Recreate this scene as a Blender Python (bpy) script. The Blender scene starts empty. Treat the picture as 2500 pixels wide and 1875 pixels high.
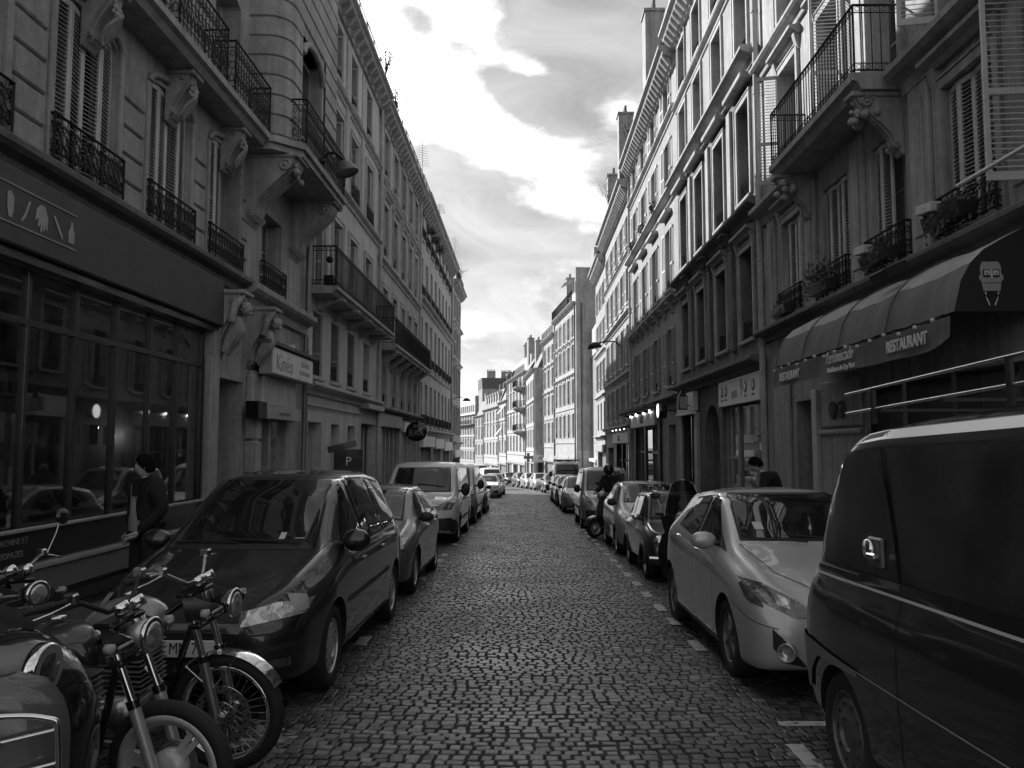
import bpy, bmesh, math, random
import numpy as np
from mathutils import Vector, Matrix, Euler
from mathutils.bvhtree import BVHTree
rnd = random.Random(7)
sc = bpy.context.scene
COL = sc.collection
R = math.radians

# ------------------------------------------------------------------ camera
EYE = 1.85
cam_d = bpy.data.cameras.new('camera')
cam = bpy.data.objects.new('camera', cam_d); COL.objects.link(cam)
cam.location = (0, 0, EYE)
cam.rotation_euler = (R(90 + 4.385), 0, R(0.97))
cam_d.sensor_width = 36; cam_d.lens = 28.08
cam_d.clip_start = 0.05; cam_d.clip_end = 3000
sc.camera = cam
sc.view_settings.view_transform = 'Standard'; sc.view_settings.look = 'None'
sc.view_settings.exposure = 1.95; sc.view_settings.gamma = 1.0
sc.view_settings.use_curve_mapping = False
sc.render.engine = 'CYCLES'
sc.cycles.use_denoising = True
sc.cycles.max_bounces = 7; sc.cycles.diffuse_bounces = 4; sc.cycles.glossy_bounces = 4
sc.cycles.transmission_bounces = 4; sc.cycles.transparent_max_bounces = 8
sc.cycles.caustics_reflective = False; sc.cycles.caustics_refractive = False
sc.cycles.sample_clamp_indirect = 6

# ------------------------------------------------------------------ sun and sky
SUN_EL, SUN_AZ = 30.0, 50.0          # azimuth measured to the left of the street axis (+Y)
sd = bpy.data.lights.new('sun', 'SUN'); sun = bpy.data.objects.new('sun', sd); COL.objects.link(sun)
sd.energy = 2.1; sd.angle = R(0.5); sd.color = (1.0, 1.0, 1.0)
sv = Vector((-math.sin(R(SUN_AZ)) * math.cos(R(SUN_EL)), math.cos(R(SUN_AZ)) * math.cos(R(SUN_EL)), math.sin(R(SUN_EL))))
sun.rotation_euler = sv.to_track_quat('Z', 'Y').to_euler()
sun.location = (-20, 20, 40)

w = bpy.data.worlds.new('World'); sc.world = w; w.use_nodes = True
nt = w.node_tree; nt.nodes.clear()
def wn(t, **k):
    n = nt.nodes.new(t)
    for a, b in k.items(): setattr(n, a, b)
    return n
def wl(a, b): nt.links.new(a, b)
def wmath(op, a, b=None, clamp=False):
    n = wn('ShaderNodeMath', operation=op); n.use_clamp = clamp
    for i, v in enumerate((a, b)):
        if v is None: continue
        if isinstance(v, (int, float)): n.inputs[i].default_value = v
        else: wl(v, n.inputs[i])
    return n.outputs[0]
sky = wn('ShaderNodeTexSky'); sky.sky_type = 'NISHITA'; sky.sun_disc = False
sky.sun_elevation = R(SUN_EL); sky.sun_rotation = R(-SUN_AZ)
bw = wn('ShaderNodeRGBToBW'); wl(sky.outputs[0], bw.inputs[0])
tc = wn('ShaderNodeTexCoord'); gen = tc.outputs['Generated']
# flat cloud deck coordinates for fine texture
mp = wn('ShaderNodeMapping'); mp.inputs['Scale'].default_value = (1, 1, 2.2); wl(gen, mp.inputs[0])
n1 = wn('ShaderNodeTexNoise'); n1.inputs['Scale'].default_value = 4.6; n1.inputs['Detail'].default_value = 9
n1.inputs['Roughness'].default_value = .62; n1.inputs['Distortion'].default_value = .35; wl(mp.outputs[0], n1.inputs['Vector'])
n2 = wn('ShaderNodeTexNoise'); n2.inputs['Scale'].default_value = 11; n2.inputs['Detail'].default_value = 8
n2.inputs['Roughness'].default_value = .6; wl(mp.outputs[0], n2.inputs['Vector'])
def px_dir(x, y):
    v = cam.rotation_euler.to_matrix() @ Vector(((x - 1250) / 1950, -(y - 937.5) / 1950, -1))
    return v.normalized()
def lobe(x, y, rx, rz, ang, weight):
    """soft ellipsoidal cloud bank lying around one sky direction"""
    m = wn('ShaderNodeMapping', vector_type='TEXTURE')
    m.inputs['Location'].default_value = px_dir(x, y)
    m.inputs['Rotation'].default_value = (0, R(ang), 0)
    m.inputs['Scale'].default_value = (rx, .5, rz)
    wl(gen, m.inputs[0])
    ln = wn('ShaderNodeVectorMath', operation='LENGTH'); wl(m.outputs[0], ln.inputs[0])
    sq = wmath('MULTIPLY', ln.outputs['Value'], ln.outputs['Value'])
    e = wmath('EXPONENT', wmath('MULTIPLY', sq, -1.0))
    return wmath('MULTIPLY', e, weight)
def centred(o, k): return wmath('MULTIPLY', wmath('ADD', o, -.5), k)
f = wmath('ADD', centred(n1.outputs[0], 2.1), centred(n2.outputs[0], .95))
for a in [(1000, 110, .12, .12, 0, .48), (1180, 40, .07, .05, 0, .25), (1240, 350, .15, .04, 27, .56), (1120, 240, .07, .06, 20, .45), (1500, 275, .09, .045, -25, .5),
          (1240, 150, .05, .02, 10, .35), (1420, 498, .065, .016, 4, .62), (1200, 790, .16, .02, 5, .18), (1170, 1000, .12, .03, 0, .32), (1210, 700, .12, .018, -8, .22),
          (1420, 80, .13, .06, 8, -.7), (1270, 222, .10, .030, 27, -.95), (1290, 168, .035, .012, 10, .6), (1060, 450, .12, .09, 35, -.5), (1030, 60, .03, .015, 20, -.5), (1250, 590, .30, .07, 0, -.34)]:
    f = wmath('ADD', f, lobe(*a))
ramp = wn('ShaderNodeValToRGB'); wl(f, ramp.inputs[0])
els = ramp.color_ramp.elements; els[0].position = .05; els[0].color = (0, 0, 0, 1); els[1].position = .66; els[1].color = (1, 1, 1, 1)
for p_, v_ in ((.15, .03), (.27, .10), (.39, .24), (.51, .5)): e_ = els.new(p_); e_.color = (v_, v_, v_, 1)
# darker undersides of the thick banks
n3 = wn('ShaderNodeTexNoise'); n3.inputs['Scale'].default_value = 6.5; n3.inputs['Detail'].default_value = 7; n3.inputs['Roughness'].default_value = .58; n3.inputs['Distortion'].default_value = .6
mp3 = wn('ShaderNodeMapping'); mp3.inputs['Location'].default_value = (3, 1, 2); mp3.inputs['Scale'].default_value = (1, 1, 1.8); wl(gen, mp3.inputs[0]); wl(mp3.outputs[0], n3.inputs['Vector'])
g3 = wn('ShaderNodeMapRange'); wl(n3.outputs[0], g3.inputs[0]); g3.inputs[1].default_value = .34; g3.inputs[2].default_value = .66; g3.inputs[3].default_value = .72; g3.inputs[4].default_value = 1.16
CLOUD = 11.0
base = wmath('MULTIPLY', wmath('ADD', wmath('MULTIPLY', bw.outputs[0], .25), .84), g3.outputs[0])     # thin high veil under the clouds
mixv = wn('ShaderNodeMix'); mixv.data_type = 'FLOAT'
wl(ramp.outputs[0], mixv.inputs['Factor']); wl(base, mixv.inputs['A']); mixv.inputs['B'].default_value = CLOUD
bg = wn('ShaderNodeBackground'); bg.inputs['Strength'].default_value = 0.1
wl(mixv.outputs['Result'], bg.inputs['Color'])
wo = wn('ShaderNodeOutputWorld'); wl(bg.outputs[0], wo.inputs[0])

# ------------------------------------------------------------------ materials
def mat(name, c=.3, rough=.7, metal=0., spec=.5, coat=0., noise=None, bump=None, emit=0., streak=0., grime=0.):
    m = bpy.data.materials.new(name); m.use_nodes = True
    t = m.node_tree; p = t.nodes['Principled BSDF']
    p.inputs['Base Color'].default_value = (c, c, c, 1)
    p.inputs['Roughness'].default_value = rough; p.inputs['Metallic'].default_value = metal
    p.inputs['Specular IOR Level'].default_value = spec
    p.inputs['Coat Weight'].default_value = coat; p.inputs['Coat Roughness'].default_value = .03
    if emit:
        p.inputs['Emission Color'].default_value = (1, 1, 1, 1); p.inputs['Emission Strength'].default_value = emit
    L = t.links.new
    def N(ty, **k):
        n = t.nodes.new(ty)
        for a, b in k.items(): setattr(n, a, b)
        return n
    pos = None
    if noise or bump or streak or grime:
        g = N('ShaderNodeNewGeometry'); pos = g.outputs['Position']
    cur = None
    def mul(cur, fac_out, lo, hi):
        mr = N('ShaderNodeMapRange'); L(fac_out, mr.inputs[0]); mr.inputs[1].default_value = .3; mr.inputs[2].default_value = .7
        mr.inputs[3].default_value = lo; mr.inputs[4].default_value = hi
        mm = N('ShaderNodeMath', operation='MULTIPLY'); L(mr.outputs[0], mm.inputs[0])
        if cur is None: mm.inputs[1].default_value = c
        else: L(cur, mm.inputs[1])
        return mm.outputs[0]
    if noise:
        for (s, lo, hi) in noise:
            n = N('ShaderNodeTexNoise'); n.inputs['Scale'].default_value = s; n.inputs['Detail'].default_value = 6
            n.inputs['Roughness'].default_value = .6
            L(pos, n.inputs['Vector']); cur = mul(cur, n.outputs[0], lo, hi)
    if streak:
        mpn = N('ShaderNodeMapping'); mpn.inputs['Scale'].default_value = (4.5, 4.5, .35); L(pos, mpn.inputs[0])
        n = N('ShaderNodeTexNoise'); n.inputs['Scale'].default_value = 1.3; n.inputs['Detail'].default_value = 7; n.inputs['Roughness'].default_value = .65
        L(mpn.outputs[0], n.inputs['Vector']); cur = mul(cur, n.outputs[0], 1 - streak, 1.12)
    if cur is not None: L(cur, p.inputs['Base Color'])
    if bump:
        s, st = bump
        n = N('ShaderNodeTexNoise'); n.inputs['Scale'].default_value = s; n.inputs['Detail'].default_value = 8; L(pos, n.inputs['Vector'])
        b = N('ShaderNodeBump'); b.inputs['Strength'].default_value = st; b.inputs['Distance'].default_value = .02
        L(n.outputs[0], b.inputs['Height']); L(b.outputs[0], p.inputs['Normal'])
    return m
def stone(name, c, streak=.35, spot=.75):
    return mat(name, c, .85, spec=.25, noise=[(1.1, spot, 1.1), (9, .86, 1.12)], streak=streak, bump=(38, .35))
M = {}
M['st_L1'] = stone('dark_limestone', .42); M['st_L2'] = stone('grey_render', .55, .25, .85); M['st_L3'] = stone('worn_limestone', .48)
M['st_L4'] = stone('pale_limestone', .5, .22); M['st_L5'] = stone('far_limestone', .42, .22)
M['st_R1'] = stone('sooty_limestone', .44, .45); M['st_R2'] = stone('sooty_shaded_limestone', .22, .45, .6); M['st_R2b'] = stone('pale_sunlit_limestone', .36, .2)  # pilastered house: sooty grey with painted shade below, painted sunlight above
M['st_R3'] = stone('cream_render', .33, .2, .85); M['st_R4'] = stone('pale_render', .36, .2, .85); M['st_F'] = stone('sunlit_render', .48, .15, .88)
M['st_F2'] = stone('cream_limestone', .44, .3); M['party'] = stone('bare_party_wall_render', .42, .4, .75)
M['trim_dark'] = stone('weathered_ledge_stone', .17, .3); M['trim'] = stone('carved_stone', .42, .35); M['trim_light'] = stone('pale_moulding_stone', .5, .25)
M['iron'] = mat('wrought_iron', .018, .45, .4); M['iron_grey'] = mat('grey_painted_iron', .16, .4, .3)
M['shut_light'] = mat('pale_painted_shutter', .58, .55, noise=[(3, .8, 1.05), (40, .92, 1.05)])
M['shut_grey'] = mat('grey_painted_shutter', .38, .55, noise=[(3, .75, 1.05), (40, .9, 1.05)])
M['shut_white'] = mat('white_painted_shutter', .56, .5, noise=[(3, .85, 1.05)])
M['wood_frame'] = mat('painted_window_frame', .4, .5); M['wood_dark'] = mat('dark_shopfront_paint', .025, .35, coat=.3, noise=[(5, .7, 1.2)])
M['zinc'] = mat('zinc_roof', .22, .4, .6, noise=[(.9, .75, 1.15)]); M['slate'] = mat('slate_roof', .09, .6, noise=[(2, .7, 1.2)])
M['brick'] = mat('chimney_brick', .22, .9, noise=[(2, .7, 1.1), (14, .8, 1.2)]); M['pot'] = mat('terracotta_pot', .16, .8)
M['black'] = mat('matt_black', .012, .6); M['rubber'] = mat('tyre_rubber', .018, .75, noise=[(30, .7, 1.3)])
M['plastic'] = mat('black_plastic', .025, .5); M['gloss_black'] = mat('gloss_black', .012, .12, coat=.5)
M['chrome'] = mat('chrome', .75, .12, 1.); M['alu'] = mat('cast_aluminium', .5, .32, .9, noise=[(20, .8, 1.05)]); M['satin'] = mat('satin_trim', .85, .45, .5); M['steel'] = mat('fork_steel', .45, .25, .9)
M['rim_silver'] = mat('silver_wheel_paint', .55, .35, .6); M['rim_dark'] = mat('dirty_wheel_cover', .16, .45, .5, noise=[(20, .6, 1.1)])
M['white'] = mat('white_enamel', .72, .5); M['sign_white'] = mat('sign_panel_white', .72, .5, noise=[(4, .85, 1.05), (60, .95, 1.05)])
M['sign_grey'] = mat('sign_grey', .16, .5); M['sign_text'] = mat('grey_lettering', .2, .5); M['text_light'] = mat('pale_lettering', .75, .6)
M['fascia'] = mat('shop_fascia_cloth', .085, .85, noise=[(2, .85, 1.15), (90, .75, 1.25)])
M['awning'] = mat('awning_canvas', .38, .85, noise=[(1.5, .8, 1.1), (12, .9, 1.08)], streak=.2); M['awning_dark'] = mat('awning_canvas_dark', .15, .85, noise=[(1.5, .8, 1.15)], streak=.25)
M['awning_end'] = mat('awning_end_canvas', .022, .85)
M['skin'] = mat('skin', .5, .5); M['hair'] = mat('dark_hair', .008, .9, spec=.1, bump=(60, .8)); M['jacket'] = mat('dark_jacket_cloth', .012, .85, noise=[(14, .6, 1.5)])
M['shirt'] = mat('grey_shirt_cloth', .38, .85, noise=[(10, .85, 1.1)]); M['trouser'] = mat('dark_trousers', .02, .85)
M['leaf'] = mat('leaf_dark', .06, .6); M['leaf2'] = mat('leaf_mid', .1, .6); M['twig'] = mat('twig', .07, .8)
M['lamp_on'] = mat('lit_lamp', .8, .4, emit=4.); M['sign_lit'] = mat('lit_sign_face', .8, .4, emit=.45)
M['leather'] = mat('seat_leather', .015, .45); M['asphalt'] = mat('asphalt', .05, .85, noise=[(3, .7, 1.25), (60, .7, 1.3)], bump=(90, .5))
M['pavement'] = mat('pavement_asphalt', .085, .8, noise=[(1.5, .75, 1.2), (50, .8, 1.2)], bump=(90, .4)); M['kerb'] = mat('granite_kerb', .2, .75, noise=[(2.2, .7, 1.1), (60, .8, 1.2)])
M['interior'] = mat('dim_interior', .38, .9, noise=[(1.2, .4, 1.5)]); M['paper'] = mat('paper_notice', .55, .8); M['curtain'] = mat('curtain', .3, .9)

def glass_mat(name, c=.02, rough=.03, wav=.06, curtain=0.):
    m = bpy.data.materials.new(name); m.use_nodes = True; t = m.node_tree; p = t.nodes['Principled BSDF']; L = t.links.new
    p.inputs['Roughness'].default_value = rough; p.inputs['Specular IOR Level'].default_value = .75
    g = t.nodes.new('ShaderNodeNewGeometry'); n = t.nodes.new('ShaderNodeTexNoise'); n.inputs['Scale'].default_value = 2.2; n.inputs['Detail'].default_value = 2
    L(g.outputs['Position'], n.inputs['Vector'])
    b = t.nodes.new('ShaderNodeBump'); b.inputs['Strength'].default_value = wav; b.inputs['Distance'].default_value = .05
    L(n.outputs[0], b.inputs['Height']); L(b.outputs[0], p.inputs['Normal'])
    if curtain:
        oi = t.nodes.new('ShaderNodeObjectInfo'); mr = t.nodes.new('ShaderNodeMapRange')
        L(oi.outputs['Random'], mr.inputs[0]); mr.inputs[1].default_value = .45; mr.inputs[2].default_value = 1.
        mr.inputs[3].default_value = c; mr.inputs[4].default_value = curtain; L(mr.outputs[0], p.inputs['Base Color'])
    else: p.inputs['Base Color'].default_value = (c, c, c, 1)
    return m
M['tint'] = mat('tinted_film_glass', .03, .2, noise=[(2.5, .5, 1.6)], bump=(3, .25)); M['pale_glass'] = glass_mat('curtained_glass', .06, .08, .12, .5); M['glass'] = glass_mat('window_glass', .018, .04, .12, .34); M['carglass'] = glass_mat('car_glass', .012, .02, .012)
def thin_glass(name, refl=.35):
    m = bpy.data.materials.new(name); m.use_nodes = True; t = m.node_tree; t.nodes.clear(); L = t.links.new
    o = t.nodes.new('ShaderNodeOutputMaterial'); mx = t.nodes.new('ShaderNodeMixShader'); tr = t.nodes.new('ShaderNodeBsdfTransparent')
    gl = t.nodes.new('ShaderNodeBsdfGlossy'); gl.inputs['Roughness'].default_value = .02; tr.inputs[0].default_value = (.75, .75, .75, 1)
    fr = t.nodes.new('ShaderNodeFresnel'); fr.inputs[0].default_value = 1.5
    ma = t.nodes.new('ShaderNodeMath'); ma.operation = 'MULTIPLY_ADD'; ma.inputs[1].default_value = 1.6; ma.inputs[2].default_value = refl * .2
    ma.use_clamp = True
    L(fr.outputs[0], ma.inputs[0]); L(ma.outputs[0], mx.inputs[0]); L(tr.outputs[0], mx.inputs[1]); L(gl.outputs[0], mx.inputs[2]); L(mx.outputs[0], o.inputs[0])
    return m
M['shopglass'] = thin_glass('shop_window_glass', .7)
def paint(name, c, metal=.0, rough=.35):
    m = mat(name, c, rough, metal, coat=1., noise=[(1.3, .9, 1.06), (60, .93, 1.05)])
    m.node_tree.nodes['Principled BSDF'].inputs['Coat Roughness'].default_value = .04
    return m
P = {'black': paint('black_car_paint', .010), 'silver': paint('silver_car_paint', .55, .45, .45), 'grey': paint('grey_car_paint', .18, .5, .4),
     'white': paint('white_car_paint', .7, 0, .4), 'pale': paint('pale_silver_paint', .46, .5, .42), 'dark': paint('charcoal_car_paint', .035, .3), 'mid': paint('mid_grey_paint', .28, .5, .4)}
P['dgrey'] = paint('dull_grey_enamel', .085, .2, .45)
def light_mat(name, c=.5):
    m = bpy.data.materials.new(name); m.use_nodes = True; t = m.node_tree; p = t.nodes['Principled BSDF']; L = t.links.new
    v = t.nodes.new('ShaderNodeTexVoronoi'); v.inputs['Scale'].default_value = 17; v.feature = 'F1'
    g = t.nodes.new('ShaderNodeNewGeometry'); L(g.outputs['Position'], v.inputs['Vector'])
    r = t.nodes.new('ShaderNodeMapRange'); L(v.outputs['Color'], r.inputs[0]); r.inputs[3].default_value = c * .35; r.inputs[4].default_value = c * 1.25
    L(r.outputs[0], p.inputs['Base Color'])
    b = t.nodes.new('ShaderNodeBump'); b.inputs['Strength'].default_value = .5; b.inputs['Distance'].default_value = .01
    L(v.outputs['Distance'], b.inputs['Height']); L(b.outputs[0], p.inputs['Normal'])
    p.inputs['Metallic'].default_value = .6; p.inputs['Roughness'].default_value = .18; p.inputs['Coat Weight'].default_value = 1
    return m
M['headlamp'] = light_mat('headlamp_lens', .55); M['tail'] = light_mat('tail_lens', .12); M['headlamp_dark'] = light_mat('smoked_headlamp_lens', .14)

# ------------------------------------------------------------------ mesh builder
class MB:
    def __init__(s): s.v = []; s.f = []; s.m = []; s.sm = []
    def add(s, vs, fs, m=0, smooth=False):
        o = len(s.v); s.v.extend([tuple(v) for v in vs])
        for f in fs: s.f.append([i + o for i in f]); s.m.append(m); s.sm.append(smooth)
        return s
    def box(s, x0, x1, y0, y1, z0, z1, m=0, mtx=None):
        vs = [(x0, y0, z0), (x1, y0, z0), (x1, y1, z0), (x0, y1, z0), (x0, y0, z1), (x1, y0, z1), (x1, y1, z1), (x0, y1, z1)]
        if mtx is not None: vs = [mtx @ Vector(v) for v in vs]
        return s.add(vs, [(0, 3, 2, 1), (4, 5, 6, 7), (0, 1, 5, 4), (1, 2, 6, 5), (2, 3, 7, 6), (3, 0, 4, 7)], m)
    def bbox(s, x0, x1, y0, y1, z0, z1, b=.01, m=0, mtx=None):
        """box with chamfered edges"""
        X = (x0, x1); Y = (y0, y1); Z = (z0, z1); vs = []; idx = {}
        for i in (0, 1):
            for j in (0, 1):
                for k in (0, 1):
                    si, sj, sk = (1 - 2 * i), (1 - 2 * j), (1 - 2 * k)
                    for a in range(3):
                        p = [X[i] + si * b, Y[j] + sj * b, Z[k] + sk * b]; p[a] = (X[i], Y[j], Z[k])[a]
                        idx[(i, j, k, a)] = len(vs); vs.append(Vector(p) if mtx is None else mtx @ Vector(p))
        fs = []
        for a in range(3):
            for e in (0, 1):
                o = [q for q in range(3) if q != a]; q = []
                for (c, d) in ((0, 0), (1, 0), (1, 1), (0, 1)):
                    ii = [0, 0, 0]; ii[a] = e; ii[o[0]] = c; ii[o[1]] = d; q.append(idx[(ii[0], ii[1], ii[2], a)])
                if (e == 0) != (a == 1): q = q[::-1]
                fs.append(q)
        for a in range(3):
            o = [q for q in range(3) if q != a]
            for c in (0, 1):
                for d in (0, 1):
                    l0 = [0, 0, 0]; l1 = [0, 0, 0]; l1[a] = 1; l0[o[0]] = l1[o[0]] = c; l0[o[1]] = l1[o[1]] = d
                    fs.append([idx[(*l0, o[0])], idx[(*l1, o[0])], idx[(*l1, o[1])], idx[(*l0, o[1])]])
        for i in (0, 1):
            for j in (0, 1):
                for k in (0, 1): fs.append([idx[(i, j, k, 0)], idx[(i, j, k, 1)], idx[(i, j, k, 2)]])
        return s.add(vs, fs, m)
    def prism(s, poly, a0, a1, axis='x', m=0, smooth=False):
        """poly = 2D points in the two other axes, extruded along axis"""
        def P3(a, p):
            return {'x': (a, p[0], p[1]), 'y': (p[0], a, p[1]), 'z': (p[0], p[1], a)}[axis]
        n = len(poly); vs = [P3(a0, p) for p in poly] + [P3(a1, p) for p in poly]
        s.add(vs, [list(range(n))[::-1], list(range(n, 2 * n))], m)
        return s.add(vs, [(i, (i + 1) % n, n + (i + 1) % n, n + i) for i in range(n)], m, smooth)
    def tube(s, pts, r, n=6, m=0, closed=False, smooth=True):
        pts = [Vector(p) for p in pts]; k = len(pts); vs = []
        rr = r if isinstance(r, (list, tuple)) else [r] * k
        prev = None
        for i, p in enumerate(pts):
            if closed: d = (pts[(i + 1) % k] - pts[i - 1])
            else: d = pts[min(i + 1, k - 1)] - pts[max(i - 1, 0)]
            if d.length < 1e-9: d = Vector((0, 0, 1))
            d.normalize()
            if prev is None:
                a = Vector((0, 0, 1)) if abs(d.z) < .9 else Vector((1, 0, 0))
                u = d.cross(a).normalized()
            else: u = (prev - d * prev.dot(d)).normalized()
            prev = u; v = d.cross(u)
            for j in range(n):
                t = 2 * math.pi * j / n; vs.append(p + (u * math.cos(t) + v * math.sin(t)) * rr[i])
        fs = []
        for i in range(k if closed else k - 1):
            a = i * n; b = ((i + 1) % k) * n
            for j in range(n): fs.append((a + j, a + (j + 1) % n, b + (j + 1) % n, b + j))
        s.add(vs, fs, m, smooth)
        if not closed:
            s.add([vs[j] for j in range(n)], [list(range(n))[::-1]], m); s.add([vs[(k - 1) * n + j] for j in range(n)], [list(range(n))], m)
        return s
    def lathe(s, prof, n=24, mtx=None, m=0, smooth=True, ms=None):
        """prof = (r, h) points about local Z"""
        vs = []
        for (r, h) in prof:
            for j in range(n):
                t = 2 * math.pi * j / n; v = Vector((r * math.cos(t), r * math.sin(t), h)); vs.append(v if mtx is None else mtx @ v)
        o = len(s.v); s.v.extend([tuple(v) for v in vs])
        for i in range(len(prof) - 1):
            for j in range(n):
                s.f.append([o + i * n + j, o + i * n + (j + 1) % n, o + (i + 1) * n + (j + 1) % n, o + (i + 1) * n + j])
                s.m.append(ms[i] if ms else m); s.sm.append(smooth)
        for e, i in (() if tuple(prof[0]) == tuple(prof[-1]) else ((0, 0), (1, len(prof) - 1))):
            if prof[i][0] > 1e-6:
                q = [o + i * n + j for j in range(n)]; s.f.append(q if e else q[::-1]); s.m.append(ms[min(i, len(ms) - 1)] if ms else m); s.sm.append(False)
        return s
    def ball(s, c, r, n=12, m=0, sc3=(1, 1, 1), mtx=None):
        prof = [(max(1e-7, r * math.sin(math.pi * i / (n // 2 + 2))), -r * math.cos(math.pi * i / (n // 2 + 2))) for i in range(n // 2 + 3)]
        mm = Matrix.Translation(c) @ (mtx if mtx is not None else Matrix.Identity(4)) @ Matrix.Diagonal((*sc3, 1))
        return s.lathe(prof, n, mm, m)
    def grid(s, rows, m=0, smooth=True, flip=False):
        k = len(rows[0]); vs = [p for r_ in rows for p in r_]; fs = []
        for i in range(len(rows) - 1):
            for j in range(k - 1):
                q = (i * k + j, i * k + j + 1, (i + 1) * k + j + 1, (i + 1) * k + j); fs.append(q[::-1] if flip else q)
        return s.add(vs, fs, m, smooth)
    def mesh(s, name, mats):
        me = bpy.data.meshes.new(name); me.from_pydata(s.v, [], s.f)
        mats = mats if isinstance(mats, (list, tuple)) else [mats]
        for x in mats: me.materials.append(M[x] if isinstance(x, str) else x)
        me.polygons.foreach_set('material_index', s.m); me.polygons.foreach_set('use_smooth', s.sm); me.update()
        return me
    def obj(s, name, mats, parent=None, loc=None, **k):
        return link(name, s.mesh(name, mats), parent, loc, **k)
def link(name, data, parent=None, loc=None, rot=None, label=None, cat=None, group=None, kind=None):
    o = bpy.data.objects.new(name, data); COL.objects.link(o)
    if parent is not None: o.parent = parent
    if loc is not None: o.location = loc
    if rot is not None: o.rotation_euler = rot
    return tag(o, label, cat, group, kind)
def tag(o, label=None, cat=None, group=None, kind=None):
    if label: o['label'] = label
    if cat: o['category'] = cat
    if group: o['group'] = group
    if kind: o['kind'] = kind
    return o
def smooth_angle(me, deg=35):
    me.polygons.foreach_set('use_smooth', [True] * len(me.polygons)); me.set_sharp_from_angle(angle=R(deg)); me.update()
def fix_normals(me):
    b = bmesh.new(); b.from_mesh(me); bmesh.ops.recalc_face_normals(b, faces=b.faces); b.to_mesh(me); b.free()
def text_mesh(txt, size, ext=.004, bold=0., shear=0., squeeze=1.):
    c = bpy.data.curves.new('t', 'FONT'); c.body = txt; c.size = size; c.extrude = ext; c.offset = bold; c.shear = shear
    c.align_x = 'CENTER'; c.align_y = 'CENTER'; c.resolution_u = 3; c.space_character = 1.0
    o = bpy.data.objects.new('t', c); COL.objects.link(o); dg = bpy.context.evaluated_depsgraph_get()
    me = bpy.data.meshes.new_from_object(o.evaluated_get(dg)); bpy.data.objects.remove(o); bpy.data.curves.remove(c)
    if squeeze != 1.: me.transform(Matrix.Diagonal((squeeze, 1, 1, 1)))
    return me
def text(name, txt, size, m, parent, loc, face='y', **k):
    """face 'y': readable when looked at from local +y (building frame)"""
    me = text_mesh(txt, size, k.pop('ext', .004), k.pop('bold', 0.), k.pop('shear', 0.), k.pop('squeeze', 1.))
    me.materials.clear(); me.materials.append(M[m])
    rot = {'y': (R(90), 0, R(180)), '-y': (R(90), 0, 0), 'x': (R(90), 0, R(90)), '-x': (R(90), 0, R(-90))}[face]
    rx = k.pop('tilt', 0)
    return link(name, me, parent, loc, (rot[0] + rx, rot[1], rot[2]), **k)
CACHE = {}
def cached(key, fn):
    if key not in CACHE: CACHE[key] = fn()
    return CACHE[key]

# ------------------------------------------------------------------ terrain
def G(y):
    return -.031 * (min(max(y, -40), 235) - 5)
CL = [(-40, 0), (60, 0), (66, -.3), (74, -1.2), (80, -2.0), (86, -2.8), (95, -4.2), (105, -5.6), (125, -8.3), (150, -13), (200, -24), (235, -33)]
def C(y): return float(np.interp(y, [a for a, b in CL], [b for a, b in CL]))
mb = MB()
ys = [-400, -40, 0, 60, 120, 180, 235, 600, 2500]
mb.grid([[(x, y, G(y) - .35) for x in (-1500, -60, 0, 60, 1500)] for y in ys], smooth=False, flip=True)
o = mb.obj('ground', 'asphalt', kind='structure')
fix_normals(o.data)
YR = [-40, -10] + [i * 2. for i in range(0, 30)] + [60 + 4 * i for i in range(0, 44)]
mb = MB(); mb.grid([[(C(y) + x, y, G(y) - .02) for x in (-3.55, 0, 3.6)] for y in YR], smooth=False, flip=True)
# bump pattern of setts for the part too far away to build
def road_mat():
    m = mat('sett_paving_far', .12, .5); t = m.node_tree; p = t.nodes['Principled BSDF']; L = t.links.new
    g = t.nodes.new('ShaderNodeNewGeometry'); b = t.nodes.new('ShaderNodeTexBrick'); b.inputs['Scale'].default_value = 1
    b.inputs['Brick Width'].default_value = .09; b.inputs['Row Height'].default_value = .082; b.inputs['Mortar Size'].default_value = .012
    b.inputs['Color1'].default_value = (.07, .07, .07, 1); b.inputs['Color2'].default_value = (.15, .15, .15, 1); b.inputs['Mortar'].default_value = (.03, .03, .03, 1)
    L(g.outputs['Position'], b.inputs['Vector'])
    n = t.nodes.new('ShaderNodeTexNoise'); n.inputs['Scale'].default_value = .8; n.inputs['Detail'].default_value = 6; L(g.outputs['Position'], n.inputs['Vector'])
    mr = t.nodes.new('ShaderNodeMapRange'); L(n.outputs[0], mr.inputs[0]); mr.inputs[1].default_value = .3; mr.inputs[2].default_value = .7; mr.inputs[3].default_value = .65; mr.inputs[4].default_value = 1.3
    mx = t.nodes.new('ShaderNodeVectorMath'); mx.operation = 'SCALE'; L(b.outputs['Color'], mx.inputs[0]); L(mr.outputs[0], mx.inputs['Scale']); L(mx.outputs[0], p.inputs['Base Color'])
    bu = t.nodes.new('ShaderNodeBump'); bu.inputs['Strength'].default_value = .8; bu.inputs['Distance'].default_value = .02; bu.invert = True
    L(b.outputs['Fac'], bu.inputs['Height']); L(bu.outputs[0], p.inputs['Normal'])
    return m
road = mb.obj('road', [road_mat()], kind='structure'); fix_normals(road.data)
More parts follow.
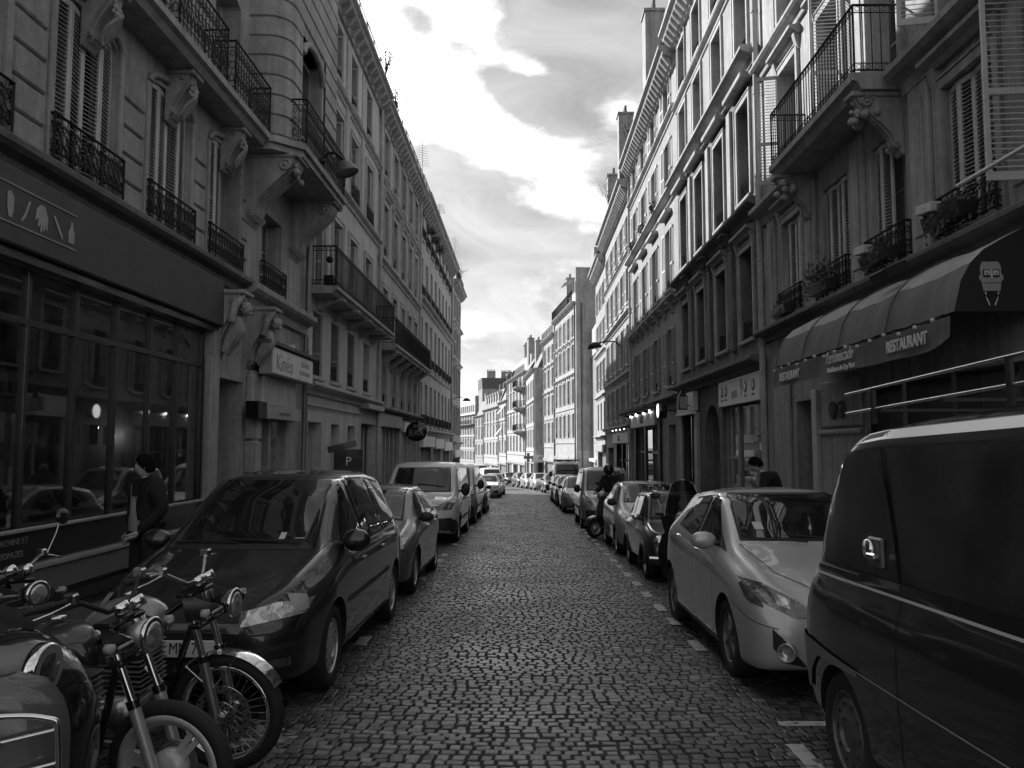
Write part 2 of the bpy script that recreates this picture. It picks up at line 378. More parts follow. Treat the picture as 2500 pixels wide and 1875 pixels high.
for s, nm in ((-1, 'left'), (1, 'right')):
    k = MB(); e = 3.4 if s < 0 else 3.5
    a0 = e; a1 = e + .18
    rows = [[(C(y) + s * a0, y, G(y) - .05), (C(y) + s * a0, y, G(y) + .10), (C(y) + s * (a0 + .015), y, G(y) + .12), (C(y) + s * a1, y, G(y) + .122)] for y in YR]
    k.grid(rows, smooth=False); ob = k.obj('kerb', 'kerb', kind='structure')
    k = MB(); k.grid([[(C(y) + s * a1, y, G(y) + .12), (C(y) + s * (a1 + 7), y, G(y) + .13)] for y in YR if y > -20], smooth=False); k.obj('pavement', 'pavement', kind='structure')
# setts
def sett_mat():
    m = bpy.data.materials.new('granite_setts'); m.use_nodes = True; t = m.node_tree; p = t.nodes['Principled BSDF']; L = t.links.new
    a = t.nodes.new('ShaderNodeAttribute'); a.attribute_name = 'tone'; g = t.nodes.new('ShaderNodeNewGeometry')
    n = t.nodes.new('ShaderNodeTexNoise'); n.inputs['Scale'].default_value = 55; n.inputs['Detail'].default_value = 6; L(g.outputs['Position'], n.inputs['Vector'])
    n2 = t.nodes.new('ShaderNodeTexNoise'); n2.inputs['Scale'].default_value = .75; n2.inputs['Detail'].default_value = 5; L(g.outputs['Position'], n2.inputs['Vector'])
    def mr(o, lo, hi):
        r = t.nodes.new('ShaderNodeMapRange'); L(o, r.inputs[0]); r.inputs[1].default_value = .3; r.inputs[2].default_value = .7; r.inputs[3].default_value = lo; r.inputs[4].default_value = hi; return r.outputs[0]
    def mu(x, y):
        q = t.nodes.new('ShaderNodeMath'); q.operation = 'MULTIPLY'; L(x, q.inputs[0]); L(y, q.inputs[1]); return q.outputs[0]
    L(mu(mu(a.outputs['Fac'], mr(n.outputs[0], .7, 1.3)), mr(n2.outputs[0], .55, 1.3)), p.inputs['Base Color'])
    L(mr(n2.outputs[0], .30, .52), p.inputs['Roughness'])
    b = t.nodes.new('ShaderNodeBump'); b.inputs['Strength'].default_value = .5; b.inputs['Distance'].default_value = .006; L(n.outputs[0], b.inputs['Height']); L(b.outputs[0], p.inputs['Normal'])
    return m
M['sett'] = sett_mat()
def build_setts():
    V = []; F = []; T = []; singles = []
    y = 2.2; row = 0
    PX = .088
    while y < 46:
        rh = rnd.uniform(.074, .090); x = -3.38 + rnd.uniform(0, .1)
        while x < 3.42:
            wd = PX * rnd.uniform(.82, 1.3)
            xc = x + wd / 2; yo = y + .035 * xc * xc + .012 * math.sin(xc * 2.1 + y * 1.3) + .01 * math.sin(xc * 5 + row)
            hx = wd / 2 - .0052; hy = rh / 2 - .0052; dz = rnd.gauss(0, .0028) + .006 * math.sin(xc * 1.7 + 1) * math.sin(yo * .8); tx = rnd.gauss(0, .03); ty = rnd.gauss(0, .03); an = rnd.gauss(0, .025) + .07 * xc
            z = G(yo) + dz; ca, sa = math.cos(an), math.sin(an)
            jit = [(rnd.uniform(-.004, .004), rnd.uniform(-.004, .004)) for _ in range(4)]
            vs = []
            for (ins, zz) in ((0.009, 0.0), (0.003, -.004), (0, -.03)):
                for q, (sx, sy) in enumerate(((-1, -1), (1, -1), (1, 1), (-1, 1))):
                    lx = sx * (hx - ins) + jit[q][0]; ly = sy * (hy - ins * .9) + jit[q][1]
                    vs.append((xc + lx * ca - ly * sa, yo + lx * sa + ly * ca, z + zz + (lx * tx + ly * ty)))
            fs = [(0, 1, 2, 3)] + [(4 + i, 4 + (i + 1) % 4, (i + 1) % 4, i) for i in range(4)] + [(8 + i, 8 + (i + 1) % 4, 4 + (i + 1) % 4, 4 + i) for i in range(4)]
            tone = min(.34, max(.05, rnd.gauss(.104, .042) * (1.12 if abs(xc) < 1.1 else .95)))  # middle band toned paler: painted sheen of wheel-polished setts
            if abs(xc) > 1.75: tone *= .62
            px = (xc) / max(yo, .1)
            if len(singles) < 300 and yo > 4.35 and -.30 < px < .30 and yo < 5.6: singles.append((vs, fs, tone))
            else:
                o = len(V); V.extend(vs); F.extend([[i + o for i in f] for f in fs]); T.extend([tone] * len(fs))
            x += wd
        y += rh; row += 1
    def mk(V, F, T, name):
        me = bpy.data.meshes.new(name); me.from_pydata(V, [], F); me.materials.append(M['sett'])
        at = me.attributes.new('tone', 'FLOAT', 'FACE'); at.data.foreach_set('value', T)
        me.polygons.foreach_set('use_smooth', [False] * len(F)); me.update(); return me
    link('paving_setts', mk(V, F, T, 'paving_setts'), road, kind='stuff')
    for vs, fs, t in singles:
        c = np.mean(np.array(vs), axis=0); vv = [tuple(np.array(v) - c) for v in vs]
        link('sett', mk(vv, fs, [t] * len(fs), 'sett'), road, tuple(c))
build_setts()
k = MB(); k.grid([[(x, y, G(y) - .013) for x in (-3.4, 3.45)] for y in range(-4, 47)], smooth=False, flip=True); o = k.obj('joint_sand', mat('joint_sand', .03, .95), road); fix_normals(o.data)
# parking bay dashes (worn road paint)
def paint_mat():
    m = bpy.data.materials.new('worn_road_paint'); m.use_nodes = True; t = m.node_tree; p = t.nodes['Principled BSDF']; L = t.links.new
    p.inputs['Roughness'].default_value = .7
    g = t.nodes.new('ShaderNodeNewGeometry'); n = t.nodes.new('ShaderNodeTexNoise'); n.inputs['Scale'].default_value = 14; n.inputs['Detail'].default_value = 8; n.inputs['Roughness'].default_value = .7
    L(g.outputs['Position'], n.inputs['Vector']); r = t.nodes.new('ShaderNodeValToRGB'); L(n.outputs[0], r.inputs[0])
    r.color_ramp.elements[0].position = .36; r.color_ramp.elements[1].position = .46
    r.color_ramp.elements[0].color = (.14, .14, .14, 1); r.color_ramp.elements[1].color = (.5, .5, .5, 1); L(r.outputs[0], p.inputs['Base Color'])
    return m
M['roadpaint'] = paint_mat()
def dash(x, y, wx, ly, rot=0, seed=0):
    k = MB(); n = 6; r_ = random.Random(seed)
    # ragged edged sheet lying on the setts
    top = []; 
    rows = []
    for i in range(n + 1):
        t = i / n; yy = (t - .5) * ly; a = -wx / 2 + r_.uniform(-.008, .012); b = wx / 2 + r_.uniform(-.012, .008)
        rows.append([(a, yy, 0), (0, yy, .002), (b, yy, 0)])
    k.grid(rows, smooth=False, flip=True)
    k.obj('painted_dash', 'roadpaint', road, (x, y, G(y) + .005)).rotation_euler = (-.031, 0, rot)
for i, yy in enumerate([4.9, 7.95, 9.2, 10.1, 11.15, 12.2, 13.25, 14.3, 15.3, 16.4, 17.5, 18.6, 19.7, 20.8, 22, 23.2, 24.4]):
    dash(1.66, yy, .12 if i else .11, .48 - .02 * (i % 3), 0, i)
dash(1.95, 5.55, .5, .10, 0, 77)
for i, yy in enumerate([8.1, 9.3, 11.6, 12.7, 15.2, 16.2, 18.5, 21, 24, 27.4]): dash(-1.62, yy, .12, .4, .05, 40 + i)
M['fainter'] = mat('almost_gone_paint', .3, .7, noise=[(9, .6, 1.3), (40, .7, 1.3)])
r_ = random.Random(9); k = MB()
for i in range(70):      # paint left only on some stone tops
    y_ = 6.5 + i * .045 + r_.uniform(-.03, .03); x_ = -.95 + i * .0035 + r_.uniform(-.075, .075); a_, b_ = r_.uniform(.012, .03), r_.uniform(.01, .024)
    k.add([(x_ - a_, y_ - b_, G(y_) + .0045), (x_ + a_ * .8, y_ - b_ * 1.1, G(y_) + .0045), (x_ + a_, y_ + b_, G(y_) + .0045), (x_ - a_ * .7, y_ + b_ * .8, G(y_) + .0045)], [(0, 1, 2, 3)])
k.obj('worn_paint_streak', 'fainter', road, kind='stuff')
k = MB()
for i in range(46):
    y_ = 5.2 + r_.gauss(0, .14); x_ = -1.68 + r_.uniform(-.16, .2); a_, b_ = r_.uniform(.014, .04), r_.uniform(.012, .03)
    k.add([(x_ - a_, y_ - b_, G(y_) + .0045), (x_ + a_ * .8, y_ - b_ * 1.1, G(y_) + .0045), (x_ + a_, y_ + b_, G(y_) + .0045), (x_ - a_ * .7, y_ + b_ * .8, G(y_) + .0045)], [(0, 1, 2, 3)])
k.obj('worn_paint_corner', 'fainter', road, kind='stuff')
k = MB()
for i in range(150):
    y_ = 4.4 + 14 * r_.random() ** 1.6; x_ = r_.choice((-1, 1)) * r_.uniform(.2, 2.3); l = r_.uniform(.006, .017); mt = Matrix.Translation((x_, y_, G(y_) + .008)) @ Euler((r_.uniform(-.4, .4), r_.uniform(-.4, .4), r_.uniform(0, 6))).to_matrix().to_4x4()
    k.add([mt @ Vector((-l, 0, 0)), mt @ Vector((0, -l * .5, .003)), mt @ Vector((l, 0, 0)), mt @ Vector((0, l * .5, .003))], [(0, 1, 2, 3)], 0 if i % 3 else 1)
k.obj('litter_and_leaves', ['shut_grey', 'leaf'], road, kind='stuff')
k = MB(); k.lathe([(.001, .0), (.28, .0), (.30, .006), (.32, .006), (.33, -.02)], 28); k.obj('manhole_cover', 'steel' if False else 'rim_dark', road, (-.75, 24.5, G(24.5) + .004)).rotation_euler = (-.031, 0, 0)
k = MB(); k.bbox(-.35, .35, -.3, .3, -.02, .008, .006); k.obj('inspection_cover', 'kerb', road, (-1.05, 41.0, G(41.0) + .003)).rotation_euler = (-.031, 0, 0)

# ------------------------------------------------------------------ facade kit (local frame: x along the facade, y out to the street, z up)
SINGLE_SLATS = [0]
def slat_one(w):
    def f():
        b = MB(); mt = Matrix.Rotation(R(-34), 4, 'X'); b.box(0, w, -.02, .02, -.004, .004, 0, mt); return b.mesh('slat', 'shut_light')
    return f
def shutter(B, x, y, z, w, h, rot, m='shut_light', single=False, mid=True, pitch=.062, label=None):
    key = ('sh', round(w, 2), round(h, 2), m, mid)
    def frame():
        b = MB(); e = .045
        b.box(0, e, 0, .032, 0, h); b.box(w - e, w, 0, .032, 0, h); b.box(e, w - e, 0, .032, 0, .09); b.box(e, w - e, 0, .032, h - .07, h)
        if mid: b.box(e, w - e, 0, .032, h * .36, h * .36 + .07)
        return b.mesh('shutter', m)
    def zs():
        n = int((h - .2) / pitch); return [.11 + (i + .5) * (h - .2) / n for i in range(n) if not (mid and abs(.11 + (i + .5) * (h - .2) / n - h * .36 - .035) < .06)]
    def slats():
        b = MB(); mt = Matrix.Rotation(R(-34), 4, 'X')
        for q in zs(): b.box(.045, w - .045, -.019, .019, -.004, .004, 0, Matrix.Translation((0, .016, q)) @ mt)
        return b.mesh('slats', m)
    f = link('shutter', cached(key, frame), B.root, (x, y, z), (0, 0, R(rot)), label=label)
    if single and SINGLE_SLATS[0] < 280:
        me = cached(('sl', round(w, 2), m), lambda: (lambda b: b.mesh('slat', m))(MB().box(.045, w - .045, -.02, .02, -.004, .004, 0, Matrix.Rotation(R(-34), 4, 'X'))))
        for q in zs(): link('slat', me, f, (0, .016, q)); SINGLE_SLATS[0] += 1
    else: link('slats', cached(key + ('s',), slats), f, kind='stuff')
    return f
def arc_pts(cx, cz, r, a0, a1, n, y=0):
    return [(cx + r * math.cos(R(a0 + (a1 - a0) * i / n)), y, cz + r * math.sin(R(a0 + (a1 - a0) * i / n))) for i in range(n + 1)]
def rail_mesh(w, h, style, side=0.):
    """iron guard w long, h high; style 'scroll' ornate, 'bar' plain, 'panel'; side = depth of returns"""
    def f():
        b = MB(); t = .012
        def panel(p0, dx, L):
            P_ = lambda a, z: (p0[0] + dx[0] * a, p0[1] + dx[1] * a, z)
            b.tube([P_(0, h), P_(L, h)], .02, 4, smooth=False); b.tube([P_(0, h - .11), P_(L, h - .11)], .009, 4, smooth=False)
            b.tube([P_(0, .05), P_(L, .05)], .014, 4, smooth=False); b.tube([P_(0, .15), P_(L, .15)], .009, 4, smooth=False)
            for a in (0, L): b.tube([P_(a, 0), P_(a, h + .01)], .017, 4, smooth=False)
            n = max(1, int(L / (.115 if style != 'scroll' else .125)))
            for i in range(1, n):
                a = L * i / n; b.tube([P_(a, .05), P_(a, h)], .0085 if style == 'bar' else .0075, 4, smooth=False)
            if style == 'scroll':
                for i in range(n):
                    a = L * (i + .5) / n; q = min(.05, L / n * .46)
                    for zz, rr in ((h * .33, q), (h * .56, q * 1.05), (h * .78, q * .7)):
                        pts = [P_(a + rr * math.cos(k * math.pi / 4), zz + rr * 1.25 * math.sin(k * math.pi / 4)) for k in range(8)]
                        b.tube(pts, .0085, 3, closed=True, smooth=False)
                    b.tube([P_(a - q, h * .22), P_(a, h * .46), P_(a + q, h * .22)], .008, 3, smooth=False)
            elif style == 'bar':
                for i in range(n):
                    a = L * (i + .5) / n; q = .034
                    pts = [P_(a + q * math.cos(k * math.pi / 3), h - .055 + q * math.sin(k * math.pi / 3)) for k in range(6)]
                    b.tube(pts, .005, 3, closed=True, smooth=False)
                    pts = [P_(a + q * math.cos(k * math.pi / 3), .1 + q * math.sin(k * math.pi / 3)) for k in range(6)]
                    b.tube(pts, .005, 3, closed=True, smooth=False)
        panel((0, 0), (1, 0), w)
        if side: panel((0, -side), (0, 1), side); panel((w, -side), (0, 1), side)
        return b.mesh('railing', 'iron')
    return cached(('rail', round(w, 2), round(h, 2), style, round(side, 2)), f)
def window_mesh(w, h, m, far=False, panes3=True):
    def f():
        b = MB(); e = .055
        b.box(0, e, -.05, 0, 0, h); b.box(w - e, w, -.05, 0, 0, h); b.box(e, w - e, -.05, 0, 0, e); b.box(e, w - e, -.05, 0, h - e, h)
        b.box(w / 2 - .045, w / 2 + .045, -.045, .008, e, h - e)
        if not far:
            for k in (1, 2):
                z = e + (h - 2 * e) * (k / 3.2 if panes3 else .5)
                b.box(e, w / 2 - .045, -.04, -.006, z - .014, z + .014); b.box(w / 2 + .045, w - e, -.04, -.006, z - .014, z + .014)
        return b.mesh('window', m)
    return cached(('win', round(w, 2), round(h, 2), m, far), f)
def quad_mesh(key, w, h, m, name):
    return cached(key, lambda: MB().add([(0, 0, 0), (w, 0, 0), (w, 0, h), (0, 0, h)], [(0, 3, 2, 1)]).mesh(name, m))
class Bld:
    def __init__(s, label, side, d0, d1, X=0, z1=15, wm='st_L2', z0=None, depth=9, origin=None, rot=None, cat='building', name='apartment_building', group=None):
        s.side = side; s.d0 = d0; s.d1 = d1; s.wm = wm; s.depth = depth; s.L = d1 - d0; s.z1 = z1
        s.z0 = G(d1) - 1.0 if z0 is None else z0
        if side == 'L': loc, r = (X, d1, 0), -90
        elif side == 'R': loc, r = (X, d0, 0), 90
        else: loc, r = (origin[0], origin[1], 0), rot
        s.root = link(name, None, None, loc, (0, 0, R(r)), label=label, cat=cat, group=group)
        s.ops = []; s.mb = {}
    def u(s, d): return s.d1 - d if s.side == 'L' else d - s.d0
    def rng(s, a, b):
        a, b = s.u(a), s.u(b); return (a, b) if a < b else (b, a)
    def op(s, a, b, z0, z1, rev=.25, arch=0., back=None):
        u0, u1 = s.rng(a, b); s.ops.append((u0, u1, z0, z1, rev, arch, back))
    def wall(s, y=0., bands=None, name='wall'):
        """front skin with real openings + reveals; bands = [(zfrom, zto, material)] of differing stone tone"""
        xs = sorted({0., s.L, *[o[0] for o in s.ops], *[o[1] for o in s.ops]})
        zcut = [s.z0, s.z1, *[o[2] for o in s.ops], *[o[3] for o in s.ops]]
        mats = [s.wm]
        if bands:
            for (a, b_, m) in bands: zcut += [a, b_]; mats.append(m)
        zs = sorted({round(z, 4) for z in zcut if s.z0 <= z <= s.z1})
        b = MB()
        def mi(z):
            if bands:
                for i, (a, b_, m) in enumerate(bands):
                    if a <= z <= b_: return i + 1
            return 0
        for i in range(len(xs) - 1):
            if xs[i + 1] - xs[i] < 1e-4: continue
            for j in range(len(zs) - 1):
                if zs[j + 1] - zs[j] < 1e-4: continue
                cx, cz = (xs[i] + xs[i + 1]) / 2, (zs[j] + zs[j + 1]) / 2
                if any(o[0] < cx < o[1] and o[2] < cz < o[3] for o in s.ops): continue
                b.add([(xs[i], y, zs[j]), (xs[i + 1], y, zs[j]), (xs[i + 1], y, zs[j + 1]), (xs[i], y, zs[j + 1])], [(0, 3, 2, 1)], mi(cz))
        for (u0, u1, z0, z1, rev, arch, back) in s.ops:
            m = mi((z0 + z1) / 2); yb = y - rev
            zt = z1 - arch
            b.add([(u0, y, z0), (u0, yb, z0), (u0, yb, zt), (u0, y, zt)], [(0, 1, 2, 3)], m)
            b.add([(u1, y, z0), (u1, yb, z0), (u1, yb, zt), (u1, y, zt)], [(3, 2, 1, 0)], m)
            b.add([(u0, y, z0), (u1, y, z0), (u1, yb, z0), (u0, yb, z0)], [(3, 2, 1, 0)], m)
            if arch:
                n = 8; cx = (u0 + u1) / 2; hw = (u1 - u0) / 2
                pts = [(cx - hw * math.cos(math.pi * k / n), zt + arch * math.sin(math.pi * k / n)) for k in range(n + 1)]
                for k in range(n):
                    (xa, za), (xb, zb) = pts[k], pts[k + 1]
                    b.add([(xa, y, za), (xb, y, zb), (xb, yb, zb), (xa, yb, za)], [(0, 3, 2, 1)], m, True)
                    b.add([(xa, y, za), (xb, y, zb), (xb, y, z1), (xa, y, z1)], [(0, 3, 2, 1)], m)
            else: b.add([(u0, y, z1), (u1, y, z1), (u1, yb, z1), (u0, yb, z1)], [(0, 1, 2, 3)], m)
            if back: pass
        D = -s.depth
        # ends, back and top of the block
        b.add([(0, y, s.z0), (0, D, s.z0), (0, D, s.z1), (0, y, s.z1)], [(0, 3, 2, 1)], 0); b.add([(s.L, y, s.z0), (s.L, D, s.z0), (s.L, D, s.z1), (s.L, y, s.z1)], [(0, 1, 2, 3)], 0)
        b.add([(0, D, s.z0), (s.L, D, s.z0), (s.L, D, s.z1), (0, D, s.z1)], [(0, 1, 2, 3)], 0); b.add([(0, y, s.z1), (s.L, y, s.z1), (s.L, D, s.z1), (0, D, s.z1)], [(0, 1, 2, 3)], 0)
        return b.obj(name, mats, s.root)
    def part(s, name, b, mats, **k): return b.obj(name, mats, s.root, **k)
    def mould(s, name, prof, a=None, b_=None, m='trim_dark', u=None):
        """moulding: closed (y, z) profile swept along the facade"""
        u0, u1 = u if u else ((0, s.L) if a is None else s.rng(a, b_))
        b = MB(); b.prism(prof, u0 + .003, u1 - .003, 'x'); return s.part(name, b, m)
    def ledge(s, z, pr=.18, h=.2, a=None, b_=None, m='trim', name='ledge'):
        return s.mould(name, [(-.05, z - h), (pr * .25, z - h), (pr * .35, z - h * .6), (pr * .8, z - h * .45), (pr, z - h * .3), (pr, z - .03), (pr * .9, z), (-.05, z + .02)], a, b_, m)
    def cornice(s, z, pr=.5, h=.5, m='trim', mod=True, a=None, b_=None, pitch=.42):
        o = s.mould('cornice', [(-.05, z - h), (pr * .18, z - h), (pr * .22, z - h * .6), (pr * .75, z - h * .42), (pr * .8, z - h * .25), (pr, z - h * .18), (pr, z), (-.05, z + .03)], a, b_, m)
        if mod:
            u0, u1 = (0, s.L) if a is None else s.rng(a, b_); b = MB(); n = max(2, int((u1 - u0) / pitch))
            for i in range(n):
                x = u0 + (i + .5) * (u1 - u0) / n
                b.prism([(pr * .12, z - h * 1.0), (pr * .35, z - h * .95), (pr * .74, z - h * .5), (pr * .74, z - h * .41), (pr * .12, z - h * .41)], x - .07, x + .07, 'x')
            s.part('modillions', b, m, kind='stuff')
        return o
    def win(s, dc, w, z0, z1, rev=.25, shut=None, rail=None, sur=None, sill=True, arch=0., far=False, frame='wood_frame', shm='shut_light', single=False, opn=True, trim='trim', railh=.9, rp=.08, op_only=False):
        uc = s.u(dc); u0, u1 = uc - w / 2, uc + w / 2; h = z1 - z0
        if opn: s.ops.append((u0, u1, z0, z1, rev + .02, arch, None))
        if op_only: return
        yb = -rev
        wo = link('window', window_mesh(w, h, frame, far), s.root, (u0, yb, z0))
        pw = w / 2 - .1
        if far:
            link('pane', quad_mesh(('pf', round(w, 2), round(h, 2)), w - .02, h - .02, 'pale_glass', 'pane'), wo, (.01, -.03, .01))
        else:
            me = quad_mesh(('p', round(pw, 2), round(h, 2)), pw, h - .11, 'glass', 'pane')
            for x in (.055, w / 2 + .045): link('pane', me, wo, (x, -.025 + rnd.uniform(-.004, .004), .055))
        bk = MB().add([(-.01, -.06, -.01), (w + .01, -.06, -.01), (w + .01, -.06, h + .01), (-.01, -.06, h + .01)], [(0, 3, 2, 1)])
        if sill and not far:
            def sf(): return MB().bbox(-.08, w + .08, -.03, .09, -.09, 0., .012).mesh('sill', trim)
            link('sill', cached(('sill', round(w, 2), trim), sf), wo, (0, rev, 0))
        if sur:
            def uf():
                b = MB(); t = .13; p = .045
                b.box(-t, -.002, -.01, p, -.02, h + t); b.box(w + .002, w + t, -.01, p, -.02, h + t); b.box(-.002, w + .002, -.01, p, h + .002, h + t)
                b.box(-t - .03, -t, -.01, p + .02, -.02, h + t + .03); b.box(w + t, w + t + .03, -.01, p + .02, -.02, h + t + .03); b.box(-t, w + t, -.01, p + .02, h + t, h + t + .03)
                if sur == 'ped':
                    b.prism([(-.02, h + .28), (.07, h + .28), (.12, h + .34), (.22, h + .38), (.22, h + .44), (-.02, h + .47)], -.24, w + .24, 'x')
                    for x in (-.2, w + .06): b.prism([(-.01, h - .05), (.04, h), (.1, h + .2), (.12, h + .3), (-.01, h + .3)], x, x + .12, 'x')
                return b.mesh('window_surround', trim)
            link('window_surround', cached(('sur', round(w, 2), round(h, 2), sur, trim), uf), s.root, (u0, 0, z0))
        if rail:
            link('railing', rail_mesh(w + (.02 if rp <= 0 else .16), railh, rail, .0 if rp <= 0 else .1), s.root, (u0 - (.01 if rp <= 0 else .08), rp if rp > 0 else -.06, z0 + .02))
        if shut:
            lw = w / 2
            if shut == 'open':
                shutter(s, u0 - .01, .05, z0 + .02, lw, h - .04, 180 - rnd.uniform(0, 5), shm, single); shutter(s, u1 + .01, .018, z0 + .02, lw, h - .04, rnd.uniform(0, 5), shm, single)
            elif shut == 'in':
                r2 = min(lw, rev + .02)
                shutter(s, u0 + .05, -.0, z0 + .02, r2, h - .04, -90 + rnd.uniform(0, 14), shm, single); shutter(s, u1 - .02, -.0, z0 + .02, r2, h - .04, -90 - rnd.uniform(0, 14), shm, single)
            elif shut == 'out':
                shutter(s, u0 - .01, .03, z0 + .02, lw, h - .04, 95 + rnd.uniform(0, 20), shm, single); shutter(s, u1 + .01, .03, z0 + .02, lw, h - .04, 85 - rnd.uniform(0, 20), shm, single)
            elif shut == 'closed':
                for k in range(4):
                    x = u0 + .01 + k * (w - .02) / 4; a = 9 if k % 2 == 0 else -9
                    yy = -.10 + (0 if k % 2 == 0 else (w / 4) * math.sin(R(9)))
                    shutter(s, x, yy, z0 + .02, w / 4, h - .04 - arch * .2, a, shm, single, mid=False, pitch=.05)
            elif shut == 'half':
                for k in (2, 3):
                    x = u0 + .01 + k * (w - .02) / 4; a = 9 if k % 2 == 0 else -9
                    yy = -.10 + (0 if k % 2 == 0 else (w / 4) * math.sin(R(9)))
                    shutter(s, x, yy, z0 + .02, w / 4, h - .04, a, shm, single, mid=False, pitch=.05)
    def balcony(s, a, b_, z, pr=.7, th=.2, rail='bar', rh=.95, m='trim', nbr=3, chamfer=0, returns=True, brz=.55):
        u0, u1 = s.rng(a, b_)
        bal = link('balcony', MB().prism([(-.02, z - th), (pr * .82, z - th), (pr * .9, z - th * .55), (pr, z - th * .45), (pr, z), (-.02, z)], u0, u1, 'x').mesh('balcony', m), s.root)
        link('railing', rail_mesh(u1 - u0 - .08, rh, rail, pr - .08 if returns else 0), bal, (u0 + .04, pr - .05, z))
        for i in range(nbr):
            x = u0 + (i + .5) * (u1 - u0) / nbr if nbr > 2 else (u0 + .2, u1 - .2)[i]
            link('bracket', console_mesh(.2, brz, pr * .8, m), bal, (x, 0, z - th))
        return bal
    def pipe(s, d, z0, z1, y=.07, r=.055, m='zinc', name='downpipe'):
        u = s.u(d); b = MB(); b.tube([(u, y, z0), (u, y, z1)], r, 8)
        z = z0 + .8
        while z < z1: b.tube([(u, y, z), (u, y, z + .05)], r * 1.25, 8); z += 1.9
        return s.part(name, b, m)
    def roof(s, h=2.2, back=1.2, m='slate', rail=True, chim=(), parapet=0., setb=.3):
        z = s.z1; D = -s.depth
        b = MB(); b.prism([(-setb, z), (-setb - back, z + h), (D + back, z + h), (D, z)], .01, s.L - .01, 'x'); r = s.part('roof', b, m)
        for i, (d, w_, hh, dy) in enumerate(chim):
            x = s.u(d); b = MB(); b.box(x - w_ / 2, x + w_ / 2, -dy - .8, -dy, z - .2, z + hh); b.box(x - w_ / 2 - .06, x + w_ / 2 + .06, -dy - .86, -dy + .06, z + hh, z + hh + .12)
            c = b.obj('chimney', 'party', r)
            p = MB(); n = max(2, int(w_ / .3))
            for k in range(n): xx = x - w_ / 2 + (k + .5) * w_ / n; p.lathe([(.07, z + hh + .12), (.09, z + hh + .2), (.07, z + hh + .5), (.085, z + hh + .55), (.05, z + hh + .55)], 8, Matrix.Translation((xx, -dy - .4, 0)))
            p.obj('chimney_pots', 'pot', r, kind='stuff')
        if rail:
            b = MB(); L = s.L - .1
            for q in (0.9, .5): b.tube([(.05, setb - .1, z + q), (.05 + L, setb - .1, z + q)], .015, 4, smooth=False)
            n = int(L / .14)
            for i in range(n + 1): b.tube([(.05 + L * i / n, setb - .1, z), (.05 + L * i / n, setb - .1, z + .9)], .007 if i % 8 else .02, 3, smooth=False)
            s.part('roof_railing', b, 'iron')
        return r
def console_mesh(w, h, pr, m='trim', scroll=True):
    """S-shaped carved console hanging from z=0"""
    def f():
        b = MB(); n = 14; front = []
        for i in range(n + 1):
            t = i / n; y = pr * ((1 - t) ** 1.15) * (1 + .16 * math.sin(t * math.pi * 2)) + .07 * (1 - t) + .05 * math.exp(-((t - .86) / .09) ** 2)
            front.append((y, -h * t))
        poly = front + [(-.02, -h), (-.02, 0)]
        b.prism(poly, -w / 2, w / 2, 'x'); inn = [(y + .03, z) for (y, z) in front[1:-1]]
        b.prism(inn + [(-.01, inn[-1][1]), (-.01, inn[0][1])], -w * .28, w * .28, 'x')
        b.bbox(-w / 2 - .04, w / 2 + .04, -.02, pr + .14, -.07, 0, .015)
        if scroll:
            for sx in (-1, 1):
                for (cy, cz, r) in ((pr * .86, -h * .16, min(h, pr) * .13), (.1, -h * .86, min(h, pr) * .09)):
                    mt = Matrix.Translation((sx * w / 2, cy, cz)) @ Matrix.Rotation(R(90) * sx, 4, 'Y')
                    b.lathe([(r, -.01), (r, .03), (r * .75, .045), (r * .7, .02), (r * .35, .02), (r * .3, .05), (0.001, .06)], 14, mt)
        return b.mesh('console', m)
    return cached(('con', round(w, 2), round(h, 2), round(pr, 2), m), f)
def box_part(B, name, a, b_, y0, y1, z0, z1, m, bev=.0, **k):
    u0, u1 = B.rng(a, b_); q = MB()
    (q.bbox(u0, u1, y0, y1, z0, z1, bev) if bev else q.box(u0, u1, y0, y1, z0, z1)); return B.part(name, q, m, **k)
def room(B, a, b_, z0, z1, dep, y=-.3, m='interior'):
    """dark room behind shop glass"""
    u0, u1 = B.rng(a, b_); q = MB(); y1 = y - dep
    q.add([(u0, y, z0), (u1, y, z0), (u1, y1, z0), (u0, y1, z0), (u0, y, z1), (u1, y, z1), (u1, y1, z1), (u0, y1, z1)], [(0, 1, 2, 3), (4, 7, 6, 5), (2, 6, 7, 3), (0, 3, 7, 4), (1, 5, 6, 2)])
    return B.part('shop_interior', q, m)
def foliage(name, parent, loc, r, n, leaf=.03, m='leaf', droop=0., seed=1, **k):
    rr = random.Random(seed); b = MB()
    for i in range(n):
        a = rr.uniform(0, 6.283); q = rr.random() ** .5; z = rr.gauss(0, .45)
        c = Vector((r[0] * q * math.cos(a), r[1] * q * math.sin(a), r[2] * z - droop * (q ** 2) * rr.random()))
        mt = Matrix.Translation(c) @ Euler((rr.uniform(0, 6), rr.uniform(0, 6), rr.uniform(0, 6))).to_matrix().to_4x4()
        l = leaf * rr.uniform(.6, 1.4)
        b.add([mt @ Vector((-l, 0, 0)), mt @ Vector((0, l * .5, .2 * l)), mt @ Vector((l, 0, 0)), mt @ Vector((0, -l * .5, .2 * l))], [(0, 1, 2), (0, 2, 3)], rr.randint(0, 1))
    return b.obj(name, ['leaf', 'leaf2'], parent, loc, **k)

# ================================================================== LEFT SIDE
XL, XR = -5.2, 5.3
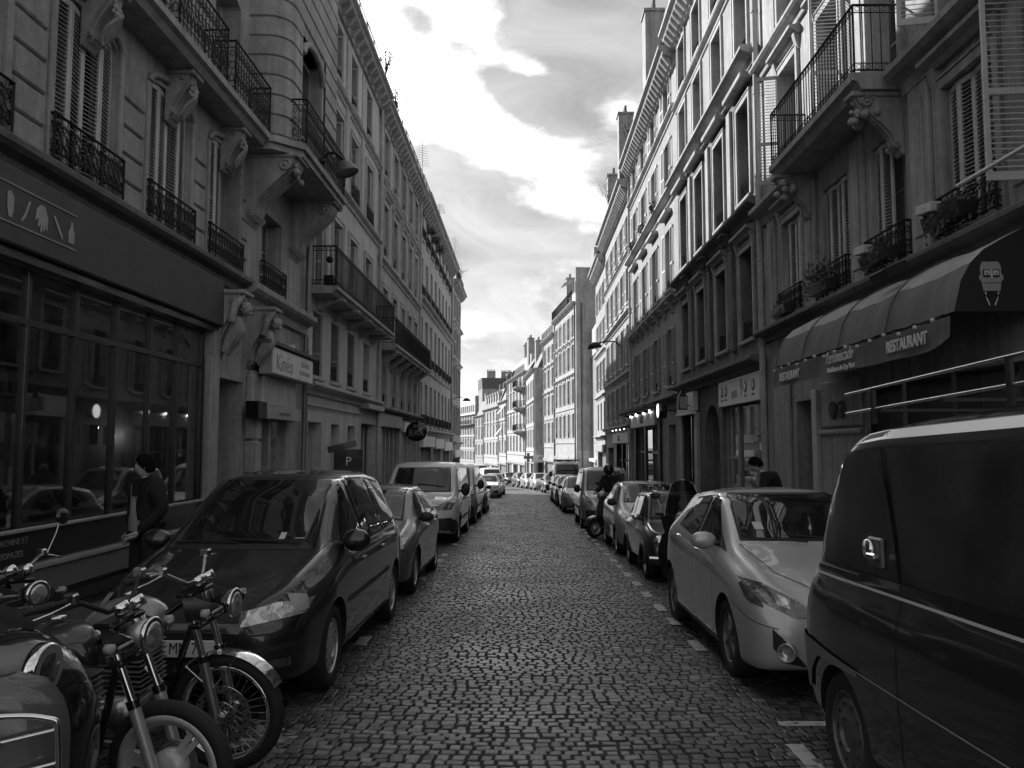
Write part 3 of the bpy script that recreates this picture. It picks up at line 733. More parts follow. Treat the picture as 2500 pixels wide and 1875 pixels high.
# ---- L1: ornate corner-like building with the shop
B = Bld('dark ornate stone building over the big glazed shop, with rounded bay and carved consoles', 'L', 2.0, 18.55, XL, 16.0, 'st_L1')
L1 = B
wc = [4.7, 6.9, 9.1, 11.3, 13.4]
for i, d in enumerate(wc + [16.05]):
    B.win(d, 1.34 if i < 5 else 1.25, 4.88, 7.0 if i < 5 else 6.5, rev=.3, shut=('closed' if i in (1, 2, 3) else 'half' if i == 4 else None), rail='scroll', railh=.56, rp=.09,
          arch=.16 if i < 5 else 0, frame='wood_frame', shm='shut_light', single=(i in (2,)), trim='trim_dark')
for d in wc: B.win(d, 1.15, 7.62, 9.9, rev=.35, shut=None, rail=None, arch=.12, trim='trim', frame='shut_white')
B.win(16.1, 1.2, 7.62, 10.2, opn=False, op_only=True)
for d in wc + [16.1]: B.win(d, 1.1, 11.0, 13.2, rev=.3, rail='bar', far=True)
# ground floor openings
B.op(2.4, 12.85, .62, 3.78, .12); B.op(13.45, 14.55, -1, 3.0, .6); B.op(15.35, 17.3, -1, 2.42, .5)
B.wall()
# rusticated blocks between the windows, proud of the wall with recessed joints
blk = {}
def course(d_a, d_b, z0, z1, y=0., pr=.035, parent=None):
    u0, u1 = B.rng(d_a, d_b); q = MB(); q.bbox(0, u1 - u0, -.01, pr, 0, z1 - z0, .022)
    link('stone_block', cached(('blk', round(u1 - u0, 2), round(z1 - z0, 2)), lambda: q.mesh('stone_block', 'st_L1')), parent or B.root, (u0, y, z0))
edges = [5.42, 6.18, 7.62, 8.38, 9.82, 10.58, 12.02, 12.68]
for (a, b_) in ((5.52, 6.08), (7.72, 8.28), (9.92, 10.48), (12.12, 12.58), (14.22, 14.55)):
    z = 4.9
    for hgt in (.36, .36, .36, .36, .36): course(a, b_, z, z + hgt - .03); z += hgt
for (a, b_) in ((5.5, 6.1), (7.7, 8.3), (9.9, 10.5), (12.1, 12.6)):
    for k in range(6): course(a, b_, 7.7 + k * .4, 8.07 + k * .4)
# arched head moulds and keystone consoles
for d in wc:
    u = B.u(d); q = MB()
    q.tube([(u - .73 * math.cos(math.pi * k / 10), .03, 6.86 + .26 * math.sin(math.pi * k / 10)) for k in range(11)], .045, 6)
    q.bbox(u - .78, u - .69, -.01, .05, 4.9, 6.86, .015); q.bbox(u + .69, u + .78, -.01, .05, 4.9, 6.86, .015)
    B.part('window_arch', q, 'trim')
    link('keystone', console_mesh(.3, .75, .26, 'trim'), B.root, (u, 0, 7.3))
    q = MB(); r2 = random.Random(int(d * 10))
    for k_ in range(15): a_ = k_ * 2.4; rr2 = .10 * (k_ / 15) ** .5; q.ball((u + rr2 * math.cos(a_) * 1.1, .36 - rr2 * .5 + r2.uniform(-.01, .02), 7.0 + rr2 * math.sin(a_) * 1.5), .042 - .0012 * k_, 7, sc3=(1, .8, 1.2))
    for k_ in range(-3, 4): q.tube([(u + k_ * .012, .36, 6.92), (u + k_ * .035, .27, 6.78), (u + k_ * .03, .19, 6.62 + abs(k_) * .02)], [.022, .026, .01], 5)
    B.part('carved_boss', q, 'trim')
B.ledge(4.88, .24, .30, 2.0, 14.3, 'trim_dark'); B.ledge(4.84, .32, .42, 14.3, 18.5, 'trim')
# balcony slab over the first floor with iron guards between the windows above
u0, u1 = B.rng(2.0, 14.3); q = MB(); q.prism([(-.02, 7.3), (.42, 7.3), (.48, 7.38), (.55, 7.41), (.55, 7.52), (-.02, 7.54)], u0, u1, 'x'); slab = B.part('balcony', q, 'trim')
for d in wc: link('railing', rail_mesh(1.75, .92, 'scroll', .38), slab, (B.u(d) - .875, .48, 7.53))
# bay: rounded-corner oriel over the entrance
q = MB(); ua, ub = B.rng(14.45, 18.5); rr = .42; yb = .74
pl = [(ua, -.02), (ua, yb - rr)] + [(ua + rr - rr * math.cos(R(t)), yb - rr + rr * math.sin(R(t))) for t in (22, 45, 67, 90)] 
pr_ = [(ub - (x - ua), y) for (x, y) in pl][::-1]
outline = pl + pr_
wA, wB = B.rng(15.4, 16.95)
def bay_skin(z0, z1, off=0., win=None):
    pts = outline
    b_ = MB(); n = len(pts)
    cx = (ua + ub) / 2
    P_ = []
    for i, (x, y) in enumerate(pts):
        p0 = Vector(pts[max(0, i - 1)]); p1 = Vector(pts[min(n - 1, i + 1)]); d = (p1 - p0).normalized(); P_.append((x - d.y * off, y + d.x * off))
    for i in range(n - 1):
        (x0, y0), (x1, y1) = P_[i], P_[i + 1]
        sm = not (i in (0, n - 2) or i == 5)
        if i == 5 and win:
            xs = [x0, win[0], win[1], x1]
            for j in (0, 2): b_.add([(xs[j], y0, z0), (xs[j + 1], y0, z0), (xs[j + 1], y0, z1), (xs[j], y0, z1)], [(0, 3, 2, 1)])
            if win[2] > z0: b_.add([(win[0], y0, z0), (win[1], y0, z0), (win[1], y0, win[2]), (win[0], y0, win[2])], [(0, 3, 2, 1)])
            if win[3] < z1: b_.add([(win[0], y0, win[3]), (win[1], y0, win[3]), (win[1], y0, z1), (win[0], y0, z1)], [(0, 3, 2, 1)])
        else: b_.add([(x0, y0, z0), (x1, y1, z0), (x1, y1, z1), (x0, y0, z1)], [(0, 3, 2, 1)], 0, sm)
    if off:
        b_.add([(x, y, z1) for x, y in P_] + [(x, y, z1) for x, y in pts], [(i, i + 1, n + i + 1, n + i) for i in range(n - 1)])
        b_.add([(x, y, z0) for x, y in P_] + [(x, y, z0) for x, y in pts], [(n + i, n + i + 1, i + 1, i) for i in range(n - 1)])
    return b_
o = bay_skin(7.52, 16., 0, (wA, wB, 7.62, 10.1)).obj('bay', 'st_L1', B.root); fix_normals(o.data)
bay = o
z = 7.66
for k in range(16):
    # each course wraps round the rounded corners; split at the window
    for lo, hi, w_ in ((0, 5, 'a'), (6, 11, 'b')):
        sub = outline[lo:hi + 1] if w_ == 'a' else outline[6:]
        pts = list(sub)
        if w_ == 'a': pts = pts + [(wA - .12 if z < 10.1 else (wA + wB) / 2 - .004, yb)]
        else: pts = [(wB + .12 if z < 10.1 else (wA + wB) / 2 + .004, yb)] + pts
        n = len(pts); O = []
        for i, (x, y) in enumerate(pts):
            p0 = Vector(pts[max(0, i - 1)]); p1 = Vector(pts[min(n - 1, i + 1)]); d = (p1 - p0).normalized(); O.append((x - d.y * .04, y + d.x * .04))
        b_ = MB(); z0, z1 = z, z + .35
        rows = [[(x, y, z0) for x, y in pts], [(x, y, z0 + .02) for x, y in O], [(x, y, z1 - .02) for x, y in O], [(x, y, z1) for x, y in pts]]
        b_.grid(rows); me = b_.mesh('stone_course', 'st_L1'); fix_normals(me); smooth_angle(me, 40); link('stone_course', me, bay)
    z += .38
q = MB(); q.tube([((wA + wB) / 2 - (wB - wA) / 2 * math.cos(math.pi * k / 10), yb + .02, 9.7 + .4 * math.sin(math.pi * k / 10)) for k in range(11)], .07, 6); B.part('window_arch', q, 'trim')
q = MB(); q.box(wA, wB, yb - .32, yb - .3, 7.6, 10.1); q.box(wA, wA + .02, yb - .3, yb, 7.6, 10.1); q.box(wB - .02, wB, yb - .3, yb, 7.6, 10.1); B.part('window_recess', q, 'st_L1')
wo = link('window', window_mesh(wB - wA, 2.4, 'wood_frame'), B.root, (wA, yb - .27, 7.62))
for x in (.055, (wB - wA) / 2 + .045): link('pane', quad_mesh(('pbay', 1), (wB - wA) / 2 - .1, 2.3, 'glass', 'pane'), wo, (x, -.02, .05))
# bay slab with chamfered corners
a_, b2 = B.rng(14.1, 18.4)
pf = [(a_, -.02), (a_, .62), (a_ + .0, .62), (a_ + .45, 1.08), (b2 - .45, 1.08), (b2, .62), (b2, -.02)]
q = MB(); q.prism(pf, 7.38, 7.5, 'z'); q.prism([(x + (.05 if x < (a_ + b2) / 2 else -.05), y - .06 if y > 0 else y) for x, y in pf], 7.26, 7.38, 'z'); bs = B.part('bay_slab', q, 'trim')
fix_normals(bs.data)
ra, rb = B.rng(14.75, 17.9); link('railing', rail_mesh(rb - ra, .95, 'scroll', .3), bs, (ra, 1.03, 7.5))
for d, w_, h_, p_ in ((14.75, .62, 1.3, .85), (17.6, .62, 1.3, .85)): link('console', console_mesh(w_, h_, p_, 'trim'), B.root, (B.u(d), 0, 7.27))
q = MB(); rr_ = random.Random(3)
for i in range(26): q.ball((B.u(14.75) + rr_.uniform(-.28, .28), .62 + rr_.uniform(-.1, .3), 6.95 + rr_.uniform(-.14, .14)), rr_.uniform(.03, .07), 6)
B.part('carved_foliage', q, 'trim')
# carved atlantes brackets by the entrance
for d in (13.2, 14.85):
    link('console', console_mesh(.42, 1.15, .42, 'trim'), B.root, (B.u(d), 0, 4.42))
    q = MB(); u = B.u(d); q.ball((u, .52, 4.14), .10, 12, sc3=(.8, .95, 1.15)); q.ball((u, .60, 4.12), .028, 6, sc3=(.7, 1, 1.4)); q.ball((u, .58, 4.05), .04, 6, sc3=(1, .8, .8))
    for k_ in range(12): q.ball((u + .09 * math.cos(k_ * .53 - .2), .50 - .02 * (k_ % 3), 4.17 + .10 * math.sin(k_ * .53 - .2)), .032, 6)
    q.tube([(u, .34, 3.98), (u, .38, 3.8), (u, .26, 3.6), (u, .16, 3.4)], [.10, .15, .12, .07], 12)
    for k_ in range(-3, 4): q.tube([(u + k_ * .04, .42, 3.72), (u + k_ * .05, .33, 3.55), (u + k_ * .035, .2, 3.34)], [.016, .024, .012], 5)
    q.tube([(u - .2, .34, 3.9), (u - .27, .42, 4.15), (u - .1, .5, 4.36)], [.07, .06, .05], 7)
    q.tube([(u + .2, .34, 3.9), (u + .27, .42, 4.15), (u + .1, .5, 4.36)], [.07, .06, .05], 7); B.part('carved_figure', q, 'trim')
for d in (12.98, 15.0): box_part(B, 'pilaster', d - .17, d + .17, -.01, .12, -1, 3.3 if d < 14 else 3.25, 'st_L1', .02)
for k in range(5): box_part(B, 'stone_block', 14.72, 15.28, .0, .14, .1 + k * .62, .1 + k * .62 + .58, 'st_L1', .02)
# shop front
fas = box_part(B, 'shop_fascia', 2.1, 13.0, .0, .22, 3.80, 4.56, 'fascia', .02)
box_part(B, 'fascia_bottom_rail', 2.1, 13.0, .02, .14, 3.70, 3.79, 'wood_dark')  # dark wood rail below the fascia
room(B, 2.4, 12.85, .62, 3.78, 3.2, -.13)
gz0, gz1, tz = .98, 3.70, 3.14
ml = [3.6, 4.53, 5.46, 6.4, 7.32, 8.24, 9.15, 10.06, 10.99, 11.86, 12.80]
for i, d in enumerate(ml): box_part(B, 'mullion', d - .035, d + .035, -.1, -.02, gz0, gz1, 'wood_dark', .008)
box_part(B, 'transom', 2.5, 12.8, -.09, -.015, tz - .035, tz + .035, 'wood_dark')
for i in range(len(ml) - 1):
    for (a, c) in ((gz0, tz - .03), (tz + .03, gz1)):
        u0, u1 = B.rng(ml[i] + .03, ml[i + 1] - .03); qq = MB().add([(u0, -.06, a), (u1, -.06, a), (u1, -.06, c), (u0, -.06, c)], [(0, 3, 2, 1)]); B.part('shop_pane', qq, 'shopglass')
box_part(B, 'stall_riser', 2.4, 12.85, -.1, .02, .63, .98, 'wood_dark'); box_part(B, 'sill', 2.4, 12.85, .02, .07, .96, 1.0, 'shut_grey', .008)
box_part(B, 'pale_plinth', 2.4, 12.4, .0, .09, .28, .56, 'sign_grey', .01); box_part(B, 'plinth_edge', 2.4, 12.4, .0, .12, .565, .60, 'shut_grey')
for k in range(3): box_part(B, 'base_slat', 2.4, 12.4, .0, .05, -.3 + k * .19, -.16 + k * .19, 'wood_dark')
text('lettering', 'MACHINE ET', .09, 'sign_text', B.root, (B.u(8.05), .03, .87)); text('lettering', 'TOPAZES', .09, 'sign_text', B.root, (B.u(8.05), .03, .74))
box_part(B, 'pale_post', 12.84, 13.06, .0, .15, .85, 3.72, 'shut_grey', .01)
for a, c, z0_, z1_ in ((7.85, 8.25, 2.0, 2.16),): pass
for i, (d, w_) in enumerate(((7.6, .3), (8.35, .16), (8.7, .3), (9.15, .3), (9.55, .26), (10.0, .2), (10.35, .24))):
    tag(box_part(B, 'paper_notice', d - w_ / 2, d + w_ / 2, -.25, -.245, 1.86, 2.1, 'paper'))
# inside the shop: shelves, counter, column, lamps
q = MB()
for k in range(3): q.box(*B.rng(4, 12.5), -3.0, -2.6, 1.2 + k * .7, 1.25 + k * .7)
rr_ = random.Random(5)
for k in range(3):
    for i in range(34):
        d = 4.2 + i * .24; hh = rr_.uniform(.12, .4); u = B.u(d); q.box(u - .07, u + .07, -2.85, -2.65, 1.25 + k * .7, 1.25 + k * .7 + hh, rr_.randint(0, 1))
B.part('shop_shelves', q, ['shut_grey', 'paper'], kind='stuff')
box_part(B, 'shop_column', 9.0, 9.28, -1.4, -1.1, .62, 3.78, 'curtain'); box_part(B, 'display_table', 6.5, 12.0, -1.0, -.4, 1.0, 1.06, 'shut_grey')
for i, d in enumerate((7.0, 8.9, 10.3, 11.1, 12.2, 12.7)):
    q = MB(); q.ball((B.u(d), -1.4, 2.12 - .12 * (i % 2)), .028, 8); B.part('lit_bulb', q, 'lamp_on')
for i in range(9):
    q = MB(); d = 6.8 + i * .6; q.ball((B.u(d), -.7, 1.12), .09, 8, sc3=(1.2, 1, .7)); B.part('display_item', q, 'shut_grey' if i % 2 else 'sign_grey')
# pictograms on the fascia: bottle, spoon, hand, knife, bottle between two thin rules
fx = .225
def fas_poly(pts, m='shut_grey', name='pictogram'):
    q = MB(); q.prism([(x, z) for x, z in pts], fx, fx + .006, 'y'); o = q.obj(name, m, fas); fix_normals(o.data); return o
def U(d): return B.u(d)
for z in (3.99, 4.37): fas_poly([(U(8.62), z), (U(5.3), z), (U(5.3), z + .013), (U(8.62), z + .013)], name='rule_line')
def shp(d, pts, sx=1.): fas_poly([(U(d) - x * sx, 4.05 + z) for x, z in pts])
shp(8.52, [(-.05, 0), (.05, 0), (.055, .12), (.02, .18), (.018, .24), (-.018, .24), (-.02, .18), (-.055, .12)])
shp(8.28, [(-.09, .22), (-.10, .2), (.02, .05), (.06, .0), (.08, .01), (.06, .06), (-.07, .215)])
shp(7.98, [(-.09, .2), (-.03, .26), (.04, .26), (.1, .16), (.1, .02), (.08, .02), (.07, .1), (.05, .0), (.03, .0), (.03, .08), (.0, -.02), (-.02, -.02), (-.01, .08), (-.05, .02), (-.07, .04), (-.05, .12), (-.11, .08)])
shp(7.72, [(.07, .24), (.04, .24), (-.02, .1), (-.07, .02), (-.06, .0), (.0, .07), (.03, .14)])
shp(7.48, [(-.05, .24), (.0, .26), (.05, .2), (.04, .06), (.02, .0), (-.02, .0), (-.05, .1)])
# second shop: sign box, grille, lower fascia, door
sg = box_part(B, 'sign_box', 14.95, 17.85, .16, .40, 3.20, 3.74, 'shut_grey', .01); box_part(B, 'sign_hood', 14.7, 18.0, .02, .46, 3.76, 3.84, 'trim_dark', .01)
u0, u1 = B.rng(14.99, 17.83); q = MB(); q.box(u0, u1, .402, .412, 3.23, 3.71); q.obj('sign_face', 'sign_white', sg)
text('lettering', 'Kinéo', .46, 'sign_text', sg, (B.u(15.75), .414, 3.44), ext=.002); text('lettering', 'TRAVAUX', .15, 'sign_text', sg, (B.u(17.2), .414, 3.56), ext=.002); text('lettering', 'CLÉ EN MAIN', .13, 'sign_text', sg, (B.u(17.15), .414, 3.38), ext=.002)
q = MB(); q.box(B.u(16.75) - .05, B.u(16.75) + .05, .2, .3, 3.84, 3.97); B.part('small_camera_box', q, 'white')
for i in range(26): d = 15.2 + i * .085; box_part(B, 'grille_bar', d - .018, d + .018, .14, .19, 2.64, 3.19, 'shut_white')
box_part(B, 'grille_back', 15.1, 17.45, .0, .03, 2.6, 3.2, 'black')
box_part(B, 'lower_fascia', 14.95, 17.5, .08, .26, 2.36, 2.62, 'shut_grey', .01); box_part(B, 'fascia_end_cap', 14.45, 14.95, .1, .34, 2.34, 2.66, 'gloss_black', .01)
text('lettering', '✓', .2, 'sign_white', B.root, (B.u(15.3), .27, 2.5)); text('lettering', 'agence travaux', .1, 'sign_text', B.root, (B.u(16.3), .268, 2.49))
box_part(B, 'shop_door_back', 15.4, 17.25, -.5, -.45, -1, 2.4, 'wood_dark')
u0, u1 = B.rng(16.3, 17.25); qq = MB().add([(u0, -.1, .1), (u1, -.1, .1), (u1, -.1, 2.4), (u0, -.1, 2.4)], [(0, 3, 2, 1)]); B.part('shop_pane', qq, 'glass'); text('lettering', 'né', .35, 'sign_text', B.root, (B.u(16.75), -.09, 1.95)); text('lettering', 'o', .35, 'sign_text', B.root, (B.u(16.75), -.09, 1.6))
box_part(B, 'door_post', 16.18, 16.3, -.2, -.02, -1, 2.4, 'shut_grey'); box_part(B, 'entrance_door', 13.47, 14.53, -.6, -.55, -1, 3.0, 'wood_dark')
B.cornice(15.2, .55, .6, 'trim'); B.roof(1.8, rail=False)
B.pipe(18.35, -.6, 4.4, .1, .06); B.pipe(18.35, 4.9, 7.2, .14, .07)
# glass-shade street lamp bracketed off the bay
lp = link('street_lamp', None, None, (-3.98, 16.0, 7.55), label='dark bell shaped street lamp hung off the bay of the ornate building', cat='street lamp')
q = MB(); q.lathe([(.03, .14), (.09, .13), (.15, .08), (.19, .02), (.235, -.09), (.25, -.12), (.24, -.13), (.215, -.1)], 20, Matrix.Translation((.28, 0, 0)) @ Matrix.Rotation(R(-18), 4, 'Y')); q.obj('lamp_shade', 'iron_grey', lp)
q = MB(); q.tube([(-.22, 0, .12), (-.1, 0, .3), (.05, 0, .32), (.2, 0, .2), (.26, 0, .12)], .035, 8); q.ball((-.2, 0, .14), .08, 8); q.obj('bracket_arm', 'iron', lp)
q = MB(); q.ball((.24, 0, -.05), .1, 10, sc3=(1, 1, .6)); q.obj('lamp_glass', 'shut_grey', lp)

# ---- L2
B = Bld('plain grey rendered house with the long first iron balcony, beside the ornate building', 'L', 18.6, 27.7, XL, 14.35, 'st_L2')
L2 = B; c2 = [19.75, 21.6, 23.6, 25.9]
for i, d in enumerate(c2):
    B.win(d, .98, 3.55, 5.15, shut='in' if i < 3 else None, rail='scroll', railh=.42, rp=0, trim='trim_light', shm='shut_grey')
    B.win(d, 1.0, 5.72, 7.95, shut='in', sur='plain', trim='trim_light', rev=.3); B.win(d, 1.0, 9.12, 11.05, shut='in', rail='scroll', railh=.55, rp=.05, sur='plain', trim='trim_light')
    B.win(d, 1.0, 12.0, 13.6, shut='in', rail='scroll', railh=.4, rp=0, trim='trim_light')
B.op(19.0, 20.3, .5, 2.42, .25); B.op(21.3, 22.3, .5, 2.42, .25); B.op(23.3, 24.3, -1, 2.42, .35); B.op(25.2, 27.6, -1, 2.55, .35)
B.wall()
for (a, b_, z0_, m_) in ((19.0, 20.3, .5, 'shut_grey'), (21.3, 22.3, .5, 'shut_grey'), (23.3, 24.3, -1, 'sign_grey')): box_part(B, 'infill_panel', a, b_, -.25, -.22, z0_, 2.42, m_)
box_part(B, 'dark_door', 25.2, 27.6, -.35, -.3, -1, 2.55, 'black'); box_part(B, 'door_canopy', 24.9, 27.7, .0, .3, 3.0, 3.16, 'shut_grey', .01)
for i in range(4): box_part(B, 'door_post', 25.2 + i * .8 - .05, 25.2 + i * .8 + .05, -.3, -.22, -1, 2.5, 'trim_light')
B.ledge(3.36, .28, .28, m='trim_light'); B.ledge(2.85, .06, .12, 18.6, 24.9, m='trim_light'); B.ledge(9.02, .2, .22, m='trim_light'); B.ledge(11.75, .16, .18, m='trim_light')
B.balcony(18.9, 27.4, 5.68, .68, .18, 'bar', .98, 'trim', nbr=5, brz=.3)
for d in (20.7, 22.6, 24.8): box_part(B, 'pilaster', d - .2, d + .2, -.01, .05, 9.05, 13.7, 'trim_light', .01)
B.cornice(14.3, .5, .5, 'trim', pitch=.6); B.roof(2.4, chim=[(19.0, 1.6, 3.0, 2.5)])
B.pipe(27.65, -.8, 13.8, .1, .065, 'trim_light')
q = MB(); q.box(-.35, .35, -.03, .03, 0, .55); ps = link('parking_sign', q.mesh('parking_sign', 'gloss_black'), None, (-4.35, 19.6, 1.2), (0, 0, R(20)), label='black board with a white letter P standing above the dark minivan', cat='sign')
text('lettering', 'P', .3, 'text_light', ps, (.0, -.04, .25), face='-y'); q = MB(); q.box(-.35, .35, -.02, .02, .56, .72, 0, Matrix.Rotation(R(-14), 4, 'Y')); q.obj('sign_top_flap', 'gloss_black', ps); q = MB(); q.tube([(0, 0, -1.6), (0, 0, 0)], .03, 6); q.obj('post', 'iron', ps)
q = MB(); u = B.u(19.1)
tag(link('wall_mirror_lantern', (lambda b: b.mesh('wall_mirror_lantern', 'iron'))(MB().ball((0, 0, 0), .09, 8).tube([(0, 0, .06), (0, 0, .35)], .012, 4).box(-.12, .12, -.09, .09, -.62, -.4)), None, (-4.75, 19.05, 6.35)), 'small dark hanging pot and planter at the near end of the long balcony', 'hanging pot')

# ---- L3
B = Bld('soot marked stone house with pedimented windows and corbelled iron balcony', 'L', 27.7, 38.4, XL, 14.2, 'st_L3')
c3 = [29.1, 31.25, 33.4, 35.4, 37.3]
for i, d in enumerate(c3):
    B.win(d, .98, 3.3, 5.1, rail='scroll', railh=.4, rp=0, sur='plain', trim='trim_light'); B.win(d, 1., 5.55, 7.6, sur='plain', trim='trim_light', rev=.3)
    B.win(d, 1., 8.75, 10.7, sur='ped', rail='scroll', railh=.45, rp=0, trim='trim_light'); B.win(d, 1., 11.75, 13.4, rail='scroll', railh=.4, rp=0, sur='plain', trim='trim_light')
B.op(28.9, 33.0, -1, 2.5, .4); B.op(33.9, 37.9, -1, 2.3, .4); B.wall()
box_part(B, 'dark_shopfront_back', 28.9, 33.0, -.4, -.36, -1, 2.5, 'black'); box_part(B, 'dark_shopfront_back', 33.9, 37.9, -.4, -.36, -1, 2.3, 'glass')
for d in (29.6, 30.3, 31.2, 32.2): box_part(B, 'shopfront_post', d - .07, d + .07, -.3, -.12, -1, 2.5, 'shut_grey')
for d in (34.2, 34.9, 35.8, 36.8, 37.6): box_part(B, 'shopfront_post', d - .1, d + .1, -.3, -.1, -1, 2.3, 'trim_light')
box_part(B, 'fascia_panel', 27.85, 33.1, .01, .1, 2.52, 3.0, 'shut_grey', .01); box_part(B, 'fascia_panel', 33.4, 38.0, .01, .14, 2.4, 2.82, 'sign_white', .01)
B.ledge(3.2, .3, .26, m='trim_dark'); B.ledge(8.55, .2, .22, m='trim_light'); B.ledge(11.45, .16, .18, m='trim_light')
B.balcony(27.95, 38.1, 5.42, .66, .2, 'bar', .95, 'trim', nbr=6, brz=.6)
B.cornice(14.15, .5, .55, 'trim', pitch=.55); B.roof(2.4, chim=[(37.5, 1.8, 3.2, 3)]); B.pipe(38.3, -1, 13.7, .1, .06, 'trim_light')
bs = link('bar_sign', None, None, (-4.5, 33.0, 2.0), label='round black bar sign on a bracket over the left pavement', cat='sign')
q = MB(); q.lathe([(.001, -.06), (.40, -.06), (.41, -.05), (.41, .05), (.40, .06), (.001, .06)], 32, Matrix.Translation((0, 0, .42)) @ Matrix.Rotation(R(90), 4, 'X') @ Matrix.Diagonal((1.08, 1, 1, 1))); q.obj('sign_disc', 'gloss_black', bs)
text('lettering', 'BAR', .36, 'sign_text', bs, (0, -.066, .34), face='-y'); text('lettering', '∞', .34, 'sign_text', bs, (0, -.066, .63), face='-y')
q = MB(); q.tube([(-.75, 0, .92), (.5, 0, .92)], .015, 5); q.tube([(0, 0, .92), (0, 0, .8)], .015, 5); q.obj('bracket', 'iron', bs)

# ---- L4, L5
B = Bld('pale stone house with flower boxes under its bracketed eaves on the left', 'L', 38.4, 55.4, XL, 14.3, 'st_L4')
c4 = [39.6 + 2.05 * i for i in range(8)]
for i, d in enumerate(c4):
    for (z0_, z1_, r_) in ((2.85, 5.0, 'scroll'), (5.95, 8.3, 'scroll'), (9.3, 11.3, 'scroll'), (12.2, 13.6, 'scroll')): B.win(d, 1., z0_, z1_, rail=r_, railh=.5, rp=.1, rev=.2, trim='trim_light')
B.op(39.5, 44, -1.5, 1.7, .4); B.op(45, 49, -1.5, 1.6, .4); B.op(50, 54.5, -1.5, 1.5, .4); B.wall()
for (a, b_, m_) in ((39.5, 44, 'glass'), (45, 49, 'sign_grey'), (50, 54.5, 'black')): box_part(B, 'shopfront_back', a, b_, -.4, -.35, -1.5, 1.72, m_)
for d in (40.2, 41.5, 42.6, 46.2, 47.6, 51.5, 53): box_part(B, 'shopfront_post', d - .12, d + .12, -.3, -.06, -1.5, 1.6, 'trim_light')
for (a, b_, z_) in ((39.2, 44.2, 1.75), (44.8, 49.2, 1.65), (49.8, 54.8, 1.5)): box_part(B, 'fascia_panel', a, b_, .02, .2, z_, z_ + .55, 'sign_white', .02)
B.ledge(2.65, .3, .28, m='trim_light'); B.ledge(9.12, .32, .3, m='trim_light'); B.ledge(5.7, .1, .12, m='trim_light')
B.cornice(14.3, .6, .75, 'trim', pitch=.6); B.roof(2.4, chim=[(47, 1.5, 3, 3)])
for i, d in enumerate((40.0, 41.9, 43.9)):
    foliage('balcony_plant', None, (XL + .42, d, 12.75), (.22, .4, .22), 170, .07, seed=i, label=['bushy dark plant hanging from the top floor railing nearest the downpipe', 'bushy dark plant on the middle top floor railing of the pale house', 'bushy dark plant on the farthest planted top floor railing'][i], cat='plant', group='plants on the top floor railings')
B.pipe(55.2, -2, 13.9, .1, .06, 'trim_light')
B = Bld('last pale house at the end of the left row', 'L', 55.4, 62.2, XL + .12, 13.6, 'st_L5')
for d in (56.6, 58.7, 60.8):
    for (z0_, z1_) in ((2.6, 4.6), (5.5, 7.5), (8.3, 10.1), (11., 12.6)): B.win(d, 1., z0_, z1_, rev=.2, far=True, sur='plain', trim='trim_light')
B.op(56, 61.5, -2.5, .9, .4); B.wall(); box_part(B, 'shopfront_back', 56, 61.5, -.4, -.35, -2.5, .95, 'glass'); box_part(B, 'fascia_panel', 55.8, 61.8, .02, .2, 1.0, 1.5, 'sign_white', .02)
B.ledge(2.1, .3, .28, m='trim_light'); B.ledge(7.95, .2, .2, m='trim_light'); B.ledge(10.6, .25, .25, m='trim_light'); B.cornice(13.55, .5, .5, 'trim'); B.roof(2.2)
sl = link('street_lamp', None, None, (-4.55, 56.0, 5.05), label='small street lamp on a wall arm at the far end of the left row', cat='street lamp')
q = MB(); q.tube([(-.6, 0, 0), (-.2, 0, .16), (.3, 0, .1)], .03, 6); q.obj('arm', 'iron', sl); q = MB(); q.lathe([(.05, .12), (.22, .03), (.3, -.1), (.26, -.1)], 12, Matrix.Translation((.42, 0, 0))); q.obj('lamp_shade', 'iron', sl)

# ================================================================== RIGHT SIDE
B = Bld('sooty stone building with the corner iron balcony above the awning restaurant', 'R', 2.0, 17.55, XR, 16.2, 'st_R1')
R1 = B
c1 = [5.1, 7.2, 9.35, 11.5, 13.5, 15.65]
for i, d in enumerate(c1):
    B.win(d, 1.1, 4.42, 6.35, rev=.26, shut={2: 'closed', 3: 'half', 4: 'closed', 5: 'closed'}.get(i, 'in'), rail='scroll', railh=.5, rp=.1, sur='ped' if i != 3 and i != 4 else None, trim='trim', single=(i in (2, 4)))
    B.win(d, 1.0, 7.2, 9.5, rev=.3, sur='ped', trim='trim', frame='wood_frame'); B.win(d, 1.0, 10.6, 12.7, rev=.3, sur='plain', trim='trim', far=True); B.win(d, 1.0, 13.2, 14.8, rev=.25, far=True)
B.op(2.5, 8.0, -.5, 2.7, .5); B.op(8.5, 12.45, -.5, 2.75, .6); B.op(14.7, 15.7, -1, 2.7, .5)
B.wall()
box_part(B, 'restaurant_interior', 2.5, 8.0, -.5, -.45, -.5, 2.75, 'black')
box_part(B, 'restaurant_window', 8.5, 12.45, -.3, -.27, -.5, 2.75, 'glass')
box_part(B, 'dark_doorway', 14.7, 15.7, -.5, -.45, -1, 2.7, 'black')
for d in (8.55, 9.9, 11.2, 12.38): box_part(B, 'shopfront_post', d - .06, d + .06, -.3, .02, -.5, 2.75, 'wood_dark')
box_part(B, 'painted_panel', 12.6, 14.3, .0, .05, 2.16, 2.95, 'trim', .02); box_part(B, 'painted_panel', 12.6, 14.3, .0, .05, -.5, 2.0, 'trim', .02); box_part(B, 'painted_panel', 15.95, 16.9, .0, .06, .2, 3.4, 'trim', .02); box_part(B, 'plinth', 15.75, 17.3, .0, .1, -.9, .15, 'trim_dark', .02); box_part(B, 'panel_rail', 12.55, 14.35, .05, .09, 2.04, 2.11, 'shut_grey', .01)
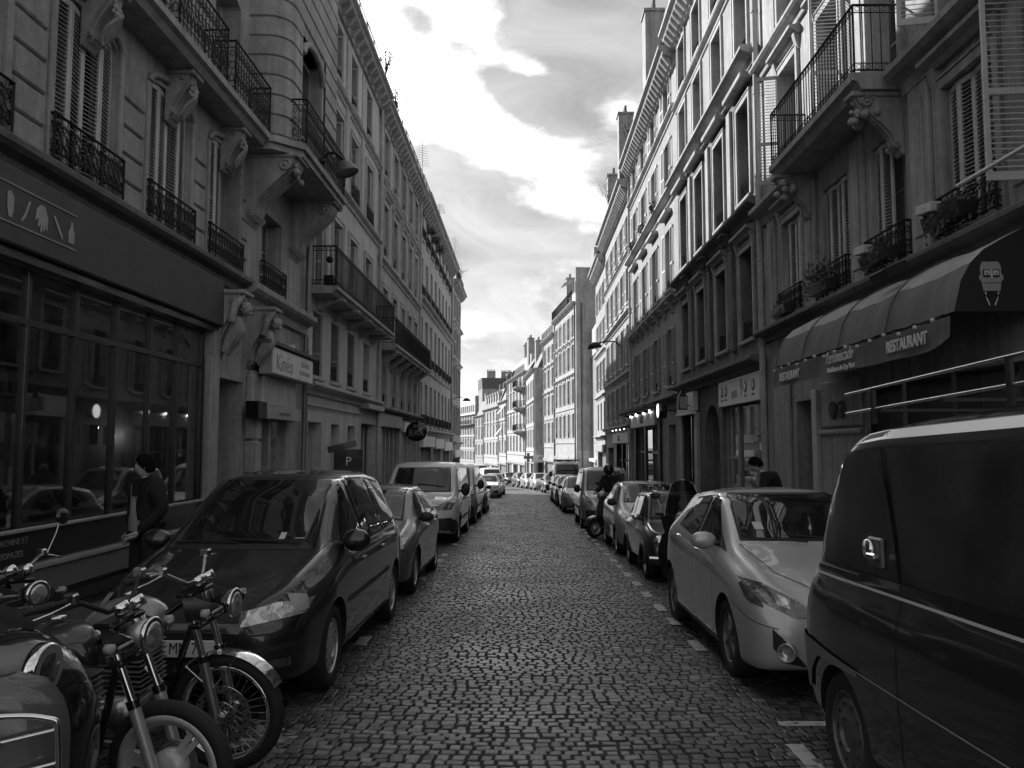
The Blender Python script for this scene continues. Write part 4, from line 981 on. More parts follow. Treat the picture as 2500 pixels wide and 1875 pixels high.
box_part(B, 'pale_door_jamb', 14.42, 14.66, .0, .09, -.8, 2.85, 'shut_light', .01)
for d in (13.3, 13.68):
    q = MB(); q.lathe([(.14, 0), (.16, .03), (.12, .05), (.1, .02), (.06, .05), (.001, .05)], 18, Matrix.Translation((B.u(d), .05, 2.45)) @ Matrix.Rotation(R(-90), 4, 'X')); B.part('round_ornament', q, 'trim_dark')
for d in (6.15, 8.3, 10.45, 12.5, 14.6, 16.9): box_part(B, 'pilaster', d - .26, d + .26, -.01, .07, 4.35, 6.7, 'st_R1', .02); box_part(B, 'pilaster_panel', d - .15, d + .15, .07, .09, 4.6, 6.45, 'st_R1', .01)
B.ledge(4.33, .3, .26, m='trim_dark'); B.ledge(7.05, .34, .4, 2, 10.8, m='trim'); B.ledge(7.05, .34, .4, 14.8, 17.5, m='trim'); B.ledge(10.3, .25, .3, m='trim')
# balcony
bal = B.balcony(10.9, 14.75, 7.06, .72, .24, 'bar', 1.0, 'trim', nbr=2, brz=.9)
q = MB(); rr_ = random.Random(8)
for i in range(30): q.ball((B.u(11.15 if i % 2 else 14.5) + rr_.uniform(-.16, .16), .45 + rr_.uniform(-.15, .25), 6.6 + rr_.uniform(-.22, .14)), rr_.uniform(.03, .08), 6)
q.obj('carved_foliage', 'trim', bal)
# shutters thrown wide open on the floor above and a big one close to the camera
shutter(B, B.u(16.2), .02, 7.22, .5, 2.3, 78, 'shut_grey'); shutter(B, B.u(13.0), .02, 7.22, .5, 2.25, 84, 'shut_white', label='bright white shutter folded out over the balcony')
shutter(B, B.u(8.05), .03, 4.55, .54, 2.5, 86, 'shut_light', single=True, label='large louvred shutter swung out next to the camera'); shutter(B, B.u(9.9), .02, 7.22, .5, 2.3, 80, 'shut_light')
B.cornice(15.6, .55, .6, 'trim'); B.roof(2.2, rail=False); B.pipe(17.45, -.6, 15, .12, .07, 'trim_light')
# flower boxes
pots = [(9.5, 4.5, 'box', 'dark leafy planter with a pale box on the nearest right window guard'), (11.4, 4.45, 'box', 'white trough propped on the planted guard of the second window'), (13.6, 4.45, 'bush', 'round shrub on the third first floor window guard above the awning'), (15.7, 4.4, 'small', 'small ivy on the farthest first floor guard above the awning')]
for i, (d, z, k_, lb) in enumerate(pots):
    t = link('window_planter', None, None, (XR - .16, d, z), (0, 0, R(90)), label=lb, cat='planter', group='planters on the first floor windows')
    q = MB(); q.prism([(-.02, 0), (.15, 0), (.19, .17), (-.06, .17)], -.42, .42, 'x'); q.obj('trough', 'wood_dark', t)
    foliage('leaves', t, (0, .08, .2 if k_ != 'bush' else .38), (.45, .16, .12) if k_ != 'bush' else (.42, .26, .24), 420 if k_ != 'small' else 160, .032, droop=.35, seed=20 + i)
    if k_ == 'box': q = MB(); q.bbox(.08, .46, .10, .24, .17, .29, .01, 0, Matrix.Rotation(R(-6), 4, 'Y')); q.obj('pale_box', 'shut_white', t)
# awning of the restaurant
aw = link('restaurant_awning', None, None, (XR, 2.6, 0), (0, 0, R(90)), label='long rounded restaurant awning with lettered valance over the right pavement', cat='awning')
a0, a1 = 3.0, 11.25   # local x = d - 2.6 ; near end .. far end
prof = [(.03, 4.12), (.22, 4.08), (.45, 3.96), (.66, 3.84), (.80, 3.70)]; prof2 = [(.80, 3.70), (.90, 3.52), (.96, 3.28), (.98, 3.20)]
near_x = 5.45
def sweep(pr, m, nm, x0=near_x, x1=a1):
    q = MB(); n = 48; rows = []
    for i in range(n + 1):
        x = x0 + (x1 - x0) * i / n
        sg2 = .035 * abs(math.sin(math.pi * 4 * (x - near_x - .1) / (a1 - near_x))) ** .7; rows.append([(x, y - sg2 * .6 + .004 * math.sin(x * 9 + z * 7), z - sg2 * (.7 if y < .9 else .15) + .005 * math.sin(x * 13 + y * 8)) for y, z in pr])
    q.grid(rows, smooth=True)
    # far end quarter round
    return q.obj(nm, m, aw)
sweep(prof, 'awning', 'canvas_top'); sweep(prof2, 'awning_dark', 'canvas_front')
for i in range(1, 4):
    q = MB(); x = near_x + (a1 - near_x) * i / 4 + .1; q.tube([(x, y + .006, z + .004) for y, z in prof + prof2[1:]], .008, 4); q.obj('canvas_seam', 'awning_dark', aw)
for x, nm in ((a1 - .004, 'far'), (near_x + .004, 'near')):
    q = MB(); q.prism([(y - .004, z - .006) for y, z in prof + prof2[1:]] + [(.03, 3.2)], x - .006, x, 'x'); o = q.obj('end_panel', 'awning_end', aw); fix_normals(o.data)
# valance hanging below, sagging slightly
q = MB(); n = 40; rows = []
for i in range(n + 1):
    x = near_x + .05 + (a1 - near_x - .03) * i / n; sg_ = .02 * math.sin(i * .9)
    rows.append([(x, .99, 3.16), (x, 1.0 + sg_ * .4, 3.0), (x, 1.01 + sg_, 2.84 + (.10 * max(0, 1 - i / 3.) ** 2))])
q.grid(rows); va = q.obj('valance', 'awning_dark', aw)
def vtext(t, size, xc, z, **k): 
    return text('lettering', t, size, 'text_light', va, (xc, 1.035, z), face='y', **k)
vtext('RESTAURANT', .19, 12.95 - 2.6, 2.97, bold=.005, squeeze=.82); vtext('RESTAURANT', .19, 8.98 - 2.6, 2.99, bold=.005, squeeze=.82)
vtext("l'embuscade", .24, 10.9 - 2.6, 3.06, shear=.35, squeeze=.8); vtext('Résidence du Cap Vert', .10, 10.85 - 2.6, 2.895, bold=.003)
# emblem on the near end panel: boxy face with glasses and two long whiskers
ex, ey, ez = near_x - .014, .60, 3.50
def emb(pts, m='shut_grey', dx=0.):
    q = MB(); q.prism([(ey - y, ez + z) for y, z in pts], ex - dx - .004, ex - dx, 'x'); o = q.obj('emblem', m, aw); fix_normals(o.data)
emb([(-.085, -.1), (.085, -.1), (.1, .0), (.1, .15), (.075, .2), (-.085, .2), (-.11, .14), (-.1, 0)]); emb([(-.12, .02), (-.1, .0), (-.1, .07), (-.12, .06)]); emb([(.1, 0), (.12, .02), (.12, .06), (.1, .07)])
for s_ in (-1, 1):
    emb([(s_ * .045 - .037, .04), (s_ * .045 + .037, .04), (s_ * .045 + .037, .12), (s_ * .045 - .037, .12)], 'black', .004); emb([(s_ * .045 - .027, .06), (s_ * .045 + .027, .06), (s_ * .045 + .027, .11), (s_ * .045 - .027, .11)], 'shut_light', .008)
    emb([(s_ * .045 - .009, .07), (s_ * .045 + .009, .07), (s_ * .045, .09)], 'black', .012)
    emb([(s_ * .075, -.11), (s_ * .055, -.11), (s_ * .06, -.17), (s_ * .03, -.25), (s_ * .022, -.24), (s_ * .045, -.17)], 'text_light')
emb([(-.012, .03), (.012, .03), (.01, .12), (-.01, .12)], 'shut_light', .008); emb([(-.09, -.02), (.09, -.02), (.09, -.012), (-.09, -.012)], 'sign_grey', .006)
# string of bulbs
ls = link('string_lights', None, None, (0, 0, 0), label='string of round bulbs looped along the awning above its valance', cat='string lights')
pts = []; q = MB()
for i in range(61):
    t = i / 60; pts.append((XR - 1.03, 8.15 + 5.7 * t, 3.19 - .05 * abs(math.sin(t * math.pi * 9))))
q.tube(pts, .006, 4); q.obj('cable', 'black', ls)
for i in range(15):
    q = MB(); t = (i + .5) / 15; q.ball((0, 0, 0), .027, 10); q.obj('bulb', 'shut_light', ls, (XR - 1.05, 8.15 + 5.7 * t, 3.15 - .02 * (i % 3)))
q = MB(); q.bbox(-.22, .22, 0, .3, -.05, .05, .01, 0, Matrix.Rotation(R(-25), 4, 'X')); tag(link('flood_light', q.mesh('flood_light', 'black'), None, (XR - .55, 10.1, 4.12), (0, 0, R(90))), 'black floodlight box fixed over the awning canvas', 'light')
q = MB(); q.tube([(0, 0, 0), (0, 2.4, .02)], .022, 8); tag(link('tube_light', q.mesh('tube_light', 'white'), None, (XR - .75, 5.9, 4.55)), 'long white tube projecting over the awning near the camera', 'light tube')
q = MB(); q.bbox(-.06, .06, 0, .12, 0, .24, .01); tag(link('alarm_box', q.mesh('alarm_box', 'shut_grey'), None, (XR, 10.35, 4.75), (0, 0, R(90))), 'small alarm box on the stone pier above the awning', 'alarm box')

# ---- R2
B = Bld('stone house with pilasters, dark lower floors and cleaned pale upper walls', 'R', 17.6, 27.3, XR, 16.4, 'st_R2')
c2 = [18.95, 21.4, 23.9, 26.2]
for i, d in enumerate(c2):
    B.win(d, 1.1, 4.35, 6.5, rev=.35, rail='scroll', railh=.45, rp=0, sur='ped', trim='trim', frame='wood_dark'); B.win(d, 1.05, 7.75, 10.1, rev=.35, rail='scroll', railh=.45, rp=0, sur='plain', trim='trim')
    B.win(d, 1.05, 11.3, 13.2, rev=.3, rail='scroll', railh=.4, rp=0, sur='plain', trim='trim_light'); B.win(d, 1.05, 13.9, 15.5, rev=.25, rail='scroll', railh=.4, rp=0, sur='plain', trim='trim_light')
    for dd in (-1.2, 1.2) if i == 0 else (1.2,):
        x = d + dd
        if B.d0 + .3 < x < B.d1 - .2: box_part(B, 'pilaster', x - .17, x + .17, -.01, .08, 7.6, 10.4, 'trim', .02); box_part(B, 'pilaster', x - .17, x + .17, -.01, .1, 4.2, 6.8, 'trim_dark', .02); link('console', console_mesh(.3, .45, .22, 'trim_dark'), B.root, (B.u(x), .0, 7.2))
    box_part(B, 'window_hood', d - .85, d + .85, .0, .3, 10.42, 10.56, 'trim', .02)
B.op(17.75, 21.6, -.9, 2.85, .3); B.op(21.95, 23.7, -1, 3.0, .7, .8); B.op(24.35, 27.1, -1, 2.85, .25)
B.wall(bands=[(10.9, 16.4, 'st_R2b')])  # paler upper band has sunlight put into its colour
B.ledge(3.85, .36, .3, m='trim_dark'); B.ledge(7.42, .34, .34, m='trim_dark'); B.ledge(10.95, .42, .36, m='trim'); B.ledge(13.6, .18, .2, m='trim_light')
B.cornice(16.3, .6, .6, 'trim_light', pitch=.4); B.roof(2.2, chim=[(20, 1.8, 3.4, 3)])
sg = box_part(B, 'sign_panel', 17.8, 21.6, .04, .10, 2.86, 3.52, 'sign_white', .008)
text('lettering', 'BATI', .26, 'sign_text', sg, (B.u(19.95), .104, 3.1), squeeze=.9); text('lettering', '9', .6, 'sign_text', sg, (B.u(19.3), .104, 3.22), squeeze=.8)
for i, d in enumerate((18.3, 18.95, 20.8, 21.2)):
    q = MB(); q.lathe([(.001, 0), (.14, 0), (.14, .006), (.001, .006)], 20, Matrix.Translation((B.u(d), .102, 3.24)) @ Matrix.Rotation(R(-90), 4, 'X')); q.obj('round_pictogram', 'sign_text', sg)
    q = MB(); q.box(B.u(d) - .05, B.u(d) + .05, .109, .112, 3.17, 3.3); q.obj('pictogram_mark', 'sign_white', sg); text('lettering', ['PEINTRE', 'VITRIER', 'PLOMBIER', 'MAÇON'][i], .06, 'sign_text', sg, (B.u(d), .104, 3.02))
room(B, 17.75, 21.6, -.9, 2.85, 2.4, -.3)
for d in (17.8, 20.4, 21.1, 21.55): box_part(B, 'shopfront_post', d - .05, d + .05, -.22, -.1, -.9, 2.85, 'shut_grey')
for z in (1.5, .75): box_part(B, 'shopfront_rail', 20.4, 21.55, -.2, -.12, z, z + .09, 'shut_grey')
u0, u1 = B.rng(17.8, 20.4); B.part('shop_pane', MB().add([(u0, -.16, -.6), (u1, -.16, -.6), (u1, -.16, 2.85), (u0, -.16, 2.85)], [(0, 3, 2, 1)]), 'shopglass')
u0, u1 = B.rng(20.4, 21.55); B.part('shop_pane', MB().add([(u0, -.15, -.6), (u1, -.15, -.6), (u1, -.15, 2.85), (u0, -.15, 2.85)], [(0, 3, 2, 1)]), 'shopglass')
for (d, z) in ((18.2, 2.0), (19.3, 1.95), (20.8, 2.05)):
    q = MB(); q.lathe([(.09, .16), (.17, -.1), (.16, -.1), (.08, .15)], 14, Matrix.Translation((B.u(d), -.7, z))); q.tube([(B.u(d), -.7, z), (B.u(d), -.7, 2.85)], .008, 4); B.part('pendant_lamp', q, 'sign_grey')
box_part(B, 'display_panel', 18.0, 19.2, -.9, -.86, .95, 1.4, 'curtain'); box_part(B, 'display_panel', 19.3, 20.3, -1.0, -.95, -.3, 1.2, 'sign_grey')
box_part(B, 'dark_doorway', 21.95, 23.7, -.7, -.65, -1, 3.0, 'black')
box_part(B, 'sign_panel', 24.4, 27.0, .03, .2, 2.9, 3.5, 'sign_white', .02)
box_part(B, 'shopfront_pier', 24.3, 24.62, .0, .12, -1, 2.85, 'shut_grey', .02); box_part(B, 'shopfront_pier', 26.85, 27.1, .0, .1, -1, 2.85, 'shut_grey', .02); box_part(B, 'shopfront_post', 25.6, 25.75, -.2, -.1, -1, 2.85, 'shut_grey')
box_part(B, 'lintel_strip', 24.4, 27.0, .1, .24, 2.8, 2.88, 'white', .01)
u0, u1 = B.rng(24.62, 26.85); B.part('shop_pane', MB().add([(u0, -.15, -.8), (u1, -.15, -.8), (u1, -.15, 2.8), (u0, -.15, 2.8)], [(0, 3, 2, 1)]), 'shopglass'); room(B, 24.35, 27.1, -1, 2.85, 1.8, -.25)
box_part(B, 'display_frame', 24.8, 25.4, -.6, -.58, .6, 1.3, 'paper'); box_part(B, 'display_frame', 25.9, 26.5, -.7, -.68, 1.2, 1.9, 'curtain'); box_part(B, 'shop_banner', 24.8, 26.0, -.14, -.13, .15, .25, 'white')
# lantern on the panel
ln = link('wall_lantern', None, None, (XR - .42, 24.9, 2.98), label='black four sided carriage lantern on the white shop panel', cat='lantern')
q = MB()
for sx in (-1, 1):
    for sy in (-1, 1): q.tube([(sx * .11, sy * .11, 0), (sx * .13, sy * .13, .38)], .014, 4, smooth=False)
q.box(-.14, .14, -.14, .14, -.03, 0); q.lathe([(.2, .38), (.16, .42), (.07, .52), (.06, .58), (.08, .6), (.001, .62)], 4, Matrix.Rotation(R(45), 4, 'Z'), smooth=False); q.obj('lantern_frame', 'iron', ln)
q = MB(); q.box(-.1, .1, -.1, .1, .0, .37); q.obj('lantern_glass', 'shut_grey', ln); q = MB(); q.tube([(.0, 0, .1), (.22, 0, .1)], .02, 5); q.obj('bracket', 'iron', ln)
# projecting round lit sign
rs = link('round_sign', None, None, (XR - .55, 27.9, 3.05), label='dark round box sign with a lit white face beside the white shop panel', cat='sign')
q = MB(); q.lathe([(.001, -.14), (.26, -.14), (.27, -.12), (.27, .12), (.26, .14), (.001, .14)], 28, Matrix.Rotation(R(90), 4, 'Y')); q.obj('sign_box', 'gloss_black', rs)
q = MB(); q.lathe([(.001, 0), (.24, 0), (.24, .01), (.001, .012)], 28, Matrix.Translation((-.142, 0, 0)) @ Matrix.Rotation(R(-90), 4, 'Y')); q.obj('lit_face', 'sign_lit', rs)
q = MB(); q.tube([(.14, 0, 0), (.55, 0, 0)], .03, 6); q.obj('bracket', 'iron', rs)

# ---- R3
B = Bld('cream house with many louvred shutters and spotlit shop fascias on the right', 'R', 27.3, 39.6, XR, 16.0, 'st_R3')
c3 = [29.2, 32.3, 35.2, 38.0]
for i, d in enumerate(c3):
    B.win(d, 1.0, 4.0, 6.1, rev=.2, shut='open', rail='scroll', railh=.35, rp=0, shm='shut_grey', trim='trim_light'); B.win(d, 1., 7.55, 9.8, rev=.2, shut='open', rail='scroll', railh=.4, rp=0, shm='shut_grey' if i % 2 else 'shut_light', trim='trim_light')
    B.win(d, 1., 11.2, 13.1, rev=.2, shut='open', shm='shut_light', trim='trim_light'); B.win(d, 1., 14.1, 15.4, rev=.2, shut='open', shm='shut_white', trim='trim_light')
    for x in (d - .8, d + .8):
        if 27.7 < x < 39.3: link('console', console_mesh(.2, .4, .16, 'trim_light'), B.root, (B.u(x), 0, 6.95))
    box_part(B, 'window_hood', d - .8, d + .8, 0, .26, 10.28, 10.42, 'trim_light', .02)
B.op(28.3, 29.7, -1.2, 2.6, .5); B.op(31.6, 39.2, -1.5, 2.6, .35); B.wall()
B.ledge(3.6, .3, .26, m='trim_dark'); B.ledge(7.15, .3, .3, m='trim_light'); B.ledge(10.95, .34, .3, m='trim_light'); B.ledge(13.85, .2, .22, m='trim_light')
B.cornice(15.95, .6, .7, 'trim', pitch=.42); B.roof(2.0, chim=[(33.8, .9, 4.6, -.1), (29.5, 1.2, 4.4, .3)])
box_part(B, 'dark_doorway', 28.3, 29.7, -.5, -.45, -1.2, 2.6, 'sign_grey')
box_part(B, 'shopfront_canopy', 31.0, 39.5, .0, .75, 3.3, 3.45, 'trim_dark', .02)
fp = box_part(B, 'fascia_panel', 31.7, 38.9, .04, .2, 2.65, 3.25, 'sign_white', .02); text('lettering', 'TEK', .5, 'sign_text', fp, (B.u(35.2), .21, 2.95), ext=.02)
for d in (31.4, 35.0, 38.2): box_part(B, 'dark_pier', d - .28, d + .28, .0, .1, -1.4, 3.2 if d < 32 else 2.62, 'black')
u0, u1 = B.rng(31.7, 39.1); B.part('shop_pane', MB().add([(u0, -.16, -1.2), (u1, -.16, -1.2), (u1, -.16, 2.6), (u0, -.16, 2.6)], [(0, 3, 2, 1)]), 'shopglass'); room(B, 31.6, 39.2, -1.5, 2.6, 2.2, -.35, 'sign_grey')
for d in (32.4, 33.2, 34.0, 36.4, 37.2): box_part(B, 'glazing_bar', d - .03, d + .03, -.14, -.08, -1.2, 2.6, 'sign_grey')
box_part(B, 'glazing_rail', 31.7, 39.1, -.14, -.07, 1.5, 1.6, 'sign_grey'); box_part(B, 'light_strip', 32.0, 37, -1.9, -1.88, .1, .24, 'white')
def spot(B, d, z, lb):
    t = link('spot_lamp', None, None, (XR - .55, d, z), label=lb, cat='spot lamp', group='spot lamps over the shop fascias')
    q = MB(); q.lathe([(.04, 0), (.05, .2), (.075, .26), (.06, .26)], 10, Matrix.Rotation(R(90), 4, 'Y') @ Matrix.Rotation(R(25), 4, 'X')); q.tube([(0, 0, 0), (.4, 0, .02)], .012, 4); q.obj('lamp_body', 'black', t)
    q = MB(); q.lathe([(.001, 0), (.06, 0), (.065, .03), (.001, .045)], 10, Matrix.Translation((.27, 0, 0)) @ Matrix.Rotation(R(90), 4, 'Y') @ Matrix.Rotation(R(25), 4, 'X')); q.obj('lit_lens', 'lamp_on', t)
for i, d in enumerate((32.6, 34.3, 36.6, 38.4)): spot(B, d, 3.22, 'lit black spot lamp above the nearer pale fascia, ' + ['nearest to the camera', 'second along', 'third along', 'farthest along'][i])
B.pipe(39.5, -1.2, 15, .1, .06, 'trim_light')
fl = [(30.6, 'drooping flowers on the ledge of the cream house nearest the camera'), (33.8, 'drooping flowers on the middle of the ledge of the cream house'), (36.7, 'drooping flowers on the farther ledge of the cream house')]
for i, (d, lb) in enumerate(fl): foliage('flower_box', None, (XR - .3, d, 11.1), (.16, .4, .22), 160, .07, seed=60 + i, label=lb, cat='plant', group='flowers on the ledge of the cream house')

# ---- R4
B = Bld('pale house with white shutters and bracketed cornice farther along the right', 'R', 39.6, 52.5, XR, 15.3, 'st_R4')
for i in range(5):
    d = 40.9 + i * 2.5
    B.win(d, 1., 3.2, 5.1, rev=.18, shut='open', shm='shut_grey', trim='trim_light'); B.win(d, 1., 6.0, 8.1, rev=.18, shut='open', shm='shut_light', trim='trim_light'); B.win(d, 1., 9.2, 11.1, rev=.18, shut='open', shm='shut_white', trim='trim_light'); B.win(d, 1., 12.2, 13.8, rev=.18, shut='open', shm='shut_white', trim='trim_light')
B.op(40.3, 46.3, -1.6, 1.9, .35); B.op(47.2, 51.5, -1.8, 1.7, .35); B.wall()
B.ledge(2.9, .3, .26, m='trim'); B.ledge(5.6, .2, .2, m='trim_light'); B.ledge(8.7, .26, .26, m='trim_light'); B.ledge(11.8, .15, .16, m='trim_light')
B.cornice(15.3, .65, .8, 'trim', pitch=.42); B.roof(2.0, chim=[(43.6, .8, 4.9, -.1), (50.5, .7, 3.8, .0)])
fp = box_part(B, 'fascia_panel', 40.0, 47.0, .04, .2, 1.95, 2.5, 'sign_white', .02); text('lettering', 'TEK', .45, 'sign_text', fp, (B.u(44), .21, 2.22), ext=.02)
box_part(B, 'lit_shop_back', 40.3, 46.3, -1.4, -1.36, -1.6, 1.9, 'curtain'); u0, u1 = B.rng(40.3, 46.3); B.part('shop_pane', MB().add([(u0, -.16, -1.2), (u1, -.16, -1.2), (u1, -.16, 1.9), (u0, -.16, 1.9)], [(0, 3, 2, 1)]), 'shopglass')
for d in (40.5, 43.4, 46.2): box_part(B, 'dark_pier', d - .2, d + .2, .0, .08, -1.6, 1.9, 'black')
for d in (41.2, 42, 42.7, 44.2, 45, 45.7): box_part(B, 'glazing_bar', d - .03, d + .03, -.14, -.08, -1.4, 1.9, 'black')
box_part(B, 'glazing_rail', 40.3, 46.3, -.14, -.07, 1.0, 1.08, 'black'); box_part(B, 'shopfront_back', 47.2, 51.5, -.35, -.3, -1.8, 1.7, 'sign_grey')
for i, d in enumerate((41, 42.8, 44.6, 46.4)): spot(B, d, 2.72, 'lit black spot lamp above the farther pale fascia, ' + ['nearest to the camera', 'second along', 'third along', 'farthest along'][i])
q = MB(); q.prism([(0, 2.75), (.75, 2.62), (.75, 2.7), (0, 2.85)], *B.rng(39.9, 47.2), 'x'); B.part('shopfront_canopy', q, 'trim_dark')
sl = link('street_lamp', None, None, (XR - .05, 44.0, 7.4), (0, 0, R(180)), label='dark street lamp on a curved arm from the right facades', cat='street lamp')
q = MB(); q.tube([(0, 0, -.1), (.25, 0, .15), (.7, 0, .2), (1.2, 0, .1)], .04, 6); q.obj('arm', 'iron', sl); q = MB(); q.lathe([(.06, .16), (.3, .08), (.42, -.18), (.36, -.18)], 14, Matrix.Translation((1.45, 0, -.02)) @ Matrix.Rotation(R(12), 4, 'Y')); q.obj('lamp_shade', 'iron', sl)
# ---- R5
B = Bld('narrow pale house at the far end of the right straight row', 'R', 52.5, 59.6, XR, 14.6, 'st_R4')
for i in range(3):
    d = 53.7 + i * 2.3
    for z0_, z1_ in ((2.9, 4.8), (5.7, 7.7), (8.7, 10.5), (11.4, 13.0)): B.win(d, .95, z0_, z1_, rev=.18, shut='open' if z0_ > 3 else None, shm='shut_white', trim='trim_light', far=True)
B.op(53, 58.8, -2.2, 1.3, .35); B.wall(); box_part(B, 'shopfront_back', 53, 58.8, -.35, -.3, -2.2, 1.3, 'sign_grey'); box_part(B, 'fascia_panel', 52.8, 59, .03, .2, 1.4, 1.9, 'shut_grey', .02)
B.ledge(2.5, .3, .26, m='trim'); B.ledge(8.3, .2, .2, m='trim_light'); B.ledge(5.3, .2, .2, m='trim_light'); B.cornice(14.6, .6, .8, 'trim', pitch=.45); B.roof(1.8)
# recessed modern slot
B = Bld('recessed modern block with tall white vertical bands', 'R', 59.6, 67.9, XR + .6, 11.5, 'st_R4')
B.wall()
for i in range(7): box_part(B, 'white_band', 59.9 + i * 1.15, 60.25 + i * 1.15, 0, .25, -1, 9.2, 'white', .02)
box_part(B, 'parapet', 59.6, 67.9, .0, .3, 9.3, 11.5, 'shut_white'); box_part(B, 'entrance_hood', 60, 66, .0, .7, .55, .8, 'white', .02); box_part(B, 'dark_glazing', 60, 67, .0, .05, -2, .5, 'glass')

# ================================================================== FAR BUILDINGS along the bend
def seg(label, p0, p1, z1, wm, floors, nw, **k):
    nw = max(3, int(nw * .85))
    L_ = math.dist(p0, p1); a = math.degrees(math.atan2(p1[1] - p0[1], p1[0] - p0[0]))
    b = Bld(label, 'F', 0, L_, z1=z1, wm=wm, origin=p0, rot=a, z0=G(max(p0[1], p1[1])) - 1, depth=k.get('depth', 9))
    g = G((p0[1] + p1[1]) / 2)
    for (z0_, z1_) in floors:
        for i in range(nw):
            b.win((i + .5) * L_ / nw, min(.95, L_ / nw * .42), z0_, z1_, rev=.14, far=True, shut='open' if L_ / nw > 1.7 else None, shm='shut_white', sur='ped' if z0_ > floors[0][0] and z0_ < floors[-1][0] else 'plain', trim='trim_light', frame='shut_white', railh=.5, rail=('scroll' if (i + int(z0_)) % 3 == 0 else None), rp=0)
    n = max(1, nw // 2)
    for i in range(n): b.op((i + .12) * L_ / n, (i + .88) * L_ / n, g - 1.2, g + 2.5, .3)
    b.wall()
    for i in range(n): box_part(b, 'shopfront_back', (i + .12) * L_ / n, (i + .88) * L_ / n, -.3, -.25, g - 1.2, g + 2.5, 'glass' if i % 2 else 'sign_grey')
    box_part(b, 'fascia_panel', .2, L_ - .2, .02, .12, g + 2.6, g + 2.95, 'trim', .02)
    for u_ in (.15, L_ - .15): q = MB(); q.tube([(u_, .07, g), (u_, .07, z1 - .4)], .06, 6); b.part('downpipe', q, 'trim_dark')
    for z in k.get('ledges', [f_[0] - .45 for f_ in floors]): b.ledge(z, .09, .09, m='trim')
    b.cornice(z1, .4, .4, 'trim', mod=True, pitch=.6)
    return b
fl4 = [(2.5, 4.6), (5.5, 7.6), (8.5, 10.6), (11.3, 13.2)]
b = seg('tall sunlit cream block with a blank side wall facing up the street', (4.3, 68), (2.95, 80), 14.2, 'st_F2', fl4, 6, shut=None)
q = MB(); q.box(-.35, .0, -9, .02, G(68) - 1, 17.1); b.part('party_wall', q, 'party'); q = MB(); q.box(-.352, 1.2, -6.5, -1.6, 17.1, 18.9); b.part('chimney_block', q, 'party')
q = MB(); q.box(.0, 12.07, -8.8, -1.2, 14.2, 16.4); b.part('attic_storey', q, 'st_F'); link('railing', rail_mesh(11.9, .9, 'bar'), b.root, (.05, .3, 14.25)); b.roof(.8, rail=False, chim=[(9, 1.8, 3.6, 2), (4, 1.2, 3.4, 2), (11, .8, 4.2, 1)])
q = MB(); q.prism([(.0, 16.2), (1.0, 15.7), (1.0, 15.75), (.0, 16.3)], .1, 2.2, 'x', 0); b.part('attic_blind', q, 'shut_grey')
q = MB(); q.box(-.40, -.352, -9, .05, G(68) - 1, 1.4); b.part('side_base', q, 'trim_light')
q = MB(); q.tube([(-.43, -.45, -2), (-.43, -.45, 14)], .07, 6); b.part('downpipe', q, 'trim_dark')
for (y_, z_, w_, h_) in ((-1.2, 9.5, .5, 2.6), (-.9, 3.2, .7, 1.8), (-1.5, 13.4, .9, 1.2)): q = MB(); q.box(-.362, -.350, y_ - w_ / 2, y_ + w_ / 2, z_, z_ + h_); b.part('patched_render', q, 'trim')
for i, (u, z) in enumerate(((2.0, 6.0), (4.2, 6.0), (6, 3.0), (8, 3.0))): pass
b = seg('cream house stepped slightly lower past the blank walled block', (2.95, 80), (2.0, 88.5), 13.2, 'st_F2', [(2.1, 4.2), (5.0, 7.0), (7.9, 9.8), (10.6, 12.2)], 4); b.roof(2.2, rail=True, chim=[(4, 2, 3.4, 2)])
b = seg('corner pharmacy house with a grey flank wall facing the camera', (1.05, 90), (.05, 104), 10.6, 'st_F', [(1.6, 3.7), (4.5, 6.5), (7.4, 9.4)], 5); b.roof(2.6, rail=False, chim=[(6, 2.2, 3.5, 2), (2, 1.5, 3.2, 2), (11, 1.6, 4.4, 1)])
q = MB(); q.box(-.3, .0, -4, .02, G(90) - 1, 10.6); fw = b.part('flank_wall', q, 'party')
for z0_ in (1.6, 4.5, 7.4):
    q = MB(); q.box(-.33, -.3, -1.9, -1.0, z0_, z0_ + 2); b.part('flank_shutter', q, 'shut_grey')
q = MB(); q.box(-.36, -.31, -2.9, -.3, -2.9, -.1); b.part('dark_shopfront', q, 'black')
sgn = link('pharmacy_sign', MB().box(-1.1, 1.1, -.08, .08, 0, .75).mesh('pharmacy_sign', 'white'), None, (1.75, 89.3, -.02), label='pale pharmacy fascia board with slanted capital letters', cat='sign'); text('lettering', 'PHARMACIE', .62, 'black', sgn, (1.3, -.09, .38), face='-y', shear=.3)
q = MB(); q.box(-.5, .5, -.06, .06, -.16, .16); q.box(-.16, .16, -.07, .07, -.5, .5); tag(link('pharmacy_cross', q.mesh('pharmacy_cross', 'iron_grey'), None, (.3, 89.0, .5)), 'dark cross sign projecting at the pharmacy corner', 'sign')
b = seg('sunlit house with stacked cantilevered balconies at its near end', (.05, 104), (-2.9, 124), 11.6, 'st_F', [(1.0, 3.2), (4.1, 6.2), (7.1, 9.1), (9.7, 11.2)], 8); b.roof(1.8, rail=True, chim=[(10, 2.5, 5.0, 2), (5, 1.5, 4.8, 1), (16, 2, 5.2, 2)])
for z in (3.7, 6.8, 9.5): b.balcony(.3, 4.0, z, 1.3, .2, 'scroll', .9, 'trim', nbr=2)
q = MB(); q.box(3, 20, -8, -1.2, 11.6, 14.2); b.part('attic_storey', q, 'st_F')
